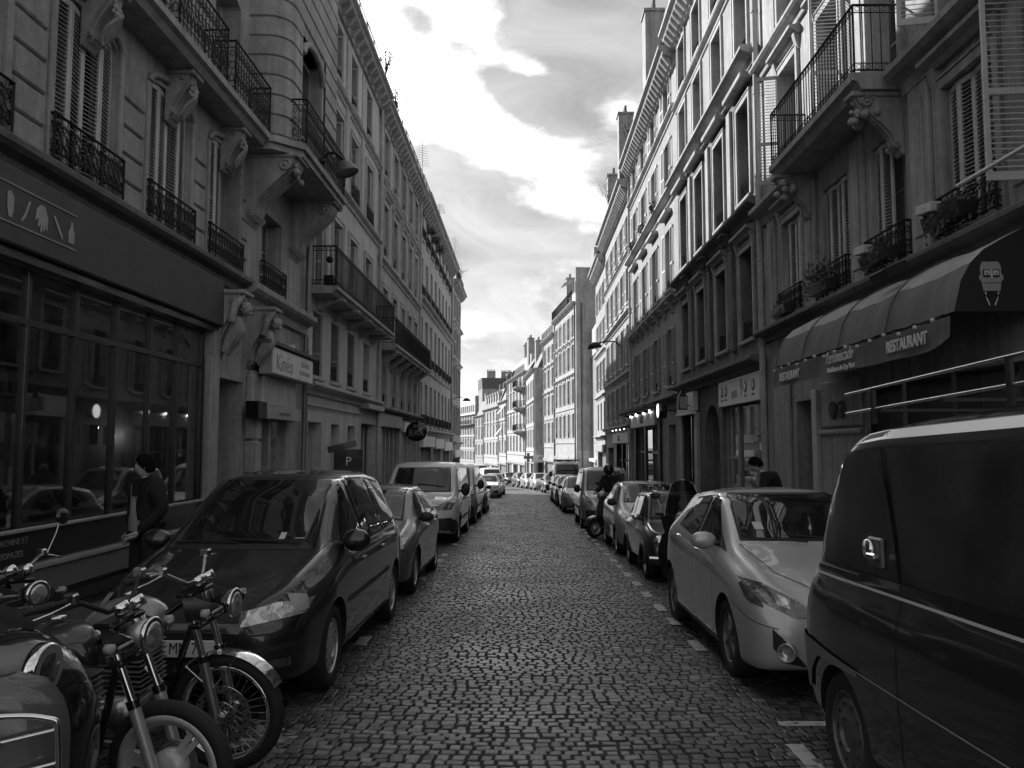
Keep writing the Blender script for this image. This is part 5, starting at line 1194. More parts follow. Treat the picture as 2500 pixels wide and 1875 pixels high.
b = seg('low pale house with raised white awnings', (-2.9, 124), (-4.5, 133.5), 8.9, 'st_F', [(.6, 2.6), (3.5, 5.4), (6.2, 8.0)], 4, fl=1); b.roof(2.6, rail=False, chim=[(2, 1, 4.2, 1), (7, 1.5, 4.6, 1)])
for (u, z) in ((2, 6.8), (5, 3.4)): q = MB(); q.prism([(.1, z + 1.2), (1.1, z), (1.13, z), (.13, z + 1.24)], u, u + 1.6, 'x'); b.part('window_blind', q, 'shut_white')
b = seg('house with a steep slate mansard and clustered chimneys', (-4.5, 133.5), (-7.9, 150.5), 8.4, 'st_F', [(.2, 2.4), (3.3, 5.4), (6.0, 7.8)], 7)
q = MB(); q.prism([(.05, 8.4), (-1.1, 11.4), (-7.9, 11.4), (-9, 8.4)], 0, 17.3, 'x'); rf = b.part('roof', q, 'slate')
for i in range(6): q = MB(); u = 1.6 + i * 2.8; q.box(u - .5, u + .5, -1.6, -.2, 8.8, 10.6); q.prism([(u - .6, 10.6), (u + .6, 10.6), (u, 11.1)], -1.8, -.1, 'y'); q.obj('dormer', 'st_F', rf)
for u in (2, 6, 10, 14): q = MB(); q.box(u - .3, u + .3, -5, -2.5, 11, 13.1); q.obj('chimney', 'brick', rf)
b = seg('narrow house squeezed before the bend closes', (-7.9, 150.5), (-10.2, 161), 7.6, 'st_F2', [(0, 2), (3, 5), (5.6, 7)], 3); b.roof(3.0, rail=False, chim=[(4, 1.5, 4, 1)])
# closing building with grey party wall
b = seg('long pale house closing the view with slate mansard above', (-11.9, 188), (-17.6, 206), 9.2, 'st_F', [(-1.6, .5), (1.4, 3.5), (4.4, 6.5), (7.0, 8.8)], 9)
q = MB(); q.box(-.4, 0, -9.5, .02, -7, 13.6); b.part('party_wall', q, 'party'); q = MB(); q.prism([(.05, 9.2), (-1.4, 12.6), (-8, 12.6), (-9.5, 9.2)], 0, 18.8, 'x'); rf = b.part('roof', q, 'zinc')
for i in range(9): q = MB(); u = 1.1 + i * 2.05; q.box(u - .45, u + .45, -1.5, -.1, 9.7, 11.5); q.obj('dormer', 'st_F', rf)
for u in (2, 7, 12): q = MB(); q.box(u - .9, u + .9, -4, -3, 12.4, 14.2); q.obj('chimney', 'brick', rf)
b.balcony(.5, 18.5, 6.9, .9, .25, 'bar', .9, 'trim', nbr=9)
b2 = Bld('dark gabled roof block standing behind the closing house', 'F', 0, 9, z1=14.6, wm='party', origin=(-11.5, 190), rot=10, z0=-8, depth=10); b2.wall(); b2.roof(2.6, m='slate', rail=False, chim=[(3, 2, 4.6, 2), (6.5, 2.5, 4.4, 3)])

# rooftop plants and aerials
def twig_plant(x, y, z, h, lb, seed, leafn=60):
    t = link('rooftop_plant', None, None, (x, y, z), label=lb, cat='plant', group='shrubs on the roof terraces'); rr = random.Random(seed); q = MB(); tips = []
    for i in range(9):
        a = rr.uniform(0, 6.28); l = h * rr.uniform(.5, 1); tx, ty = rr.uniform(.1, .42) * h * math.cos(a), rr.uniform(.1, .42) * h * math.sin(a)
        m1 = (tx * .4, ty * .4, l * .55); q.tube([(0, 0, 0), m1, (tx, ty, l)], [.02, .014, .005], 4)
        for k in range(4):
            b_ = rr.uniform(.4, 1); e = (tx * b_ + rr.uniform(-.25, .25) * h, ty * b_ + rr.uniform(-.25, .25) * h, l * b_ + rr.uniform(0, .3) * h); q.tube([(tx * b_, ty * b_, l * b_), e], [.008, .003], 3); tips.append(e)
    q.obj('stems', 'twig', t); r2 = MB()
    for e in tips:
        for k in range(leafn // 12):
            c = Vector(e) + Vector((rr.gauss(0, .07), rr.gauss(0, .07), rr.gauss(0, .07))) * h; s_ = rr.uniform(.02, .05)
            mt = Matrix.Translation(c) @ Euler((rr.uniform(0, 6), rr.uniform(0, 6), rr.uniform(0, 6))).to_matrix().to_4x4(); r2.add([mt @ Vector((-s_, 0, 0)), mt @ Vector((0, s_ * .6, 0)), mt @ Vector((s_, 0, 0)), mt @ Vector((0, -s_ * .6, 0))], [(0, 1, 2, 3)])
    r2.obj('leaves', 'leaf', t)
twig_plant(-4.75, 26.2, 14.4, 1.0, 'tall loose shrub on the left roof terrace highest in the picture', 1); twig_plant(-4.8, 28.8, 14.3, .8, 'smaller loose shrub behind the left roof railing', 2); twig_plant(-4.75, 57, 13.7, 1.0, 'spiky shrub on the last roof of the left row', 3)
twig_plant(4.9, 45.5, 15.4, 2.0, 'bare spreading shrub on the right roof terrace by the chimney', 4, 30); twig_plant(4.9, 37.5, 16.1, 1.4, 'small shrub above the cornice of the cream house', 5)
def aerial(x, y, z, h, lb, rot=0):
    q = MB(); h *= .75; q.tube([(0, 0, 0), (0, 0, h)], .011, 4)
    for i in range(9): q.tube([(-.35 + .015 * i, 0, h * (.35 + .07 * i)), (.35 - .015 * i, 0, h * (.35 + .07 * i))], .008, 3)
    tag(link('roof_aerial', q.mesh('roof_aerial', 'iron_grey'), None, (x, y, z), (0, 0, rot)), lb, 'aerial', 'aerials on the roofs')
aerial(-4.75, 36.0, 14.2, 2.2, 'tall comb shaped aerial on the soot marked house', .6); aerial(-4.8, 53.5, 14.3, 2.4, 'comb shaped aerial at the end of the pale stone house', .4); aerial(-4.7, 43, 14.3, 1.1, 'short aerial midway along the pale stone house', .5); aerial(1.5, 92, 12.9, 2.0, 'thin aerial over the far pharmacy roof', 1.0)

# ================================================================== VEHICLES
def sm_interp(pts, xs, sig=.05):
    a = np.array([p[0] for p in pts]); b = np.array([p[1] for p in pts])
    if sig <= 0: return np.interp(xs, a, b)
    o = np.linspace(-2.2, 2.2, 11); wt = np.exp(-o ** 2 / 2); wt /= wt.sum()
    r = np.zeros(len(xs))
    for k, w_ in zip(o, wt): r += w_ * np.interp(np.clip(xs + k * sig, a[0], a[-1]), a, b)
    e = min(1, 1)
    r[0] = b[0]; r[-1] = b[-1]
    return r
def wheel_meshes(r, w, style, rimk=.66, dark=False):
    """axis along local X, outer face toward +X"""
    key = ('wheel', round(r, 3), round(w, 3), style, rimk, dark)
    def f():
        mt = Matrix.Rotation(R(90), 4, 'Y'); t = MB(); rr = r * rimk
        t.lathe([(rr, -w / 2), (r * .93, -w / 2), (r * .99, -w * .38), (r, -w * .2), (r, w * .2), (r * .99, w * .38), (r * .93, w / 2), (rr * 1.06, w / 2), (rr, w * .42), (rr, -w / 2)], 32, mt)
        m = MB(); rim = 'rim_dark' if dark else 'rim_silver'
        m.lathe([(rr * 1.01, -w * .4), (rr * 1.02, w * .44), (rr * .96, w * .46), (rr * .9, w * .3), (rr * .88, -w * .1)], 32, mt)
        if style == 'cover':   # full wheel trim / steel disc
            m.lathe([(rr * .93, w * .32), (rr * .8, w * .44), (rr * .62, w * .40), (rr * .4, w * .5), (rr * .34, w * .42), (rr * .18, w * .44), (.001, w * .46)], 32, mt)
            for k in range(10):
                a = k * math.pi / 5; c = (w * .425, rr * .7 * math.cos(a), rr * .7 * math.sin(a)); m.ball(c, rr * .055, 6, 1, sc3=(.4, 1, 1))
        else:
            n = {'five': 5, 'seven': 7, 'ten': 10}[style]
            m.lathe([(rr * .22, w * .1), (rr * .24, w * .4), (rr * .15, w * .46), (.001, w * .46)], 16, mt)
            for k in range(n):
                a = 2 * math.pi * k / n; m2 = Matrix.Rotation(a, 4, 'X')
                m.prism([(rr * .15, -rr * .11), (rr * .9, -rr * .085), (rr * .9, rr * .085), (rr * .15, rr * .11)], w * .22, w * .42, 'x') if False else None
                pts = [(w * .26, rr * .12, -rr * .12), (w * .32, rr * .92, -rr * .1), (w * .32, rr * .92, rr * .1), (w * .26, rr * .12, rr * .12), (w * .45, rr * .12, -rr * .09), (w * .41, rr * .92, -rr * .06), (w * .41, rr * .92, rr * .06), (w * .45, rr * .12, rr * .09)]
                m.add([m2 @ Vector(p) for p in pts], [(4, 5, 6, 7), (0, 4, 7, 3), (0, 1, 5, 4), (3, 7, 6, 2), (1, 2, 6, 5)])
            m.lathe([(rr * .9, -w * .15), (rr * .3, -w * .12), (.001, -w * .12)], 24, mt, 1)
        a_, b_ = t.mesh('tyre', 'rubber'), m.mesh('rim', [rim, 'black']); fix_normals(b_); fix_normals(a_)
        a_.polygons.foreach_set('use_smooth', [True] * len(a_.polygons)); smooth_angle(b_, 40)
        return a_, b_
    return cached(key, f)
def grid_section(w, wt, zb, zs, zt):
    g = max(zt - zs, .002)
    return [(0, zb), (.80 * w, zb), (.955 * w, zb + .035), (.99 * w, zb + .30 * (zs - zb)), (1.0 * w, zb + .62 * (zs - zb)), (.985 * w, zb + .86 * (zs - zb)), (.95 * w, zs),
            (.95 * w + (wt - .95 * w) * .5, zs + g * .47), (.95 * w + (wt - .95 * w) * .93, zs + g * .86), (wt * .86, zt - g * .035 - .012), (wt * .5, zt - .003), (0, zt)]
def cr(P_, n):
    """Catmull-Rom resample, fixed count"""
    P_ = [np.array(p) for p in P_]; out = []
    k = len(P_) - 1
    for i in range(n):
        t = i / (n - 1) * k; j = min(int(t), k - 1); u = t - j
        p0 = P_[max(j - 1, 0)]; p1 = P_[j]; p2 = P_[j + 1]; p3 = P_[min(j + 2, k)]
        if j == 0: p0 = p1
        q = .5 * ((2 * p1) + (-p0 + p2) * u + (2 * p0 - 5 * p1 + 4 * p2 - p3) * u * u + (-p0 + 3 * p1 - 3 * p2 + p3) * u ** 3)
        out.append(q)
    return out
class Car:
    """loft-built car; local -Y is the front, origin at ground centre"""
    def __init__(s, nm, spec): s.spec = spec; s.nm = nm
    def body_mesh(s, paintm):
        S = s.spec; L = S['L']; n = 74
        t = np.linspace(0, 1, n); xs = L * (t - .06 * np.sin(2 * math.pi * t) / 1.0) if False else L * (.5 - .5 * np.cos(math.pi * t)) * .45 + L * t * .55
        zt = sm_interp(S['top'], xs, S.get('sig', .045)); zs = sm_interp(S['belt'], xs, .08); w = sm_interp(S['w'], xs, .06); wt = sm_interp(S['wt'], xs, .08); zb = sm_interp(S['bot'], xs, .05)
        b = MB(); m = 30; rows = []
        for i in range(n):
            zsi = min(zs[i], zt[i] - .004); half = cr(grid_section(w[i], min(wt[i], w[i] * .96), zb[i], zsi, zt[i]), m)
            row = [(p[0], xs[i] - L / 2, p[1]) for p in half] + [(-p[0], xs[i] - L / 2, p[1]) for p in half[::-1][1:-1]]
            rows.append(row)
        k = len(rows[0]); vs = [p for r_ in rows for p in r_]
        fs = [(i * k + j, i * k + (j + 1) % k, (i + 1) * k + (j + 1) % k, (i + 1) * k + j) for i in range(n - 1) for j in range(k)]
        # caps as rows of quads across mirrored halves
        for i, fl in ((0, False), (n - 1, True)):
            o = i * k
            for j in range(m - 1):
                a, b_, c, d = o + j, o + j + 1, o + ((k - j - 1) % k), o + ((k - j) % k)
                q = [a, b_, c, d] if j not in (0, m - 2) else ([a, b_, c] if j == 0 else [a, b_, d])
                fs.append(q[::-1] if fl else q)
        me = bpy.data.meshes.new('body'); me.from_pydata(vs, [], fs); me.materials.append(paintm); me.materials.append(M['black']); me.update(); fix_normals(me)
        return me
    def build(s, paint_key, **k):
        S = s.spec; pm = P[paint_key]; L = S['L']
        me = s.body_mesh(pm); me.polygons.foreach_set('use_smooth', [True] * len(me.polygons))
        bm = bmesh.new(); bm.from_mesh(me); s.bvh = BVHTree.FromBMesh(bm); bm.free()
        tmp = bpy.data.objects.new('tmp_body', me); COL.objects.link(tmp); cut = []
        for ya in S['axles']:
            for sx in (-1, 1):
                c = MB(); ra = S['arch']; c.lathe([(.001, -.2), (ra, -.2), (ra, .2), (.001, .2)], 32, Matrix.Translation((sx * (max(p[1] for p in S['w']) - .06), ya - L / 2, S['wr'] * 1.0)) @ Matrix.Rotation(R(90), 4, 'Y'))
                cm = c.mesh('c', 'black'); fix_normals(cm); co = bpy.data.objects.new('cut', cm); COL.objects.link(co); cut.append(co)
                md = tmp.modifiers.new('b', 'BOOLEAN'); md.operation = 'DIFFERENCE'; md.object = co; md.solver = 'EXACT'
                try: md.material_mode = 'TRANSFER'
                except Exception: pass
        dg = bpy.context.evaluated_depsgraph_get(); bme = bpy.data.meshes.new_from_object(tmp.evaluated_get(dg)); bme.name = 'body'
        smooth_angle(bme, 38)
        for c in cut: bpy.data.objects.remove(c)
        bpy.data.objects.remove(tmp)
        s.root = link(s.nm, None); s.body = link('body', bme, s.root)
        return s.root
    # ---- patches projected on the skin
    def hit(s, o, d):
        h, nrm, i, dist = s.bvh.ray_cast(Vector(o), Vector(d).normalized())
        return (h, nrm) if h else (None, None)
    def patch(s, name, m, poly, view, off=.004, nu=14, nv=8, parent=None, mirror=False, border=None, **k):
        """poly (a,b) outline; view 'side' a=s(from front),b=z ; 'front'/'rear' a=x,b=z ; 'top' a=x,b=s ; ('dir', vec, upvec...)"""
        L = s.spec['L']
        if mirror:
            o1 = s.patch(name, m, poly, view, off, nu, nv, parent, False, **k)
            v2 = {'side': 'side-', 'front': 'front', 'top': 'top', 'rear': 'rear', 'quarter': 'quarter-'}[view]
            p2 = [(-a, b) for a, b in poly] if view in ('front', 'top', 'rear') else poly
            return o1, s.patch(name, m, p2, v2, off, nu, nv, parent, False, **k)
        def ray(a, b):
            if view == 'side': return (3, a - L / 2, b), (-1, 0, 0)
            if view == 'side-': return (-3, a - L / 2, b), (1, 0, 0)
            if view == 'front': return (a, -L, b), (0, 1, 0)
            if view == 'rear': return (a, L, b), (0, -1, 0)
            if view == 'top': return (a, b - L / 2, 4), (0, 0, -1)
            if view == 'quarter' or view == 'quarter-':   # 45 degree plan direction, a = distance along (1,1)
                sx = 1 if view == 'quarter' else -1; q = math.sqrt(.5)
                base_ = Vector((sx * a * q, -L / 2 + a * q, b)); d = Vector((-sx * q, q, 0)); return base_ - d * 3, d
        amin = min(p[0] for p in poly); amax = max(p[0] for p in poly); n = len(poly)
        def span(a):
            zs = []
            for i in range(n):
                (x0, y0), (x1, y1) = poly[i], poly[(i + 1) % n]
                if (x0 - a) * (x1 - a) <= 0 and abs(x1 - x0) > 1e-9: zs.append(y0 + (y1 - y0) * (a - x0) / (x1 - x0))
                if abs(x1 - x0) <= 1e-9 and abs(x0 - a) < 1e-9: zs += [y0, y1]
            return (min(zs), max(zs)) if zs else None
        cols = sorted({amin + (amax - amin) * (i / nu) for i in range(nu + 1)} | {p[0] for p in poly}); rows = []
        for a in cols:
            aa = min(max(a, amin + 1e-5), amax - 1e-5); sp = span(aa)
            if sp is None: continue
            row = []
            for j in range(nv + 1):
                o, d = ray(aa, sp[0] + (sp[1] - sp[0]) * j / nv); h, nr = s.hit(o, d)
                if h is None: row.append(None)
                else:
                    if nr.dot(Vector(d)) > 0: nr = -nr
                    row.append(h + nr * off)
            rows.append(row)
        b = MB(); idx = {}; 
        for i, r_ in enumerate(rows):
            for j, p in enumerate(r_):
                if p is not None: idx[(i, j)] = len(b.v); b.v.append(tuple(p))
        for i in range(len(rows) - 1):
            for j in range(nv):
                q = [(i, j), (i + 1, j), (i + 1, j + 1), (i, j + 1)]
                if all(c in idx for c in q): b.f.append([idx[c] for c in q]); b.m.append(0); b.sm.append(True)
        me = b.mesh(name, m)
        return link(name, me, parent or s.root, **k)
    def glass(s, name, poly, view, mirror=False, grow=.022, off=.006, m='carglass', nu=14, nv=8):
        cx = sum(p[0] for p in poly) / len(poly); cy = sum(p[1] for p in poly) / len(poly)
        big = [(p[0] + (grow if p[0] > cx else -grow), p[1] + (grow if p[1] > cy else -grow)) for p in poly]
        s.patch('window_seal', 'black', big, view, off * .5, nu, nv, mirror=mirror); return s.patch(name, m, poly, view, off, nu, nv, mirror=mirror)
    def seam(s, pts, view, wd=.007, m='black', name='panel_gap', mirror=True, off=.0025, dens=.05):
        L = s.spec['L']
        for sg in ((1, -1) if mirror else (1,)):
            P_ = []; 
            for i in range(len(pts) - 1):
                (a0, b0), (a1, b1) = pts[i], pts[i + 1]; k = max(1, int(math.hypot(a1 - a0, b1 - b0) / dens))
                for j in range(k + (1 if i == len(pts) - 2 else 0)): t = j / k; P_.append((a0 + (a1 - a0) * t, b0 + (b1 - b0) * t))
            rows = []
            for i, (a, b_) in enumerate(P_):
                (pa, pb), (na, nb) = P_[max(0, i - 1)], P_[min(len(P_) - 1, i + 1)]; d = Vector((na - pa, nb - pb)); d.normalize(); px, pz = -d.y * wd / 2, d.x * wd / 2; r_ = []
                for q in (-1, 1):
                    aa, bb = a + q * px, b_ + q * pz
                    if view == 'side': o, dd = (3 * sg, aa - L / 2, bb), (-sg, 0, 0)
                    elif view == 'front': o, dd = (aa * sg, -L, bb), (0, 1, 0)
                    elif view == 'rear': o, dd = (aa * sg, L, bb), (0, -1, 0)
                    else: o, dd = (aa * sg, bb - L / 2, 4), (0, 0, -1)
                    h, nr = s.hit(o, dd)
                    if h is None: break
                    if nr.dot(Vector(dd)) > 0: nr = -nr
                    r_.append(h + nr * off)
                if len(r_) == 2: rows.append(r_)
            if len(rows) > 1: b = MB(); b.grid(rows); b.obj(name, m, s.root)
    def wheels(s, style='five', dark=False, rimk=.66, steer=0.):
        S = s.spec; r, w = S['wr'], S.get('ww', .19); ty, ri = wheel_meshes(r, w, style, rimk, dark); hw = max(p[1] for p in S['w']) - w / 2 - .035
        for ya in S['axles']:
            for sx in (-1, 1):
                wl_ = link('wheel', None, s.root, (sx * hw, ya - S['L'] / 2, r), (0, 0, (0 if sx > 0 else math.pi) + (steer if ya < S['L'] / 2 else 0)))
                link('tyre', ty, wl_); link('rim', ri, wl_)
    def mirrors(s, y, z, m=None, size=(.1, .075, .075), out=.09):
        for sx in (-1, 1):
            h, n_ = s.hit((3 * sx, y - s.spec['L'] / 2, z), (-sx, 0, 0))
            if h is None: continue
            b = MB(); b.ball((sx * out, 0, .03), 1, 14, 0, size); b.tube([(-sx * .02, 0, 0), (sx * out * .7, 0, .01)], .022, 6, 1)
            b.lathe([(.001, 0), (size[0] * .8, 0), (size[0] * .78, .004), (.001, .004)], 14, Matrix.Translation((sx * out, size[1] * .82, .03)) @ Matrix.Rotation(R(-90), 4, 'X') @ Matrix.Diagonal((1, size[2] / size[0], 1, 1)), 2)
            b.obj('wing_mirror', [m or 'plastic', 'plastic', 'chrome'], s.root, h)
    def handles(s, pts, m=None):
        for (y, z) in pts:
            for sx in (-1, 1):
                h, n_ = s.hit((3 * sx, y - s.spec['L'] / 2, z), (-sx, 0, 0))
                if h: b = MB(); b.bbox(-.012, .022, -.085, .085, -.016, .016, .01); b.obj('door_handle', m or 'chrome', s.root, h)
    def plate(s, txt, z, rear=False, x=0.):
        L = s.spec['L']; h, n_ = s.hit((x, L if rear else -L, z), (0, -1 if rear else 1, 0))
        if not h: return
        sg = 1 if rear else -1; b = MB(); b.bbox(-.26, .26, -.008, .008, -.055, .055, .004); p = b.obj('number_plate', 'sign_white', s.root, (h.x, h.y + sg * .014, z))
        if txt: text('plate_text', txt, .11, 'black', p, (0, sg * .01, 0), face='-y' if not rear else 'y', ext=.001, squeeze=.8)
    def wipers(s, pts):
        b = MB()
        for (x0, y0, x1, y1) in pts:
            P_ = []
            for t in (0, .33, .66, 1):
                x, y = x0 + (x1 - x0) * t, y0 + (y1 - y0) * t; h, n_ = s.hit((x, y - s.spec['L'] / 2, 4), (0, 0, -1)); P_.append(h + Vector((0, 0, .025)))
            b.tube(P_, .008, 4)
        b.obj('wipers', 'black', s.root)
    def place(s, x, y, yaw=0., label='', group=None, cat='car', dz=0.):
        s.root.location = (x, y, G(y) + dz); s.root.rotation_euler = (math.atan(-.031), 0, R(yaw)); tag(s.root, label, cat, group); return s.root
def copy_car(r, x, y, yaw, label, group, paint_from=None, paint_to=None):
    def cp(o, par):
        c = o.copy(); COL.objects.link(c); c.parent = par
        if paint_to is not None and o.data and any(m_ == P[paint_from] for m_ in o.data.materials):
            key = ('rp', o.data.name, paint_to)
            def f():
                me = o.data.copy()
                for i, m_ in enumerate(me.materials):
                    if m_ == P[paint_from]: me.materials[i] = P[paint_to]
                return me
            c.data = cached(key, f)
        for ch in o.children: cp(ch, c)
        return c
    n = cp(r, None); n.location = (x, y, G(y)); n.rotation_euler = (math.atan(-.031), 0, R(yaw)); n['label'] = label; n['group'] = group; n['category'] = r['category']
    return n
GL, GR = 'cars parked along the left kerb', 'cars parked along the right kerb'

# ---- 1. dark people carrier, front left
c = Car('minivan', dict(L=4.62, axles=(.93, 3.76), wr=.325, ww=.21, arch=.375,
    top=[(0, .60), (.03, .72), (.12, .80), (.45, .93), (.98, 1.06), (1.15, 1.10), (1.75, 1.50), (2.05, 1.64), (2.5, 1.70), (3.4, 1.70), (4.0, 1.66), (4.3, 1.5), (4.55, 1.05), (4.62, .8)],
    belt=[(0, .56), (.3, .76), (1.0, .93), (1.5, 1.0), (4.0, 1.06), (4.5, .98), (4.62, .75)], w=[(0, .46), (.06, .66), (.25, .79), (.8, .875), (3.9, .875), (4.4, .83), (4.62, .68)],
    wt=[(0, .40), (.3, .65), (1.0, .70), (1.6, .62), (2.2, .58), (3.6, .57), (4.3, .56), (4.62, .55)], bot=[(0, .32), (.2, .24), (.6, .22), (4.2, .24), (4.62, .34)]))
c.build('black')
c.glass('windshield', [(-.60, 1.08), (.60, 1.08), (.51, 1.60), (-.51, 1.60)], 'front', nu=20, nv=10)
c.glass('side_window', [(1.42, 1.07), (2.08, 1.06), (2.06, 1.57), (1.92, 1.52)], 'side', True)
c.glass('side_window', [(2.18, 1.06), (3.05, 1.08), (2.98, 1.60), (2.16, 1.60)], 'side', True); c.glass('side_window', [(3.15, 1.08), (4.02, 1.16), (3.8, 1.55), (3.10, 1.60)], 'side', True)
c.glass('rear_window', [(-.6, 1.1), (.6, 1.1), (.54, 1.5), (-.54, 1.5)], 'rear')
c.patch('headlight', 'headlamp', [(.40, .635), (.78, .69), (.80, .775), (.60, .775), (.41, .73)], 'front', .006, 12, 6, mirror=True)
c.patch('indicator', 'shut_grey', [(.22, .70), (.36, .715), (.40, .80), (.27, .825)], 'side', .007, mirror=True)
c.patch('grille', 'black', [(-.38, .66), (.38, .66), (.38, .74), (-.38, .74)], 'front', .005)
c.patch('air_intake', 'black', [(-.45, .33), (.45, .33), (.48, .42), (-.48, .42)], 'front', .005); c.patch('fog_lamp', 'headlamp_dark', [(.52, .35), (.72, .36), (.72, .42), (.52, .41)], 'front', .008, mirror=True)
c.seam([(-.72, .59), (-.3, .57), (0, .565)], 'front', .012); c.seam([(-.75, .50), (-.3, .47), (0, .465)], 'front', .035, 'plastic', 'bumper_strip')
c.seam([(.60, .42), (.60, .80), (.66, 1.0)], 'front', .004) if False else None
c.seam([(.68, .25), (.55, .8), (.62, 1.2)], 'top', .007) if False else None
c.seam([(.3, .24), (.66, .62), (.70, 1.15)], 'top', .008)
for x in (1.36, 2.13, 3.1): c.seam([(x, .3), (x, .98), (x + .02, 1.04)], 'side')
c.seam([(1.3, .30), (3.3, .30)], 'side', .04, 'plastic', 'side_sill'); c.seam([(1.3, .62), (2.1, .63), (3.3, .65)], 'side', .045, 'plastic', 'rub_strip'); c.seam([(1.38, 1.035), (2.5, 1.035), (3.9, 1.07)], 'side', .02, 'chrome', 'waist_trim')
c.wheels('cover', rimk=.64); c.mirrors(1.42, 1.07, P['black'], (.13, .08, .095), .13); c.handles([(1.95, .90), (2.9, .92)], P['black']); c.plate('1 MN 75', .50); c.wipers([(.5, 1.1, -.15, 1.14), (-.05, 1.08, -.6, 1.13)])
q = MB(); q.tube([(-.1, .0, 0), (.0, .1, .02)], .01, 4)
c.patch('paper_sticker', 'paper', [(.28, 1.12), (.33, 1.12), (.33, 1.17), (.28, 1.17)], 'front', .008) ; c.patch('tax_disc', 'paper', [(.42, 1.1), (.5, 1.1), (.5, 1.13), (.42, 1.13)], 'front', .008)
c.place(-2.31, 7.75, 0, 'dark minivan with rounded roof facing the camera, nearest car of the left row', GL).scale = (.95, 1, 1)

# ---- 2. grey hatchback behind it
HB = dict(L=4.05, axles=(.80, 3.32), wr=.31, ww=.19, arch=.35,
    top=[(0, .58), (.04, .68), (.2, .78), (.9, .96), (1.05, 1.0), (1.75, 1.38), (2.1, 1.46), (2.8, 1.47), (3.4, 1.40), (3.75, 1.12), (3.98, .95), (4.05, .8)],
    belt=[(0, .54), (.3, .72), (.9, .88), (1.5, .94), (3.3, 1.02), (3.9, .92), (4.05, .75)], w=[(0, .5), (.06, .68), (.25, .79), (.7, .855), (3.4, .855), (3.8, .8), (4.05, .62)],
    wt=[(0, .42), (.3, .64), (.95, .68), (1.6, .60), (2.1, .57), (3.0, .56), (3.6, .56), (4.05, .5)], bot=[(0, .28), (.2, .21), (.6, .19), (3.6, .2), (4.05, .32)])
c = Car('hatchback', HB); c.build('grey')
def std_hatch(c, S, trim='black', lights='headlamp'):
    c.glass('windshield', [(-.57, 1.0), (.57, 1.0), (.50, 1.385), (-.50, 1.385)], 'front', nu=16, nv=8); c.glass('side_window', [(1.35, .98), (2.15, 1.0), (2.1, 1.37), (1.85, 1.34)], 'side', True); c.glass('side_window', [(2.24, 1.0), (3.15, 1.08), (2.95, 1.33), (2.2, 1.37)], 'side', True)
    c.glass('rear_window', [(-.5, 1.05), (.5, 1.05), (.45, 1.32), (-.45, 1.32)], 'rear'); c.patch('headlight', lights, [(.40, .61), (.74, .66), (.76, .79), (.55, .76)], 'front', .006, 10, 6, mirror=True)
    c.patch('grille', 'black', [(-.3, .60), (.3, .60), (.34, .68), (-.34, .68)], 'front', .005); c.patch('air_intake', 'black', [(-.5, .29), (.5, .29), (.42, .42), (-.42, .42)], 'front', .005)
    c.patch('tail_light', 'tail', [(.5, .8), (.7, .8), (.7, .98), (.55, .98)], 'rear', .006, mirror=True)
    for x in (1.3, 2.2, 3.1): c.seam([(x, .28), (x, .9), (x + .04, .97)], 'side')
    c.seam([(1.2, .27), (3.0, .27)], 'side', .035, 'plastic', 'side_sill'); c.seam([(.2, .2), (.58, .55), (.62, 1.02)], 'top', .007)
    c.mirrors(1.38, .98, 'plastic', (.11, .07, .075), .11); c.handles([(1.95, .86), (2.9, .88)]); c.plate('', .47)
std_hatch(c, HB); c.wheels('cover'); c.patch('chrome_lip', 'chrome', [(.36, .585), (.74, .63), (.74, .65), (.36, .605)], 'front', .009, mirror=True)
c.wipers([(.45, 1.0, -.1, 1.05)])
hatch_root = c.place(-2.35, 12.5, 0, 'grey hatchback parked between the dark minivan and the white van', GL)
# variants used farther away
copy_car(hatch_root, -2.38, 33.2, 0, 'dark hatchback behind the two vans of the left row', GL, 'grey', 'dark')
copy_car(hatch_root, -2.30, 57.4, 0, 'very dark hatchback behind the white sports car of the left row', GL, 'grey', 'black')
copy_car(hatch_root, 2.30, 33.9, 0, 'silver hatchback with dark bonnet, between the tall people carrier and the small dark cars', GR, 'grey', 'mid')
copy_car(hatch_root, 2.25, 39.4, 0, 'small dark hatchback just behind the silver one on the right', GR, 'grey', 'dark')
copy_car(hatch_root, 2.2, 44.2, 0, 'mid grey hatchback in front of the high delivery van', GR, 'grey', 'grey')
copy_car(hatch_root, 2.1, 61.5, 3, 'black hatchback beyond the high delivery van', GR, 'grey', 'black')
copy_car(hatch_root, 1.35, 70.2, 7, 'silver hatchback, first one in the sunlit part of the right row', GR, 'grey', 'silver')
copy_car(hatch_root, .55, 76.2, 10, 'pale hatchback, second one in the sunlit part of the right row', GR, 'grey', 'pale')
copy_car(hatch_root, -.35, 82.2, 12, 'dark hatchback just before the bend on the right', GR, 'grey', 'dark')
copy_car(hatch_root, -1.85, 92.6, 16, 'black hatchback at the bend where the road disappears', GR, 'grey', 'black')
copy_car(hatch_root, -3.3, 98.5, 18, 'small pale car half hidden past the bend', GR, 'grey', 'silver')

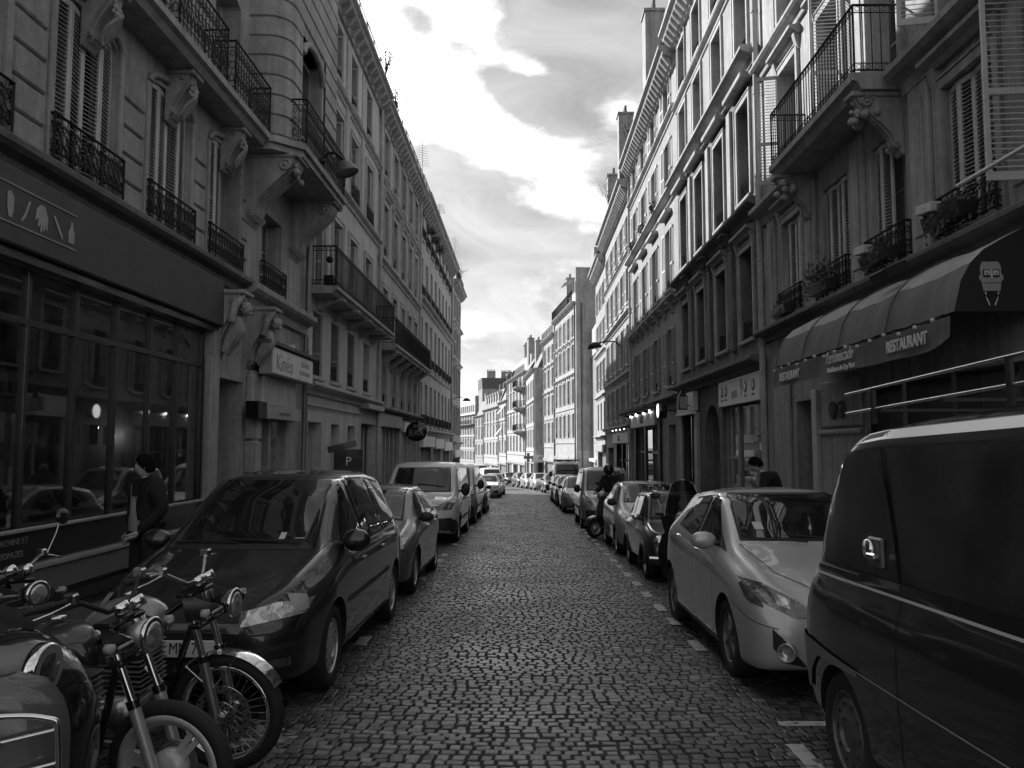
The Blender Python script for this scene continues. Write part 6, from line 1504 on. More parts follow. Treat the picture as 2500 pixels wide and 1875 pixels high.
# ---- 3. white delivery vans
VAN = dict(L=4.75, axles=(.92, 3.9), wr=.34, ww=.21, arch=.385, sig=.05,
    top=[(0, .66), (.03, .86), (.15, 1.0), (.75, 1.16), (.9, 1.22), (1.55, 1.78), (1.85, 1.90), (2.4, 1.93), (4.55, 1.93), (4.7, 1.85), (4.75, 1.7)],
    belt=[(0, .62), (.2, .9), (.8, 1.06), (1.3, 1.12), (4.6, 1.16), (4.75, 1.1)], w=[(0, .62), (.05, .80), (.25, .90), (.7, .95), (4.5, .95), (4.7, .93), (4.75, .9)],
    wt=[(0, .55), (.3, .76), (.9, .80), (1.6, .76), (2.1, .74), (4.6, .78), (4.75, .76)], bot=[(0, .30), (.2, .24), (4.5, .26), (4.75, .34)])
c = Car('delivery_van', VAN); c.build('white')
c.glass('windshield', [(-.70, 1.20), (.70, 1.20), (.63, 1.74), (-.63, 1.74)], 'front', nu=18, nv=10); c.glass('side_window', [(1.2, 1.18), (2.15, 1.16), (2.12, 1.70), (1.75, 1.68)], 'side', True)
c.patch('lower_bumper', 'plastic', [(-.9, .27), (.9, .27), (.9, .62), (-.9, .56)], 'front', .006, 20, 6); c.patch('lower_bumper', 'plastic', [(.06, .28), (.52, .28), (.52, .5), (.06, .60)], 'side', .007, 8, 6, mirror=True)
c.patch('headlight', 'headlamp_dark', [(.42, .78), (.80, .80), (.86, .94), (.70, .98), (.46, .88)], 'front', .008, mirror=True)
for z in (.86, .80): c.seam([(0, z), (.2, z), (.28, z + .035), (.46, z + .03), (.62, z + .03)], 'front', .018, 'chrome', 'grille_bar')
c.seam([(0, .83), (.2, .83), (.28, .865), (.46, .86)], 'front', .03, 'black', 'grille', off=.002)
for x in (1.15, 2.22, 3.3): c.seam([(x, .3), (x, 1.12), (x + .02, 1.8)], 'side')
c.seam([(1.1, .55), (3.4, .56)], 'side', .08, 'plastic', 'rub_strip'); c.seam([(2.3, 1.1), (4.4, 1.12)], 'side', .015); c.seam([(.35, .25), (.72, .6), (.76, 1.0)], 'top')
c.mirrors(1.28, 1.2, 'plastic', (.11, .09, .16), .16); c.handles([(2.05, 1.02), (2.45, 1.02)], 'plastic'); c.plate('', .50); c.wheels('cover'); c.wipers([(.55, .98, -.1, 1.05), (-.05, .98, -.65, 1.04)])
q = MB(); q.tube([(0, 0, 0), (.0, .03, .32)], .008, 4); q.obj('aerial', 'black', c.root, (.1, -.55, 1.9))
van = c.place(-2.50, 20.6, 0, 'white delivery van with dark lower bumper, behind the grey hatchback on the left', GL, 'van')
v2 = copy_car(van, -2.50, 27.2, 0, 'second pale van directly behind the first on the left', GL, 'white', 'pale')
copy_car(van, -3.1, 71.5, 8, 'small white van in the sunlight on the left, past the bend', GL, 'white', 'white')
v3 = copy_car(van, -5.0, 86, 14, 'tall white van roof showing over the left row in the distance', GL); v3.scale = (1.02, 1, 1.22)
v4 = copy_car(van, 2.72, 53.4, 0, 'high pale delivery van with a roof rack in the right row', GR, 'white', 'pale'); v4.scale = (1.05, 1.1, 1.18)
q = MB()
for i in range(6): q.tube([(-.75, -1.2 + i * .6, 2.0), (.75, -1.2 + i * .6, 2.0)], .03, 5)
for sx in (-1, 1): q.tube([(sx * .75, -1.3, 2.02), (sx * .75, 1.9, 2.02)], .03, 5)
q.obj('roof_rack', 'iron_grey', v4)

# ---- white sports saloon
c = Car('saloon_car', dict(L=4.45, axles=(.78, 3.4), wr=.34, ww=.22, arch=.38, top=[(0, .52), (.04, .66), (.3, .78), (1.2, .96), (1.35, 1.0), (2.0, 1.33), (2.5, 1.42), (3.0, 1.38), (3.7, 1.08), (4.3, 1.0), (4.45, .8)],
    belt=[(0, .5), (.3, .70), (1.2, .86), (3.5, .96), (4.3, .92), (4.45, .75)], w=[(0, .6), (.06, .76), (.25, .86), (.7, .93), (3.6, .93), (4.2, .88), (4.45, .7)], wt=[(0, .5), (.3, .7), (1.2, .72), (2.0, .60), (3.0, .56), (3.8, .64), (4.45, .6)], bot=[(0, .22), (.3, .17), (4.0, .2), (4.45, .3)]))
c.build('white'); c.glass('windshield', [(-.60, 1.0), (.60, 1.0), (.5, 1.33), (-.5, 1.33)], 'front'); c.glass('side_window', [(1.6, .98), (2.4, .99), (2.38, 1.31), (2.1, 1.29)], 'side', True); c.glass('side_window', [(2.5, 1.0), (3.2, 1.04), (3.0, 1.27), (2.48, 1.31)], 'side', True)
c.patch('headlight', 'headlamp_dark', [(.42, .60), (.80, .64), (.82, .74), (.5, .70)], 'front', .007, mirror=True); c.patch('kidney_grille', 'black', [(.04, .53), (.22, .54), (.24, .67), (.06, .67)], 'front', .006, mirror=True); c.patch('air_intake', 'black', [(.42, .26), (.76, .28), (.72, .46), (.40, .38)], 'front', .006, mirror=True); c.patch('air_intake', 'black', [(-.32, .25), (.32, .25), (.30, .37), (-.30, .37)], 'front', .006)
c.wheels('seven'); c.mirrors(1.7, .98, P['white'], (.1, .07, .07), .12); c.place(-2.45, 52.2, 0, 'bright white sports saloon facing the camera in the left row', GL)

# ---- 4. silver hatchback front right
Y = dict(L=3.92, axles=(.80, 3.31), wr=.315, ww=.2, arch=.36, sig=.04,
    top=[(0, .50), (.03, .66), (.12, .76), (.5, .92), (.95, 1.035), (1.1, 1.09), (1.72, 1.44), (2.0, 1.51), (2.5, 1.52), (3.15, 1.47), (3.45, 1.34), (3.78, .98), (3.92, .80)],
    belt=[(0, .48), (.2, .70), (.7, .86), (1.2, .93), (2.4, 1.0), (3.3, 1.08), (3.7, .95), (3.92, .72)], w=[(0, .50), (.05, .68), (.2, .79), (.55, .845), (3.4, .85), (3.75, .8), (3.92, .66)],
    wt=[(0, .42), (.3, .64), (.95, .68), (1.5, .61), (2.1, .575), (3.0, .56), (3.6, .55), (3.92, .5)], bot=[(0, .25), (.15, .19), (.6, .17), (3.5, .2), (3.92, .34)])
c = Car('hatchback', Y); c.build('silver')
c.glass('windshield', [(-.59, 1.10), (.59, 1.10), (.51, 1.455), (-.51, 1.455)], 'front', nu=20, nv=10)
c.glass('side_window', [(1.28, 1.03), (2.02, 1.04), (2.02, 1.43), (1.80, 1.41)], 'side', True); c.glass('side_window', [(2.12, 1.04), (2.95, 1.12), (2.78, 1.385), (2.10, 1.43)], 'side', True)
c.patch('quarter_panel', 'black', [(1.05, .98), (1.24, 1.01), (1.42, 1.14), (1.24, 1.06)], 'side', .004, mirror=True)
c.patch('headlight', 'headlamp_dark', [(.34, .615), (.50, .60), (.70, .70), (.78, .84), (.66, .82), (.44, .70)], 'front', .007, 14, 8, mirror=True); c.patch('headlight_side', 'headlamp_dark', [(.16, .66), (.30, .70), (.50, .80), (.48, .825), (.28, .80)], 'side', .007, 12, 6, mirror=True)
c.patch('lamp_reflector', 'headlamp', [(.52, .66), (.60, .68), (.62, .76), (.54, .74)], 'front', .010, mirror=True); c.patch('indicator_lens', 'shut_grey', [(.36, .63), (.48, .615), (.48, .66), (.42, .68)], 'front', .010, mirror=True)
c.patch('upper_grille', 'black', [(-.33, .60), (.33, .60), (.34, .645), (-.34, .645)], 'front', .006); c.patch('lower_grille', 'black', [(-.34, .22), (.34, .22), (.40, .44), (-.40, .44)], 'front', .006, 14, 8)
c.patch('fog_lamp_surround', 'black', [(.44, .26), (.58, .28), (.66, .38), (.66, .52), (.60, .46)], 'front', .006, 10, 6, mirror=True)
for sx in (-1, 1):
    h, n_ = c.hit((sx * .58, -4, .36), (0, 1, 0)); q = MB(); q.lathe([(.001, -.0), (.052, -.0), (.06, -.02), (.068, -.02), (.07, .0), (.07, .03)], 20, Matrix.Rotation(R(90), 4, 'X') @ Matrix.Diagonal((1, 1, -1, 1))); o = q.obj('fog_lamp', 'headlamp', c.root, h + Vector((0, -.02, 0)), rot=(0, 0, R(sx * 38)))
for x in (1.22, 2.07, 2.98): c.seam([(x - .02, .3), (x, .9), (x + .04, 1.02)], 'side')
c.seam([(1.15, .24), (2.95, .25)], 'side', .03, 'plastic', 'side_sill'); c.seam([(.26, .15), (.52, .45), (.63, 1.05)], 'top', .008); c.seam([(.05, .52), (.3, .58), (.46, .62), (.62, .66)], 'side', .006)
c.seam([(1.25, 1.02), (2.1, 1.03), (2.98, 1.11)], 'side', .014, 'chrome', 'waist_trim')
c.mirrors(1.36, 1.03, P['silver'], (.12, .075, .08), .13); c.handles([(1.92, .93), (2.82, .99)], 'chrome'); c.plate('', .50); c.wheels('seven', dark=True)
c.wipers([(.5, 1.02, -.2, 1.12), (-.05, 1.0, -.55, 1.1)]); c.patch('tax_disc', 'paper', [(-.44, 1.16), (-.36, 1.16), (-.36, 1.22), (-.44, 1.22)], 'front', .009)
c.place(2.50, 7.98, 0, 'silver hatchback facing the camera right behind the big black van', GR)

# ---- classic tiny saloon
MI = dict(L=3.05, axles=(.52, 2.56), wr=.25, ww=.15, arch=.285, sig=.03, top=[(0, .50), (.02, .66), (.08, .74), (.7, .86), (.8, .9), (1.05, 1.27), (1.25, 1.345), (2.2, 1.34), (2.45, 1.26), (2.85, .84), (3.0, .76), (3.05, .5)],
    belt=[(0, .48), (.1, .66), (.7, .78), (2.8, .80), (3.0, .70), (3.05, .48)], w=[(0, .55), (.05, .66), (.3, .70), (2.7, .705), (3.0, .64), (3.05, .55)], wt=[(0, .42), (.2, .56), (.75, .56), (1.1, .52), (2.3, .50), (2.9, .52), (3.05, .4)], bot=[(0, .24), (2.9, .24), (3.05, .3)])
c = Car('classic_mini_car', MI); c.build('dark')
c.glass('windshield', [(-.50, .93), (.50, .93), (.44, 1.27), (-.44, 1.27)], 'front', grow=.03); c.glass('side_window', [(.98, .88), (1.85, .88), (1.85, 1.25), (1.15, 1.25)], 'side', True, grow=.02); c.glass('side_window', [(1.95, .88), (2.5, .88), (2.35, 1.22), (1.95, 1.25)], 'side', True, grow=.02)
c.patch('grille', 'chrome', [(-.33, .42), (.33, .42), (.36, .62), (-.36, .62)], 'front', .006)
for sx in (-1, 1): q = MB(); q.lathe([(.001, .05), (.07, .035), (.085, .01), (.10, .01), (.105, -.02), (.105, -.06)], 22, Matrix.Rotation(R(90), 4, 'X')); q.obj('headlight', 'chrome', c.root, (sx * .50, -1.515, .60))
for yy in (-1, 1): q = MB(); q.tube([(-.66, yy * 1.50, .36), (-.4, yy * 1.58, .36), (.4, yy * 1.58, .36), (.66, yy * 1.50, .36)], .035, 8); q.obj('bumper', 'chrome', c.root)
for ya in MI['axles']:
    for sx in (-1, 1): q = MB(); q.tube([(sx * .70, ya - 1.525 + .29 * math.cos(a_), .25 + .29 * math.sin(a_)) for a_ in [math.pi * k / 12 for k in range(13)]], .028, 6); q.obj('wheel_arch_flare', 'plastic', c.root)
c.seam([(.98, .3), (.98, .84)], 'side'); c.seam([(1.9, .3), (1.9, .84)], 'side'); c.wheels('ten', rimk=.6); c.mirrors(1.02, .9, 'chrome', (.07, .05, .05), .1)
c.patch('black_roof', 'gloss_black', [(-.5, 1.12), (.5, 1.12), (.48, 2.3), (-.48, 2.3)], 'top', .004); c.patch('mirror_reflection_sticker', 'paper', [(.36, .96), (.41, .96), (.41, 1.0), (.36, 1.0)], 'front', .01)  # black roof skin; small pale patch on the windshield
c.place(2.55, 13.85, 0, 'tiny dark classic saloon with black roof and flared arches', GR)

# ---- small rounded city car
CC = dict(L=3.43, axles=(.68, 3.02), wr=.29, ww=.17, arch=.33, top=[(0, .50), (.03, .68), (.15, .80), (.75, 1.0), (.9, 1.06), (1.5, 1.40), (1.8, 1.46), (2.6, 1.46), (3.0, 1.38), (3.3, .98), (3.43, .7)],
    belt=[(0, .48), (.2, .74), (.8, .9), (3.0, 1.02), (3.43, .68)], w=[(0, .46), (.05, .66), (.2, .76), (.5, .81), (3.0, .81), (3.43, .62)], wt=[(0, .4), (.3, .60), (.9, .64), (1.5, .56), (2.6, .54), (3.43, .46)], bot=[(0, .22), (3.1, .2), (3.43, .3)])
c = Car('city_car', CC); c.build('pale')
c.glass('windshield', [(-.56, 1.05), (.56, 1.05), (.48, 1.40), (-.48, 1.40)], 'front'); c.glass('side_window', [(1.0, 1.0), (1.75, 1.0), (1.75, 1.37), (1.45, 1.34)], 'side', True); c.glass('side_window', [(1.85, 1.01), (2.6, 1.08), (2.4, 1.35), (1.83, 1.37)], 'side', True)
c.patch('headlight', 'headlamp', [(.38, .62), (.62, .66), (.74, .80), (.68, .90), (.50, .82)], 'front', .007, mirror=True); c.patch('lower_grille', 'black', [(-.4, .24), (.4, .24), (.44, .46), (-.44, .46)], 'front', .006)
for x in (.98, 1.8, 2.6): c.seam([(x, .3), (x, .96)], 'side')
c.seam([(1.0, .56), (1.75, .57)], 'side', .03, 'plastic', 'rub_strip'); c.seam([(.2, .2), (.5, .5), (.6, .85)], 'top'); c.mirrors(1.06, 1.0, 'plastic', (.1, .07, .08), .1); c.wheels('cover'); c.wipers([(.4, .84, -.2, .92)]); c.plate('', .53)
q = MB(); q.tube([(0, 0, 0), (0, .04, .28)], .007, 4); q.obj('aerial', 'black', c.root, (-.05, -.2, 1.44)); c.patch('sticker', 'paper', [(-.5, 1.1), (-.45, 1.1), (-.45, 1.17), (-.5, 1.17)], 'front', .009)
c.place(2.62, 17.6, 0, 'small pale rounded city car behind the tiny classic saloon', GR)

# ---- tall people carrier
KG = dict(L=4.05, axles=(.82, 3.42), wr=.315, ww=.19, arch=.36, top=[(0, .6), (.03, .78), (.15, .92), (.7, 1.08), (.85, 1.14), (1.45, 1.68), (1.75, 1.80), (3.7, 1.80), (3.98, 1.6), (4.05, 1.2)],
    belt=[(0, .56), (.2, .84), (.9, 1.0), (3.9, 1.06), (4.05, .9)], w=[(0, .5), (.05, .7), (.22, .8), (.6, .84), (3.8, .84), (4.05, .78)], wt=[(0, .44), (.3, .62), (.9, .68), (1.6, .64), (3.7, .64), (4.05, .6)], bot=[(0, .28), (3.8, .26), (4.05, .34)])
c = Car('people_carrier', KG); c.build('mid')
c.glass('windshield', [(-.60, 1.12), (.60, 1.12), (.53, 1.66), (-.53, 1.66)], 'front', nu=16, nv=8); c.glass('side_window', [(1.08, 1.10), (1.95, 1.1), (1.95, 1.62), (1.6, 1.60)], 'side', True); c.glass('side_window', [(2.05, 1.1), (3.0, 1.1), (3.0, 1.62), (2.05, 1.62)], 'side', True)
c.patch('headlight', 'headlamp', [(.36, .66), (.56, .64), (.72, .74), (.76, .92), (.66, .96), (.46, .84)], 'front', .007, mirror=True); c.patch('dark_bumper', 'plastic', [(-.78, .3), (.78, .3), (.78, .56), (-.78, .56)], 'front', .006, 18, 6); c.patch('grille', 'black', [(-.3, .62), (.3, .62), (.32, .7), (-.32, .7)], 'front', .006)
for x in (1.06, 2.0, 3.05): c.seam([(x, .32), (x, 1.06)], 'side')
c.seam([(1.1, .6), (3.0, .6)], 'side', .08, 'plastic', 'rub_strip'); c.mirrors(1.14, 1.12, 'plastic', (.1, .07, .12), .12); c.wheels('cover'); c.wipers([(.45, .84, -.15, .9)])
c.place(2.42, 25.0, 0, 'tall mid grey people carrier with bulging headlights behind the helmeted rider', GR)

# ---- big black van on the right edge (its far, raked end towards the street beyond)
BV = dict(L=4.95, axles=(.72, 3.7), wr=.315, ww=.21, arch=.345, sig=.03,
    top=[(0, .75), (.02, .88), (.1, 1.02), (.3, 1.2), (.42, 1.42), (.60, 1.70), (.76, 1.86), (.98, 1.94), (1.4, 1.965), (4.6, 1.97), (4.85, 1.9), (4.95, 1.7)],
    belt=[(0, .70), (.15, 1.02), (.3, 1.13), (4.6, 1.13), (4.95, 1.1)], w=[(0, .74), (.05, .84), (.2, .90), (.6, .92), (4.6, .92), (4.95, .86)], wt=[(0, .62), (.3, .82), (.8, .85), (1.6, .83), (4.6, .80), (4.95, .78)], bot=[(0, .42), (.2, .30), (.6, .25), (4.7, .26), (4.95, .34)])
c = Car('minibus', BV); c.build('black')
c.glass('windscreen', [(-.70, 1.28), (.70, 1.28), (.66, 1.78), (-.66, 1.78)], 'front'); 
c.glass('side_window', [(.46, 1.19), (1.40, 1.19), (1.22, 1.80), (.80, 1.78)], 'side', True, grow=.01, m='tint'); c.glass('side_window', [(1.44, 1.19), (2.9, 1.19), (2.9, 1.80), (1.28, 1.80)], 'side', True, grow=.01, m='tint'); c.glass('side_window', [(3.0, 1.19), (4.6, 1.19), (4.6, 1.78), (3.0, 1.80)], 'side', True, grow=.01, m='tint')
c.seam([(.30, 1.115), (1.6, 1.118), (4.6, 1.12)], 'side', .013, 'satin', 'waist_trim', off=.006); c.seam([(.38, 1.165), (.95, 1.165)], 'side', .006, 'satin', 'rail_slot'); c.seam([(.36, 1.15), (1.0, 1.15)], 'side', .03, 'black', 'slider_rail')
c.seam([(.12, .70), (1.6, .685), (4.6, .68)], 'side', .007, 'shut_grey', 'crease_highlight'); c.patch('corner_bumper', 'sign_grey', [(.03, .44), (.27, .44), (.32, .56), (.44, .655), (1.0, .672), (1.0, .695), (.03, .745)], 'side', .012, 24, 6, mirror=True); c.patch('bumper', 'sign_grey', [(-.84, .43), (.84, .43), (.84, .73), (-.84, .73)], 'front', .012, 18, 5)  # grey line paints the light caught along the body crease
for x in (1.42, 2.95): c.seam([(x, .3), (x, 1.1), (x - .04, 1.3), (x - .18, 1.88)], 'side')
c.seam([(.74, 1.84), (1.2, 1.865), (4.6, 1.87)], 'side', .045, 'satin', 'gutter_sheen_strip'); c.wheels('cover', dark=True, rimk=.68)  # pale strip along the gutter stands in for sky reflected there
# bolted lock plate on the side window
h, n_ = c.hit((3, 1.18 - 4.95 / 2, 1.30), (-1, 0, 0))
q = MB(); q.bbox(-.01, .012, -.085, .085, -.075, .075, .012); lk = q.obj('lock_plate', 'rim_dark', c.root, h + Vector((.012, 0, 0))); q = MB(); q.lathe([(.001, .03), (.045, .028), (.05, 0)], 18, Matrix.Translation((.01, -.03, .015)) @ Matrix.Rotation(R(90), 4, 'Y')); q.bbox(.01, .045, -.03, .07, -.03, .0, .008); q.obj('lock_hasp', 'chrome', lk)
# roof rack bars
q = MB()
for sx in (-1, 1):
    for (z, y0) in ((2.11, .70), (2.005, .70)): q.tube([(sx * .80, y0 - 2.475, z), (sx * .80, 2.1, z)], .008, 6)
    for yy in (1.05, 2.2, 3.4, 4.4): q.box(sx * .80 - .008, sx * .80 + .008, yy - 2.49, yy - 2.46, 1.93, 2.11, 1)
for yy in (1.1, 1.7, 2.3, 2.9, 3.5, 4.1): q.box(-.8, .8, yy - 2.49, yy - 2.45, 1.985, 2.0, 1)
q.obj('roof_rack', ['steel', 'black'], c.root)
r_ = c.place(2.57, 2.60, 0, 'large black minibus with a roof rack cut off by the right picture edge', GR, 'van'); r_.rotation_euler = (math.atan(.031), 0, math.pi)

M['cast_white'] = mat('pale_painted_alloy', .6, .35, .2, noise=[(12, .85, 1.05)]); M['screen'] = thin_glass('clear_screen', 0.); M['screen'].node_tree.nodes['Math'].inputs[1].default_value = .6; M['screen'].node_tree.nodes['Transparent BSDF'].inputs[0].default_value = (.16, .16, .16, 1)
# ================================================================== TWO-WHEELERS (local +X forward, Z up)
def moto_wheel(parent, x, z, r, w, style, rimm, nm):
    wl_ = link(nm, None, parent, (x, 0, z)); mt = Matrix.Rotation(R(90), 4, 'X'); t = MB()
    k = [(r - w * .9, -w * .42), (r - w * .45, -w * .52), (r - w * .12, -w * .36), (r, -w * .12), (r, w * .12), (r - w * .12, w * .36), (r - w * .45, w * .52), (r - w * .9, w * .42), (r - w * .9, -w * .42)]
    t.lathe(k, 40, mt)
    o = t.obj('tyre', 'rubber', wl_); fix_normals(o.data)
    m = MB(); rr = r - w * .88
    m.lathe([(rr + .004, -w * .36), (rr + .006, -w * .30), (rr - .008, -w * .24), (rr - .012, w * .24), (rr + .006, w * .30), (rr + .004, w * .36), (rr - .018, w * .3), (rr - .022, -w * .3), (rr + .004, -w * .36)], 40, mt)
    m.lathe([(rr + .006, -w * .44), (rr - (.03 if style == 'cast' else .011), -w * .42), (rr - (.03 if style == 'cast' else .011), w * .42), (rr + .006, w * .44), (rr + .006, -w * .44)], 40, mt)
    if style == 'cast':
        m.lathe([(rr - .018, -w * .16), (rr - .018, w * .16), (rr - .05, w * .14), (rr - .05, -w * .14), (rr - .018, -w * .16)], 40, mt)
        for q in range(3):
            for e in (-.14, .14):
                a = 2 * math.pi * q / 3 + R(50); c0 = Vector((math.cos(a + e * 1.3) * .07, 0, math.sin(a + e * 1.3) * .07)); c1 = Vector((math.cos(a + e * .72) * (rr - .03), 0, math.sin(a + e * .72) * (rr - .03)))
                d = (c1 - c0).normalized(); pz = Vector((-d.z, 0, d.x)) * .012; yv = Vector((0, w * .17, 0))
                m.add([c0 - pz * 1.5 - yv, c0 + pz * 1.5 - yv, c1 + pz - yv, c1 - pz - yv, c0 - pz * 1.5 + yv, c0 + pz * 1.5 + yv, c1 + pz + yv, c1 - pz + yv], [(3, 2, 1, 0), (4, 5, 6, 7), (0, 1, 5, 4), (1, 2, 6, 5), (2, 3, 7, 6), (3, 0, 4, 7)])
        m.lathe([(.001, -w * .7), (.05, -w * .68), (.085, -w * .4), (.09, w * .4), (.05, w * .68), (.001, w * .7)], 24, mt)
    else:
        m.lathe([(.001, -.05), (.03, -.05), (.035, .05), (.001, .05)], 14, mt)
    o = m.obj('rim', rimm, wl_); fix_normals(o.data)
    if style == 'spoke':
        s_ = MB()
        for q in range(32):
            a = 2 * math.pi * q / 32; b_ = a + (.35 if q % 2 else -.35); sy = .03 if (q // 2) % 2 else -.03
            s_.tube([(.03 * math.cos(b_), sy, .03 * math.sin(b_)), ((rr - .01) * math.cos(a), 0, (rr - .01) * math.sin(a))], .0022, 3, smooth=False)
        s_.obj('spokes', 'steel', wl_, kind='stuff')
    return wl_
def disc(parent, r0, r1, y, m='alu', holes=True):
    d = MB(); mt = Matrix.Translation((0, y, 0)) @ Matrix.Rotation(R(90), 4, 'X')
    d.lathe([(r0, -.003), (r1, -.003), (r1, .003), (r0, .003), (r0, -.003)], 36, mt, smooth=False)
    if holes:
        for q in range(24):
            a = q * math.pi / 12; rr = r0 + (r1 - r0) * (.3 + .4 * (q % 2)); d.lathe([(.001, -.0045), (.008, -.0045), (.008, .0045), (.001, .0045)], 6, Matrix.Translation((rr * math.cos(a), y, rr * math.sin(a))) @ Matrix.Rotation(R(90), 4, 'X'), 1, smooth=False)
    o = d.obj('brake_disc', [m, 'black'], parent); fix_normals(o.data)
def subdiv_obj(b, name, m, parent, lv=2, loc=None, **k):
    me = b.mesh(name, m); bm = bmesh.new(); bm.from_mesh(me); bmesh.ops.remove_doubles(bm, verts=bm.verts, dist=1e-5); bmesh.ops.recalc_face_normals(bm, faces=bm.faces); bm.to_mesh(me); bm.free()
    o = link(name, me, parent, loc, **k); md = o.modifiers.new('s', 'SUBSURF'); md.levels = md.render_levels = lv
    dg = bpy.context.evaluated_depsgraph_get(); ne = bpy.data.meshes.new_from_object(o.evaluated_get(dg)); o.modifiers.clear(); o.data = ne; ne.polygons.foreach_set('use_smooth', [True] * len(ne.polygons)); return o
def motorbike(label, loc, yaw, style, lean=4., tankm='grey', chrome_f=True, wr=.32, mirrors=False, rake=.185, hoff=.23):
    t = link('motorbike', None, None, loc, (R(lean), 0, R(yaw)), label=label, cat='motorbike', group='motorbikes parked nose out at the left kerb')
    fx, rx = .68, -.70; ft = (.68 - rake, wr + .69)
    # front end
    st = link('front_fork', None, t, (0, 0, 0)); 
    q = MB(); 
    for y in (-.095, .095): q.tube([(fx - .012, y, wr - .02), (fx - rake * .48, y, wr + .33)], .028, 12); q.tube([(fx - .02, y, wr - .03), (fx + .01, y, wr + .02)], .026, 8)
    q.obj('fork_slider', 'rim_silver' if style == 'cast' else 'alu', st)
    q = MB()
    for y in (-.095, .095): q.tube([(fx - rake * .465, y, wr + .32), (ft[0], y, ft[1])], .019, 12)
    q.obj('fork_tube', 'chrome', st)
    for y in (-.095, .095):
        q = MB(); q.tube([(fx - rake * .5, y, wr + .345), (fx - rake * .45, y, wr + .31)], .031, 12); q.obj('fork_collar', 'gloss_black', st); q = MB(); q.tube([(fx - rake * .74, y, wr + .51), (fx - rake * .77, y, wr + .53)], .03, 10); q.obj('fork_collar', 'gloss_black', st)
    q = MB(); q.bbox(ft[0] - .05, ft[0] + .05, -.13, .13, ft[1] - .02, ft[1] + .01, .01); q.bbox(ft[0] + .02, ft[0] + .1, -.13, .13, ft[1] - .19, ft[1] - .16, .01); q.obj('fork_clamp', 'gloss_black', st)
    fw = moto_wheel(t, fx, wr, wr, .082 if style == 'spoke' else .072, style, 'cast_white' if style == 'cast' else 'chrome', 'front_wheel')
    if style == 'spoke': disc(fw, .125, .165, -.055); disc(fw, .04, .08, -.07, 'alu'); fw.rotation_euler.y = .2
    else: disc(fw, .07, .105, .055, 'alu', False)
    q = MB(); n = 14; rows = []; rr = wr + .018
    for i in range(n + 1):
        a = R(28 + (150 - 28) * i / n); rows.append([(fx + (rr + e * .0) * math.cos(a) * (1 - abs(y) * .35), y, wr + rr * math.sin(a) * (1 - abs(y) * .5)) for y, e in ((-.055, 0), (-.035, 1), (0, 1), (.035, 1), (.055, 0))])
    if style == 'spoke': q.grid(rows); q.obj('front_mudguard', 'chrome', t)
    if style == 'spoke': q = MB(); q.tube([(fx + (wr + .03) * math.cos(R(75)), -.075, wr + (wr + .02) * math.sin(R(75))), (fx - .06, -.1, wr + .12)], .006, 5); q.tube([(fx + (wr + .02) * math.cos(R(125)), -.075, wr + (wr + .0) * math.sin(R(125))), (fx - .09, -.1, wr + .2)], .006, 5); q.obj('mudguard_stay', 'chrome', t)
    hx, hz = ft[0] + hoff, ft[1] - .07
    HR = Matrix.Rotation(R(90), 4, 'Y'); q = MB(); q.lathe([(.001, -.11), (.04, -.10), (.066, -.05), (.074, 0)], 24, Matrix.Translation((hx, 0, hz)) @ HR); hl = q.obj('headlight', 'gloss_black' if style == 'spoke' else 'rim_silver', t)
    q = MB(); q.lathe([(.073, -.010), (.082, 0), (.082, .016), (.072, .02)], 24, Matrix.Translation((hx, 0, hz)) @ HR); q.obj('headlight_ring', 'chrome', hl)
    q = MB(); q.lathe([(.072, .014), (.045, .028), (.001, .034)], 24, Matrix.Translation((hx, 0, hz)) @ HR); q.obj('headlight_lens', 'headlamp', hl)
    for y in (-.125, .125):
        q = MB(); q.prism([(ft[0] - .01, hz + .07), (hx - .0, hz + .02), (hx + .01, hz), (hx, hz - .02), (ft[0] + .02, hz - .08)], y - .004, y + .004, 'y'); q.obj('headlight_bracket', 'chrome', t)
        q = MB(); q.lathe([(.001, -.03), (.022, -.02), (.025, .015), (.001, .022)], 12, Matrix.Translation((hx - .05, y * 1.75, hz + .0)) @ Matrix.Rotation(R(90), 4, 'Y')); q.tube([(hx - .02, y, hz), (hx - .02, y * 1.6, hz)], .008, 5); q.obj('indicator', 'shut_grey', t)
    for y in (-.055, .055): q = MB(); q.lathe([(.001, 0), (.036, 0), (.038, .05), (.032, .055), (.001, .055)], 18, Matrix.Translation((ft[0] + .07, y, ft[1] + .04)) @ Matrix.Rotation(R(-35), 4, 'Y'), 0, ms=[0, 0, 1, 1]); q.obj('gauge', ['chrome', 'black'], t)
    q = MB(); hb = [(ft[0] - .16, -.36, ft[1] + .13), (ft[0] - .06, -.24, ft[1] + .15), (ft[0], -.08, ft[1] + .05), (ft[0], .08, ft[1] + .05), (ft[0] - .06, .24, ft[1] + .15), (ft[0] - .16, .36, ft[1] + .13)]
    q.tube(hb, .012, 8); q.obj('handlebar', 'steel' if style == 'spoke' else 'black', t)
    for s_ in (-1, 1):
        q = MB(); q.tube([(ft[0] - .18, s_ * .385, ft[1] + .128), (ft[0] - .10, s_ * .29, ft[1] + .143)], .018, 8); q.obj('grip', 'rubber', t)
        q = MB(); q.tube([(ft[0] - .04, s_ * .27, ft[1] + .14), (ft[0] - .06, s_ * .36, ft[1] + .125), (ft[0] - .10, s_ * .42, ft[1] + .11)], .006, 5); q.bbox(ft[0] - .09, ft[0] - .03, s_ * .24 - .02, s_ * .24 + .02, ft[1] + .13, ft[1] + .18, .008); q.obj('brake_lever', 'chrome', t)
        if not mirrors: continue
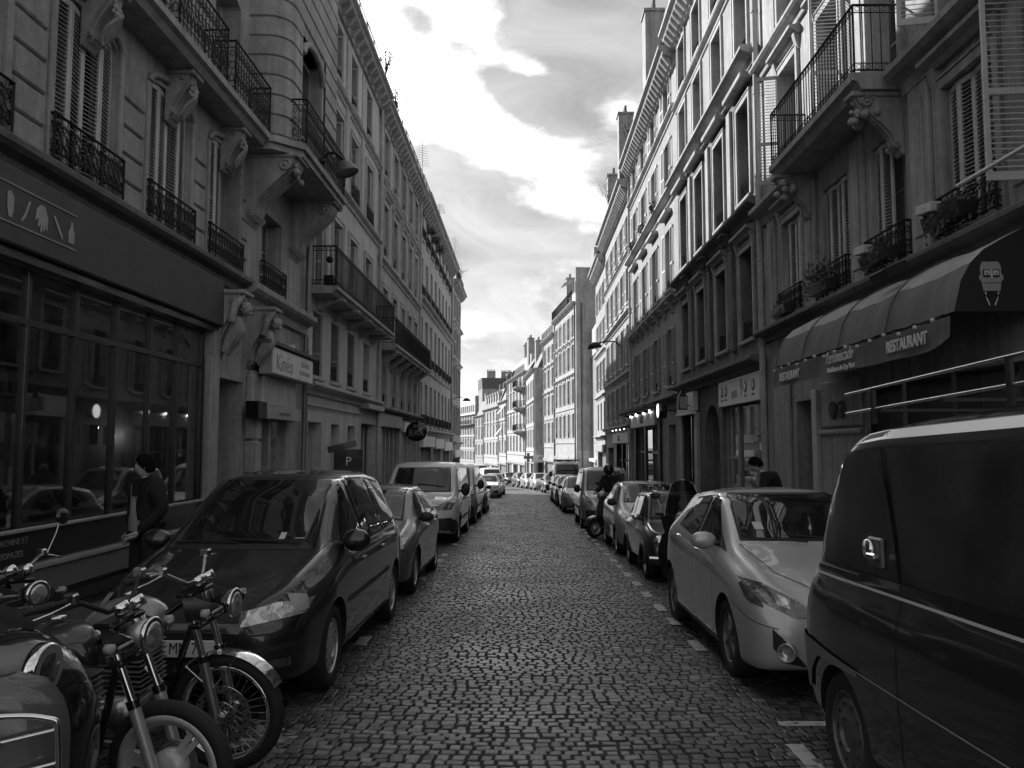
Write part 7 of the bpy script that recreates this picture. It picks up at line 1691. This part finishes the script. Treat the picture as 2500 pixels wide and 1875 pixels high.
        mr_ = link('mirror', None, t, (ft[0] - .06, s_ * .28, ft[1] + .15)); q = MB(); q.tube([(0, 0, 0), (-.02, s_ * .07, .13), (-.04, s_ * .1, .2)], .006, 5); q.obj('mirror_stalk', 'chrome', mr_)
        q = MB(); q.lathe([(.001, -.015), (.05, -.012), (.056, 0), (.05, .004), (.001, .004)], 20, Matrix.Translation((-.04, s_ * .12, .24)) @ Matrix.Rotation(R(-100), 4, 'Y')); q.obj('mirror_head', 'gloss_black', mr_)
    # tank, seat, frame, engine
    q = MB(); sec = [(.34, .05, .80, .05), (.30, .11, .84, .10), (.18, .145, .87, .13), (.0, .14, .86, .12), (-.14, .09, .80, .08), (-.2, .05, .77, .05)]
    rows = []
    for (x, hw, zc, hh) in sec: rows.append([(x, hw * math.cos(a), zc + hh * math.sin(a) * (1 if math.sin(a) > 0 else .55)) for a in [2 * math.pi * j / 12 for j in range(12)]] )
    vs = [p for r_ in rows for p in r_]; fs = [(i * 12 + j, i * 12 + (j + 1) % 12, (i + 1) * 12 + (j + 1) % 12, (i + 1) * 12 + j) for i in range(5) for j in range(12)] + [list(range(12))[::-1], [60 + j for j in range(12)]]
    q.add(vs, fs, 0, True); tk = subdiv_obj(q, 'fuel_tank', P[tankm], t, 1); q = MB(); q.lathe([(.035, 0), (.038, .012), (.001, .018)], 16, Matrix.Translation((.1, 0, .99))); q.obj('fuel_cap', 'chrome', tk)
    q = MB(); rows = []
    for (x, hw, z0_, z1_) in [(-.14, .08, .74, .80), (-.25, .13, .72, .83), (-.5, .14, .73, .83), (-.7, .13, .76, .89), (-.92, .11, .80, .91), (-1.0, .07, .82, .87)]: rows.append([(x, -hw, z0_), (x, -hw, (z0_ + z1_) / 2), (x, -hw * .7, z1_), (x, hw * .7, z1_), (x, hw, (z0_ + z1_) / 2), (x, hw, z0_)])
    q.grid(rows + []); q.add(rows[0], [list(range(6))]); q.add(rows[-1], [list(range(6))]); subdiv_obj(q, 'seat', 'leather', t, 2)
    q = MB(); q.tube([(ft[0] - .02, 0, ft[1] - .04), (.12, 0, .74), (-.5, 0, .72), (-.95, 0, .80)], .02, 6); q.tube([(ft[0], 0, ft[1] - .16), (.3, 0, .36), (-.1, 0, .26), (-.42, 0, .32)], .02, 6); q.tube([(-.2, -.1, .7), (-.42, -.12, .32)], .018, 6); q.tube([(-.2, .1, .7), (-.42, .12, .32)], .018, 6); q.tube([(-.42, -.11, .34), (rx, -.11, wr)], .02, 6); q.tube([(-.42, .11, .34), (rx, .11, wr)], .02, 6); q.obj('frame', 'gloss_black', t)
    q = MB(); q.bbox(-.32, .18, -.15, .15, .26, .46, .04); q.lathe([(.001, -.19), (.1, -.18), (.11, -.12), (.11, .12), (.1, .18), (.001, .19)], 18, Matrix.Translation((-.05, 0, .36)) @ Matrix.Rotation(R(90), 4, 'X')); q.lathe([(.001, -.18), (.08, -.17), (.08, .17), (.001, .18)], 16, Matrix.Translation((.12, 0, .35)) @ Matrix.Rotation(R(90), 4, 'X')); en = q.obj('engine', 'alu', t)
    for k in range(9): q = MB(); q.bbox(.0 - .02, .24, -.14 + .01 * (k % 2), .14 - .01 * (k % 2), .47 + k * .028, .482 + k * .028, .004, 0, Matrix.Translation((0, 0, 0))); q.obj('cooling_fin', 'rim_dark', en)
    q = MB(); q.tube([(.24, -.08, .6), (.36, -.1, .5), (.34, -.12, .28), (.1, -.15, .2), (-.4, -.17, .24), (-.6, -.18, .30)], .02, 8); q.tube([(-.45, -.18, .27), (-.5, -.185, .29), (-1.0, -.19, .42), (-1.02, -.19, .425)], [.025, .042, .045, .03], 12); q.obj('exhaust', 'chrome', t)
    q = MB(); q.prism([(-.2, .5), (-.38, .5), (-.42, .66), (-.24, .7), (-.16, .62)], -.13, .13, 'y'); q.obj('side_panel', P[tankm], t)
    moto_wheel(t, rx, wr, wr, .13, style, 'alu' if style == 'cast' else 'chrome', 'rear_wheel')
    q = MB(); rows = []; rr = wr + .04
    for i in range(11): a = R(40 + 130 * i / 10); rows.append([(rx + rr * math.cos(a), y, wr + rr * math.sin(a) * (1 - abs(y) * .4)) for y in (-.08, -.05, 0, .05, .08)])
    q.grid(rows); q.obj('rear_mudguard', 'gloss_black', t); q = MB(); q.bbox(-1.08, -1.0, -.06, .06, .70, .78, .015); q.obj('tail_light', 'tail', t)
    for s_ in (-1, 1): q = MB(); q.tube([(rx + .06, s_ * .16, wr + .05), (-.52, s_ * .16, .7)], .03, 10); q.obj('shock_absorber', 'chrome', t)
    q = MB(); q.tube([(-.1, .12, .26), (-.18, .3, .01)], .012, 5); q.obj('side_stand', 'steel', t)
    return t
def zG(x, y): return G(y) + .002
b1 = motorbike('motorbike with three spoke cast front wheel, nearer of the two at bottom left', (-2.33, 3.97, zG(0, 3.95)), -9, 'cast', 5, 'dark', wr=.315, rake=.25, hoff=.16)
b2 = motorbike('motorbike with chrome mudguard, wire wheel and grey tank in front of the dark minivan', (-2.37, 4.74, zG(0, 4.74)), -6, 'spoke', 5, 'mid', wr=.335)
b3 = motorbike('dark motorbike behind the wire wheeled one, its round mirror showing beside the minivan', (-3.35, 6.0 - .3, zG(0, 5.7)), -20, 'spoke', -4, 'black', wr=.32, mirrors=True); b3.scale = (1, 1, 1.0)
b3.location = (-3.72, 5.15, zG(0, 5.15))

def scooter(label, loc, yaw, screen=False, m='black', rack=False, lean=0., nac='mid', big=1., group=None):
    t = link('scooter', None, None, loc, (R(lean), 0, R(yaw)), label=label, cat='scooter', group=group); wr = .24
    moto_wheel(t, .62, wr, wr, .11, 'cast', 'rim_silver', 'front_wheel'); moto_wheel(t, -.62, wr, wr, .12, 'cast', 'rim_silver', 'rear_wheel')
    # leg shield: bowed sheet with thickness
    q = MB(); rows = []
    for i in range(11):
        tt = i / 10; z = .30 + .72 * tt; hw = .24 + .09 * math.sin(math.pi * min(1, tt * 1.15)) - .16 * max(0, tt - .8) / .2; x = .52 - .12 * tt + .04 * math.sin(math.pi * tt)
        rows.append([(x - .30 * (s_ * hw) ** 2 / .1 * .5, s_ * hw, z - (.03 if abs(s_) == 1 else 0)) for s_ in (-1, -.7, -.35, 0, .35, .7, 1)])
    q.grid(rows); q.grid([[(x - .03, y * .97, z) for x, y, z in r_] for r_ in rows], flip=True); q.obj('leg_shield', P[m], t)
    q = MB(); rows = []
    for i in range(9): a = R(10 + 150 * i / 8); rows.append([(.62 + .29 * math.cos(a), y, wr + .04 + .29 * math.sin(a) * (1 - abs(y) * .9)) for y in (-.1, -.06, 0, .06, .1)])
    q.grid(rows); q.obj('front_mudguard', P[m], t)
    q = MB(); sec = [(.48, .05, 1.02, .05), (.44, .09, 1.06, .08), (.34, .11, 1.08, .09), (.22, .09, 1.06, .07), (.14, .05, 1.04, .05)]; rows = [[(x, hw * math.cos(2 * math.pi * j / 10), zc + hh * math.sin(2 * math.pi * j / 10)) for j in range(10)] for (x, hw, zc, hh) in sec]
    vs = [p for r_ in rows for p in r_]; q.add(vs, [(i * 10 + j, i * 10 + (j + 1) % 10, (i + 1) * 10 + (j + 1) % 10, (i + 1) * 10 + j) for i in range(4) for j in range(10)] + [list(range(10)), [40 + j for j in range(10)]]); hs = subdiv_obj(q, 'headset', P[nac], t, 1)
    q = MB(); q.lathe([(.085, -.03), (.09, 0), (.082, .012)], 22, Matrix.Translation((.475, 0, 1.05)) @ Matrix.Rotation(R(92), 4, 'Y')); q.obj('headlight_ring', 'chrome', hs); q = MB(); q.lathe([(.083, 0), (.05, .02), (.001, .027)], 22, Matrix.Translation((.475, 0, 1.05)) @ Matrix.Rotation(R(92), 4, 'Y')); q.obj('headlight_lens', 'headlamp', hs)
    q = MB(); q.tube([(.22, -.33, 1.10), (.3, -.1, 1.07), (.3, .1, 1.07), (.22, .33, 1.10)], .014, 8); q.obj('handlebar', 'steel', t)
    for s_ in (-1, 1):
        q = MB(); q.tube([(.21, s_ * .36, 1.10), (.25, s_ * .24, 1.095)], .019, 8); q.obj('grip', 'rubber', t)
        mr_ = link('mirror', None, t, (.27, s_ * .24, 1.09)); q = MB(); q.tube([(0, 0, 0), (.02, s_ * .06, .14), (0, s_ * .1, .22)], .006, 5); q.obj('mirror_stalk', 'chrome', mr_); q = MB(); q.lathe([(.001, -.015), (.05, -.012), (.058, 0), (.05, .004), (.001, .004)], 18, Matrix.Translation((0, s_ * .12, .26)) @ Matrix.Rotation(R(-95), 4, 'Y') @ Matrix.Diagonal((.8, 1.2, 1, 1))); q.obj('mirror_head', 'plastic', mr_)
    q = MB(); q.bbox(-.28, .50, -.17, .17, .26, .31, .02); q.obj('floorboard', 'plastic', t)
    q = MB(); sec = [(-.16, .08, .44, .14), (-.24, .15, .50, .22), (-.5, .20, .54, .22), (-.8, .17, .58, .17), (-.98, .09, .62, .10), (-1.04, .04, .63, .05)]; rows = [[(x, hw * math.cos(2 * math.pi * j / 12), zc + hh * math.sin(2 * math.pi * j / 12)) for j in range(12)] for (x, hw, zc, hh) in sec]
    vs = [p for r_ in rows for p in r_]; q.add(vs, [(i * 12 + j, i * 12 + (j + 1) % 12, (i + 1) * 12 + (j + 1) % 12, (i + 1) * 12 + j) for i in range(5) for j in range(12)] + [list(range(12)), [60 + j for j in range(12)]]); subdiv_obj(q, 'rear_body', P[m], t, 1)
    q = MB(); rows = []
    for (x, hw, z0_, z1_) in [(-.16, .07, .72, .76), (-.3, .13, .72, .80), (-.55, .15, .73, .80), (-.7, .14, .75, .86), (-.95, .10, .78, .86)]: rows.append([(x, -hw, z0_), (x, -hw, (z0_ + z1_) / 2), (x, -hw * .7, z1_), (x, hw * .7, z1_), (x, hw, (z0_ + z1_) / 2), (x, hw, z0_)])
    q.grid(rows); q.add(rows[0], [list(range(6))]); q.add(rows[-1], [list(range(6))]); subdiv_obj(q, 'seat', 'leather', t, 2)
    if screen:
        q = MB(); rows = []
        for i in range(9): tt = i / 8; rows.append([(.44 - .22 * tt - .12 * s_ * s_, s_ * (.24 - .12 * tt ** 2), 1.05 + .52 * tt - (.05 * s_ * s_ if i == 8 else 0)) for s_ in (-1, -.6, -.2, .2, .6, 1)])
        q.grid(rows); q.obj('windscreen', 'screen', t); q = MB(); e = [r_[0] for r_ in rows] + [p for p in rows[-1][1:-1]] + [r_[-1] for r_ in rows[::-1]]; q.tube(e, .004, 5); q.obj('screen_edge', 'chrome', t)
        q = MB(); rows = []
        for i in range(7): tt = i / 6; rows.append([(.60 - .14 * tt - .18 * s_ * s_, s_ * (.16 + .14 * tt), .62 + .46 * tt) for s_ in (-1, -.6, -.2, .2, .6, 1)])
        q.grid(rows); q.obj('front_fairing', P['black'], t)
        for s_ in (-1, 1): q = MB(); q.ball((.56, s_ * .11, .84), .06, 10, sc3=(.4, 1, 1.3)); q.obj('fairing_lamp', 'headlamp_dark', t)
    if rack:
        q = MB()
        for k in range(3): q.tube([(.62, -.24, .40 + .2 * k), (.62, .24, .40 + .2 * k)], .008, 6)
        q.tube([(.62, -.26, .38), (.62, -.24, .86), (.62, 0, .9), (.62, .24, .86), (.62, .26, .38)], .01, 6); q.obj('front_rack', 'chrome', t)
    return t
scooter('black scooter with tall clear windscreen wedged between the tiny saloon and the silver hatchback', (2.20, 11.25, zG(0, 11.2)), -105, True, 'black', group='scooters in the right row')
scooter('black scooter under the helmeted rider in the right row', (2.28, 20.75, zG(0, 20.7)), -150, False, 'black', group='scooters in the right row')
s1 = scooter('grey scooter with big chrome ringed headlamp at the left picture edge', (-2.80, 3.22, zG(0, 3.2)), 0, False, 'black', nac='mid', lean=3)
for ch in list(s1.children):
    if ch.name.startswith('mirror') and ch.location.y < 0:
        for c_ in ch.children: c_.location = (0, 0, 0)
mt = Matrix.Rotation(R(94), 4, 'Y')
q = MB(); q.lathe([(.001, -.47), (.035, -.46), (.05, -.36), (.066, -.2), (.082, -.08), (.086, -.02)], 28, mt); sh = link('headlamp_shell', q.mesh('headlamp_shell', 'sign_grey'), s1, (1.085, -.28, 1.01)); fix_normals(sh.data); q = MB(); q.lathe([(.086, -.03), (.094, -.028), (.096, .01), (.086, .018)], 28, mt); q.obj('headlight_ring', 'chrome', sh); q = MB(); q.lathe([(.086, .004), (.06, .018), (.001, .024)], 28, mt); q.obj('headlight_lens', 'headlamp_dark', sh)
q = MB(); rows = []; N_ = 30
for i in range(N_ + 1):
    a = R(128 - 150 * i / N_); ex_ = []
    for y, k_ in ((-.15, .0), (-.15, .80), (-.135, .93), (-.10, .98), (0, 1), (.10, .98), (.135, .93), (.15, .80), (.15, 0)): ex_.append((.76 + .33 * k_ * math.cos(a), y, .64 + .42 * k_ * math.sin(a) - (.25 * max(0, -math.sin(a)))))
    rows.append(ex_)
q.grid(rows); cw = q.obj('front_cowl', 'gloss_black', s1); fix_normals(cw.data); q = MB(); q.tube([Vector(p[2]) + Vector((0, -.006, 0)) for p in rows[3:24]], .007, 6); q.obj('cowl_trim', 'chrome', s1)
# nearest scooter: pale leg shield with chrome folding rack
ns = link('scooter', None, None, (-1.86, 2.65, zG(0, 2.6)), (0, 0, R(-60)), label='dull grey scooter with chrome rack on its shield, in the bottom left corner', cat='scooter')
q = MB(); rows = []
for i in range(25):
    tt = i / 24; z = .28 + .76 * tt; hw = .33 - .16 * (1 - math.sqrt(max(0, 1 - (max(0, tt - .72) / .28) ** 2))); x = .30 - .10 * tt
    rows.append([(x - .06 * s_ ** 4, s_ * hw, z) for s_ in (-1, -.9, -.6, -.2, .2, .6, .9, 1)])
q.grid(rows); q.grid([[(x - .035, y, z) for x, y, z in r_] for r_ in rows], flip=True); q.grid([[rows[-1][j], (rows[-1][j][0] - .035, rows[-1][j][1], rows[-1][j][2])] for j in range(8)]); q.obj('leg_shield', P['dgrey'], ns)
q = MB()
rk = [(.30, -.30, .40), (.27, -.295, .84), (.265, -.25, .93), (.26, 0, .955), (.265, .25, .93), (.27, .295, .84), (.30, .30, .40)]
q.tube([Vector(p) + Vector((.02, 0, 0)) for p in cr(rk, 48)], .0095, 8)
for z in (.52, .64, .75, .85): q.tube([(.315 - .1 * (z - .28), -.295, z - .03), (.315 - .1 * (z - .28), .295, z + .03)], .007, 6)
q.tube([(.29, .10, .45), (.275, .10, .70), (.27, .06, .74), (.27, -.10, .75), (.28, -.14, .7), (.29, -.14, .45)], .007, 6); q.tube([(.285, .22, .46), (.28, .2, .55), (.28, .26, .58)], .007, 6); q.obj('front_rack', 'chrome', ns)
for z, y in ((.86, .08), (.70, .04)): q = MB(); q.bbox(.262, .29, y - .06, y + .06, z - .015, z + .015, .005); q.obj('rack_clamp', 'rubber', ns)
moto_wheel(ns, .42, .23, .23, .1, 'cast', 'rim_silver', 'front_wheel'); moto_wheel(ns, -.8, .23, .23, .1, 'cast', 'rim_silver', 'rear_wheel')
q = MB(); q.bbox(-1.05, .27, -.17, .17, .28, .34, .02); q.bbox(-1.1, -.3, -.2, .2, .34, .68, .07); q.obj('body', P['dgrey'], ns); q = MB(); q.bbox(-1.0, -.35, -.14, .14, .68, .76, .03); q.obj('seat', 'leather', ns)

# ================================================================== PEOPLE
def skin(name, verts, edges, rad, m, parent, sub=2, **k):
    me = bpy.data.meshes.new(name); me.from_pydata([tuple(v) for v in verts], edges, []); me.update()
    o = bpy.data.objects.new(name, me); COL.objects.link(o); o.modifiers.new('sk', 'SKIN'); 
    me.skin_vertices[0].data.foreach_set('radius', [c for r_ in rad for c in ((r_, r_) if isinstance(r_, (int, float)) else r_)]); me.skin_vertices[0].data[0].use_root = True
    md = o.modifiers.new('s', 'SUBSURF'); md.levels = md.render_levels = sub
    dg = bpy.context.evaluated_depsgraph_get(); ne = bpy.data.meshes.new_from_object(o.evaluated_get(dg)); bpy.data.objects.remove(o); ne.name = name
    ne.materials.clear(); ne.materials.append(M[m] if isinstance(m, str) else m); ne.polygons.foreach_set('use_smooth', [True] * len(ne.polygons)); ne.polygons.foreach_set('material_index', [0] * len(ne.polygons))
    return link(name, ne, parent, **k)
def hand(body, wrist, d, side, up):
    """palm plus five bent fingers; d = pointing direction, side = thumb side"""
    d = Vector(d).normalized(); s_ = Vector(side).normalized(); n = d.cross(s_).normalized(); W = Vector(wrist); V = [W, W + d * .045, W + d * .08]; E = [(0, 1), (1, 2)]; Rr = [(.022, .03), (.018, .036), (.014, .036)]
    for k, (off, ln) in enumerate(((.028, .068), (.010, .078), (-.009, .073), (-.027, .058))):
        b0 = len(V); V += [W + d * .09 + s_ * off, W + d * (.09 + ln * .5) + s_ * off * 1.1 + n * .012, W + d * (.09 + ln * .85) + s_ * off * 1.1 + n * .034]; E += [(2, b0), (b0, b0 + 1), (b0 + 1, b0 + 2)]; Rr += [.0095, .0088, .007]
    b0 = len(V); V += [W + d * .03 + s_ * .035, W + d * .065 + s_ * .055 + n * .01, W + d * .09 + s_ * .055 + n * .022]; E += [(1, b0), (b0, b0 + 1), (b0 + 1, b0 + 2)]; Rr += [.013, .011, .009]
    return skin('hand', V, E, Rr, 'skin', body, 1)
def head(parent, loc, rot, helmet=False):
    """face towards local +Y"""
    q = MB(); n = 22; rows = []; m_ = 24
    for i in range(n + 1):
        ph = math.pi * i / n; z = .122 * math.cos(ph); row = []
        for j in range(m_):
            th = 2 * math.pi * j / m_; x = math.sin(th); y = math.cos(th); r_ = math.sin(ph)
            w_ = .075 * (1 - .16 * max(0, -z / .122) ** 1.2); dpt = .098; yy = y * r_ * dpt; 
            if y > 0: yy *= .92 + .06 * max(0, -z / .122)
            if y > .5 and -.085 < z < .06:
                yy += .024 * math.exp(-((x) / .2) ** 2) * math.exp(-((z + .022) / .024) ** 2) + .008 * math.exp(-(x / .8) ** 2) * math.exp(-((z - .03) / .014) ** 2) - .009 * math.exp(-((abs(x) - .42) / .18) ** 2) * math.exp(-((z - .008) / .014) ** 2)
                yy += .007 * math.exp(-(x / .35) ** 2) * math.exp(-((z + .055) / .012) ** 2) - .003 * math.exp(-(x / .4) ** 2) * math.exp(-((z + .063) / .004) ** 2) + .01 * math.exp(-(x / .35) ** 2) * math.exp(-((z + .1) / .016) ** 2)
            row.append((x * r_ * w_, yy, z))
        rows.append(row)
    vs = [p for r_ in rows for p in r_]; fs = [(i * m_ + j, (i + 1) * m_ + j, (i + 1) * m_ + (j + 1) % m_, i * m_ + (j + 1) % m_) for i in range(n) for j in range(m_)]
    q.add(vs, fs, 0, True)
    for s_ in (-1, 1): q.ball((s_ * .077, -.008, -.005), .03, 10, 0, (.3, .65, 1.05))
    h = q.obj('head', 'skin', parent, loc, rot=rot); fix_normals(h.data)
    for s_ in (-1, 1): e = MB(); e.ball((s_ * .031, .078, .010), .0125, 10, 0); e.ball((s_ * .031, .0885, .010), .0055, 8, 1); e.obj('eye', ['white', 'black'], h)
    e = MB(); e.tube([(-.024, .093, -.060), (0, .098, -.0585), (.024, .093, -.060)], .0035, 5); e.obj('mouth', 'trim_dark', h)
    if helmet:
        q = MB(); q.ball((0, -.008, .02), .145, 22, 0, (.93, 1.08, 1.02)); hm = q.obj('helmet', 'gloss_black', h); q = MB(); rows = []
        for i in range(7): z = -.035 + .10 * i / 6; rr = math.sqrt(max(0, .152 ** 2 - (z - .02) ** 2)); rows.append([(rr * .95 * math.sin(R(a)), -.008 + rr * 1.09 * math.cos(R(a)), z) for a in range(-70, 71, 14)])
        q.grid(rows); q.obj('visor', 'carglass', hm)
    else:
        q = MB(); rows = []; rr_ = random.Random(4)
        for i in range(13):
            ph = math.pi * .60 * i / 12; row = []
            for j in range(28):
                th = 2 * math.pi * j / 28; fr = math.cos(th); pm = ph * 1.17 if fr < -.2 else ph if fr < .1 else ph * (1 - .55 * (fr - .1) / .9); k_ = 1.11 + .035 * math.sin(j * 2.7 + i) + .02 * rr_.random()
                row.append((.079 * k_ * math.sin(pm) * math.sin(th), .098 * k_ * math.sin(pm) * fr - .006, .124 * k_ * math.cos(pm) + .004))
            rows.append(row)
        vs = [p for r_ in rows for p in r_]; q.add(vs, [(i * 28 + j, (i + 1) * 28 + j, (i + 1) * 28 + (j + 1) % 28, i * 28 + (j + 1) % 28) for i in range(12) for j in range(28)], 0, True); q.obj('hair', 'hair', h)
    return h
def person(label, loc, yaw, pose, H=1.75, helmet=False, shirt=None, group=None):
    """local +Y = facing; pose overrides joints"""
    t = link('person', None, None, loc, (0, 0, R(yaw)), label=label, cat='person'); s_ = H / 1.75
    J = dict(pel=(0, 0, .95), sp=(0, .0, 1.12), ch=(0, -.01, 1.32), nk=(0, -.01, 1.47), hd=(0, .02, 1.54), shL=(-.17, -.01, 1.42), elL=(-.25, -.03, 1.14), wrL=(-.25, .08, .90), shR=(.17, -.01, 1.42), elR=(.25, -.03, 1.14), wrR=(.25, .08, .90),
             hiL=(-.10, 0, .90), knL=(-.12, .02, .50), anL=(-.12, -.02, .09), toL=(-.14, .14, .04), hiR=(.10, 0, .90), knR=(.12, .02, .50), anR=(.12, -.02, .09), toR=(.14, .14, .04)); J.update(pose); J = {k: Vector(v) * s_ for k, v in J.items()}
    names = list(J); ix = {k: i for i, k in enumerate(names)}; ed = [('pel', 'sp'), ('sp', 'ch'), ('ch', 'nk'), ('nk', 'hd'), ('ch', 'shL'), ('shL', 'elL'), ('elL', 'wrL'), ('ch', 'shR'), ('shR', 'elR'), ('elR', 'wrR'), ('pel', 'hiL'), ('hiL', 'knL'), ('knL', 'anL'), ('anL', 'toL'), ('pel', 'hiR'), ('hiR', 'knR'), ('knR', 'anR'), ('anR', 'toR')]
    rd = dict(pel=(.13, .10), sp=(.12, .09), ch=(.14, .10), nk=.052, hd=.05, shL=.06, shR=.06, elL=.042, elR=.042, wrL=.027, wrR=.027, hiL=.085, hiR=.085, knL=.056, knR=.056, anL=.04, anR=.04, toL=.034, toR=.034)
    body = skin('body', [J[n] for n in names], [(ix[a], ix[b]) for a, b in ed], [rd[n] for n in names], 'skin', t)
    def sub(nm, keys, rads, m, extra=()):
        kx = {k: i for i, k in enumerate(keys)}; return skin(nm, [J[k] for k in keys], [(kx[a], kx[b]) for a, b in list(ed) + list(extra) if a in kx and b in kx], [rads[k] for k in keys], m, t)
    sub('trousers', ['pel', 'hiL', 'knL', 'anL', 'hiR', 'knR', 'anR'], dict(pel=(.15, .12), hiL=.105, hiR=.105, knL=.078, knR=.078, anL=.065, anR=.065), 'trouser')
    J['hem'] = J['pel'] + Vector((0, .0, -.08)); ed2 = ed; 
    keys = ['ch', 'sp', 'pel', 'nk', 'shL', 'elL', 'wrL', 'shR', 'elR', 'wrR']
    sub('jacket', keys, dict(nk=.078, ch=(.21, .165), sp=(.19, .155), pel=(.195, .16), shL=.115, elL=.082, wrL=.06, shR=.115, elR=.082, wrR=.06), 'jacket')
    for sd_ in ('L', 'R'):
        a = skin('shoe', [J['an' + sd_] + Vector((0, -.03, -.04)), J['an' + sd_] + (J['to' + sd_] - J['an' + sd_]) * .5 + Vector((0, 0, -.01)), J['to' + sd_]], [(0, 1), (1, 2)], [(.045, .05), (.05, .04), (.045, .03)], 'leather', t, 1)
        d = (J['wr' + sd_] - J['el' + sd_]).normalized(); hand(t, J['wr' + sd_], d, (0, 1, .1), 1)
    if shirt:
        q = MB(); rows = []
        c0 = J['ch']; 
        for i in range(9):
            tt = i / 8; z = (1.43 - .52 * tt) * s_; w_ = .03 + .055 * tt if tt < .7 else .085
            base_y = max(J['ch'].y, J['sp'].y) + .178 - .02 * tt
            rows.append([(x * w_, base_y - .018 * abs(x) ** 2, z) for x in (-1, -.5, 0, .5, 1)])
        q.grid(rows); q.grid([[(x, y - .03, z) for x, y, z in r_] for r_ in rows], flip=True); q.obj('shirt', 'shirt', t)
        for s2 in (-1, 1): q = MB(); q.prism([(s2 * .03, .175), (s2 * .10, .15), (s2 * .11, .17), (s2 * .04, .195)], 1.30 * s_, 1.46 * s_, 'z'); q.obj('lapel', 'jacket', t)
    return t, J
PD = (0, 0, 0)
t, J = person('man in open dark jacket and grey shirt on the left pavement, head in profile', (-4.28, 9.0, G(9) + .12), 148, dict(wrL=(-.17, .18, .92), elL=(-.27, -.04, 1.14), wrR=(.27, .02, .88)), 1.74, shirt=True); head(t, J['hd'] + Vector((0, .01, .085)), (R(-8), 0, R(-38)))
t, J = person('dark haired man with bowed head in black on the right pavement behind the silver car', (4.05, 13.0, G(13) + .12), 62, dict(sp=(0, .04, 1.14), ch=(0, .12, 1.33), nk=(0, .20, 1.46), hd=(0, .27, 1.52), shL=(-.18, .12, 1.42), shR=(.18, .12, 1.42), elL=(-.24, .18, 1.14), elR=(.24, .18, 1.14), wrL=(-.12, .40, 1.08), wrR=(.12, .40, 1.08)), 1.82); head(t, J['hd'] + Vector((0, .05, .08)), (R(-38), 0, R(4)))
t, J = person('rider in black wearing a dark helmet between the city car and the people carrier', (2.22, 20.95, G(21) + .02), 150, dict(sp=(0, .02, 1.14), ch=(0, .06, 1.33), nk=(0, .08, 1.46), hd=(0, .11, 1.53), elL=(-.27, .12, 1.16), elR=(.27, .12, 1.16), wrL=(-.24, .36, 1.08), wrR=(.24, .36, 1.08), knL=(-.2, .06, .5), knR=(.2, .06, .5), anL=(-.24, 0, .09), anR=(.24, 0, .09), toL=(-.27, .15, .04), toR=(.27, .15, .04)), 1.82); head(t, J['hd'] + Vector((0, .03, .09)), (R(-5), 0, R(30)), True)
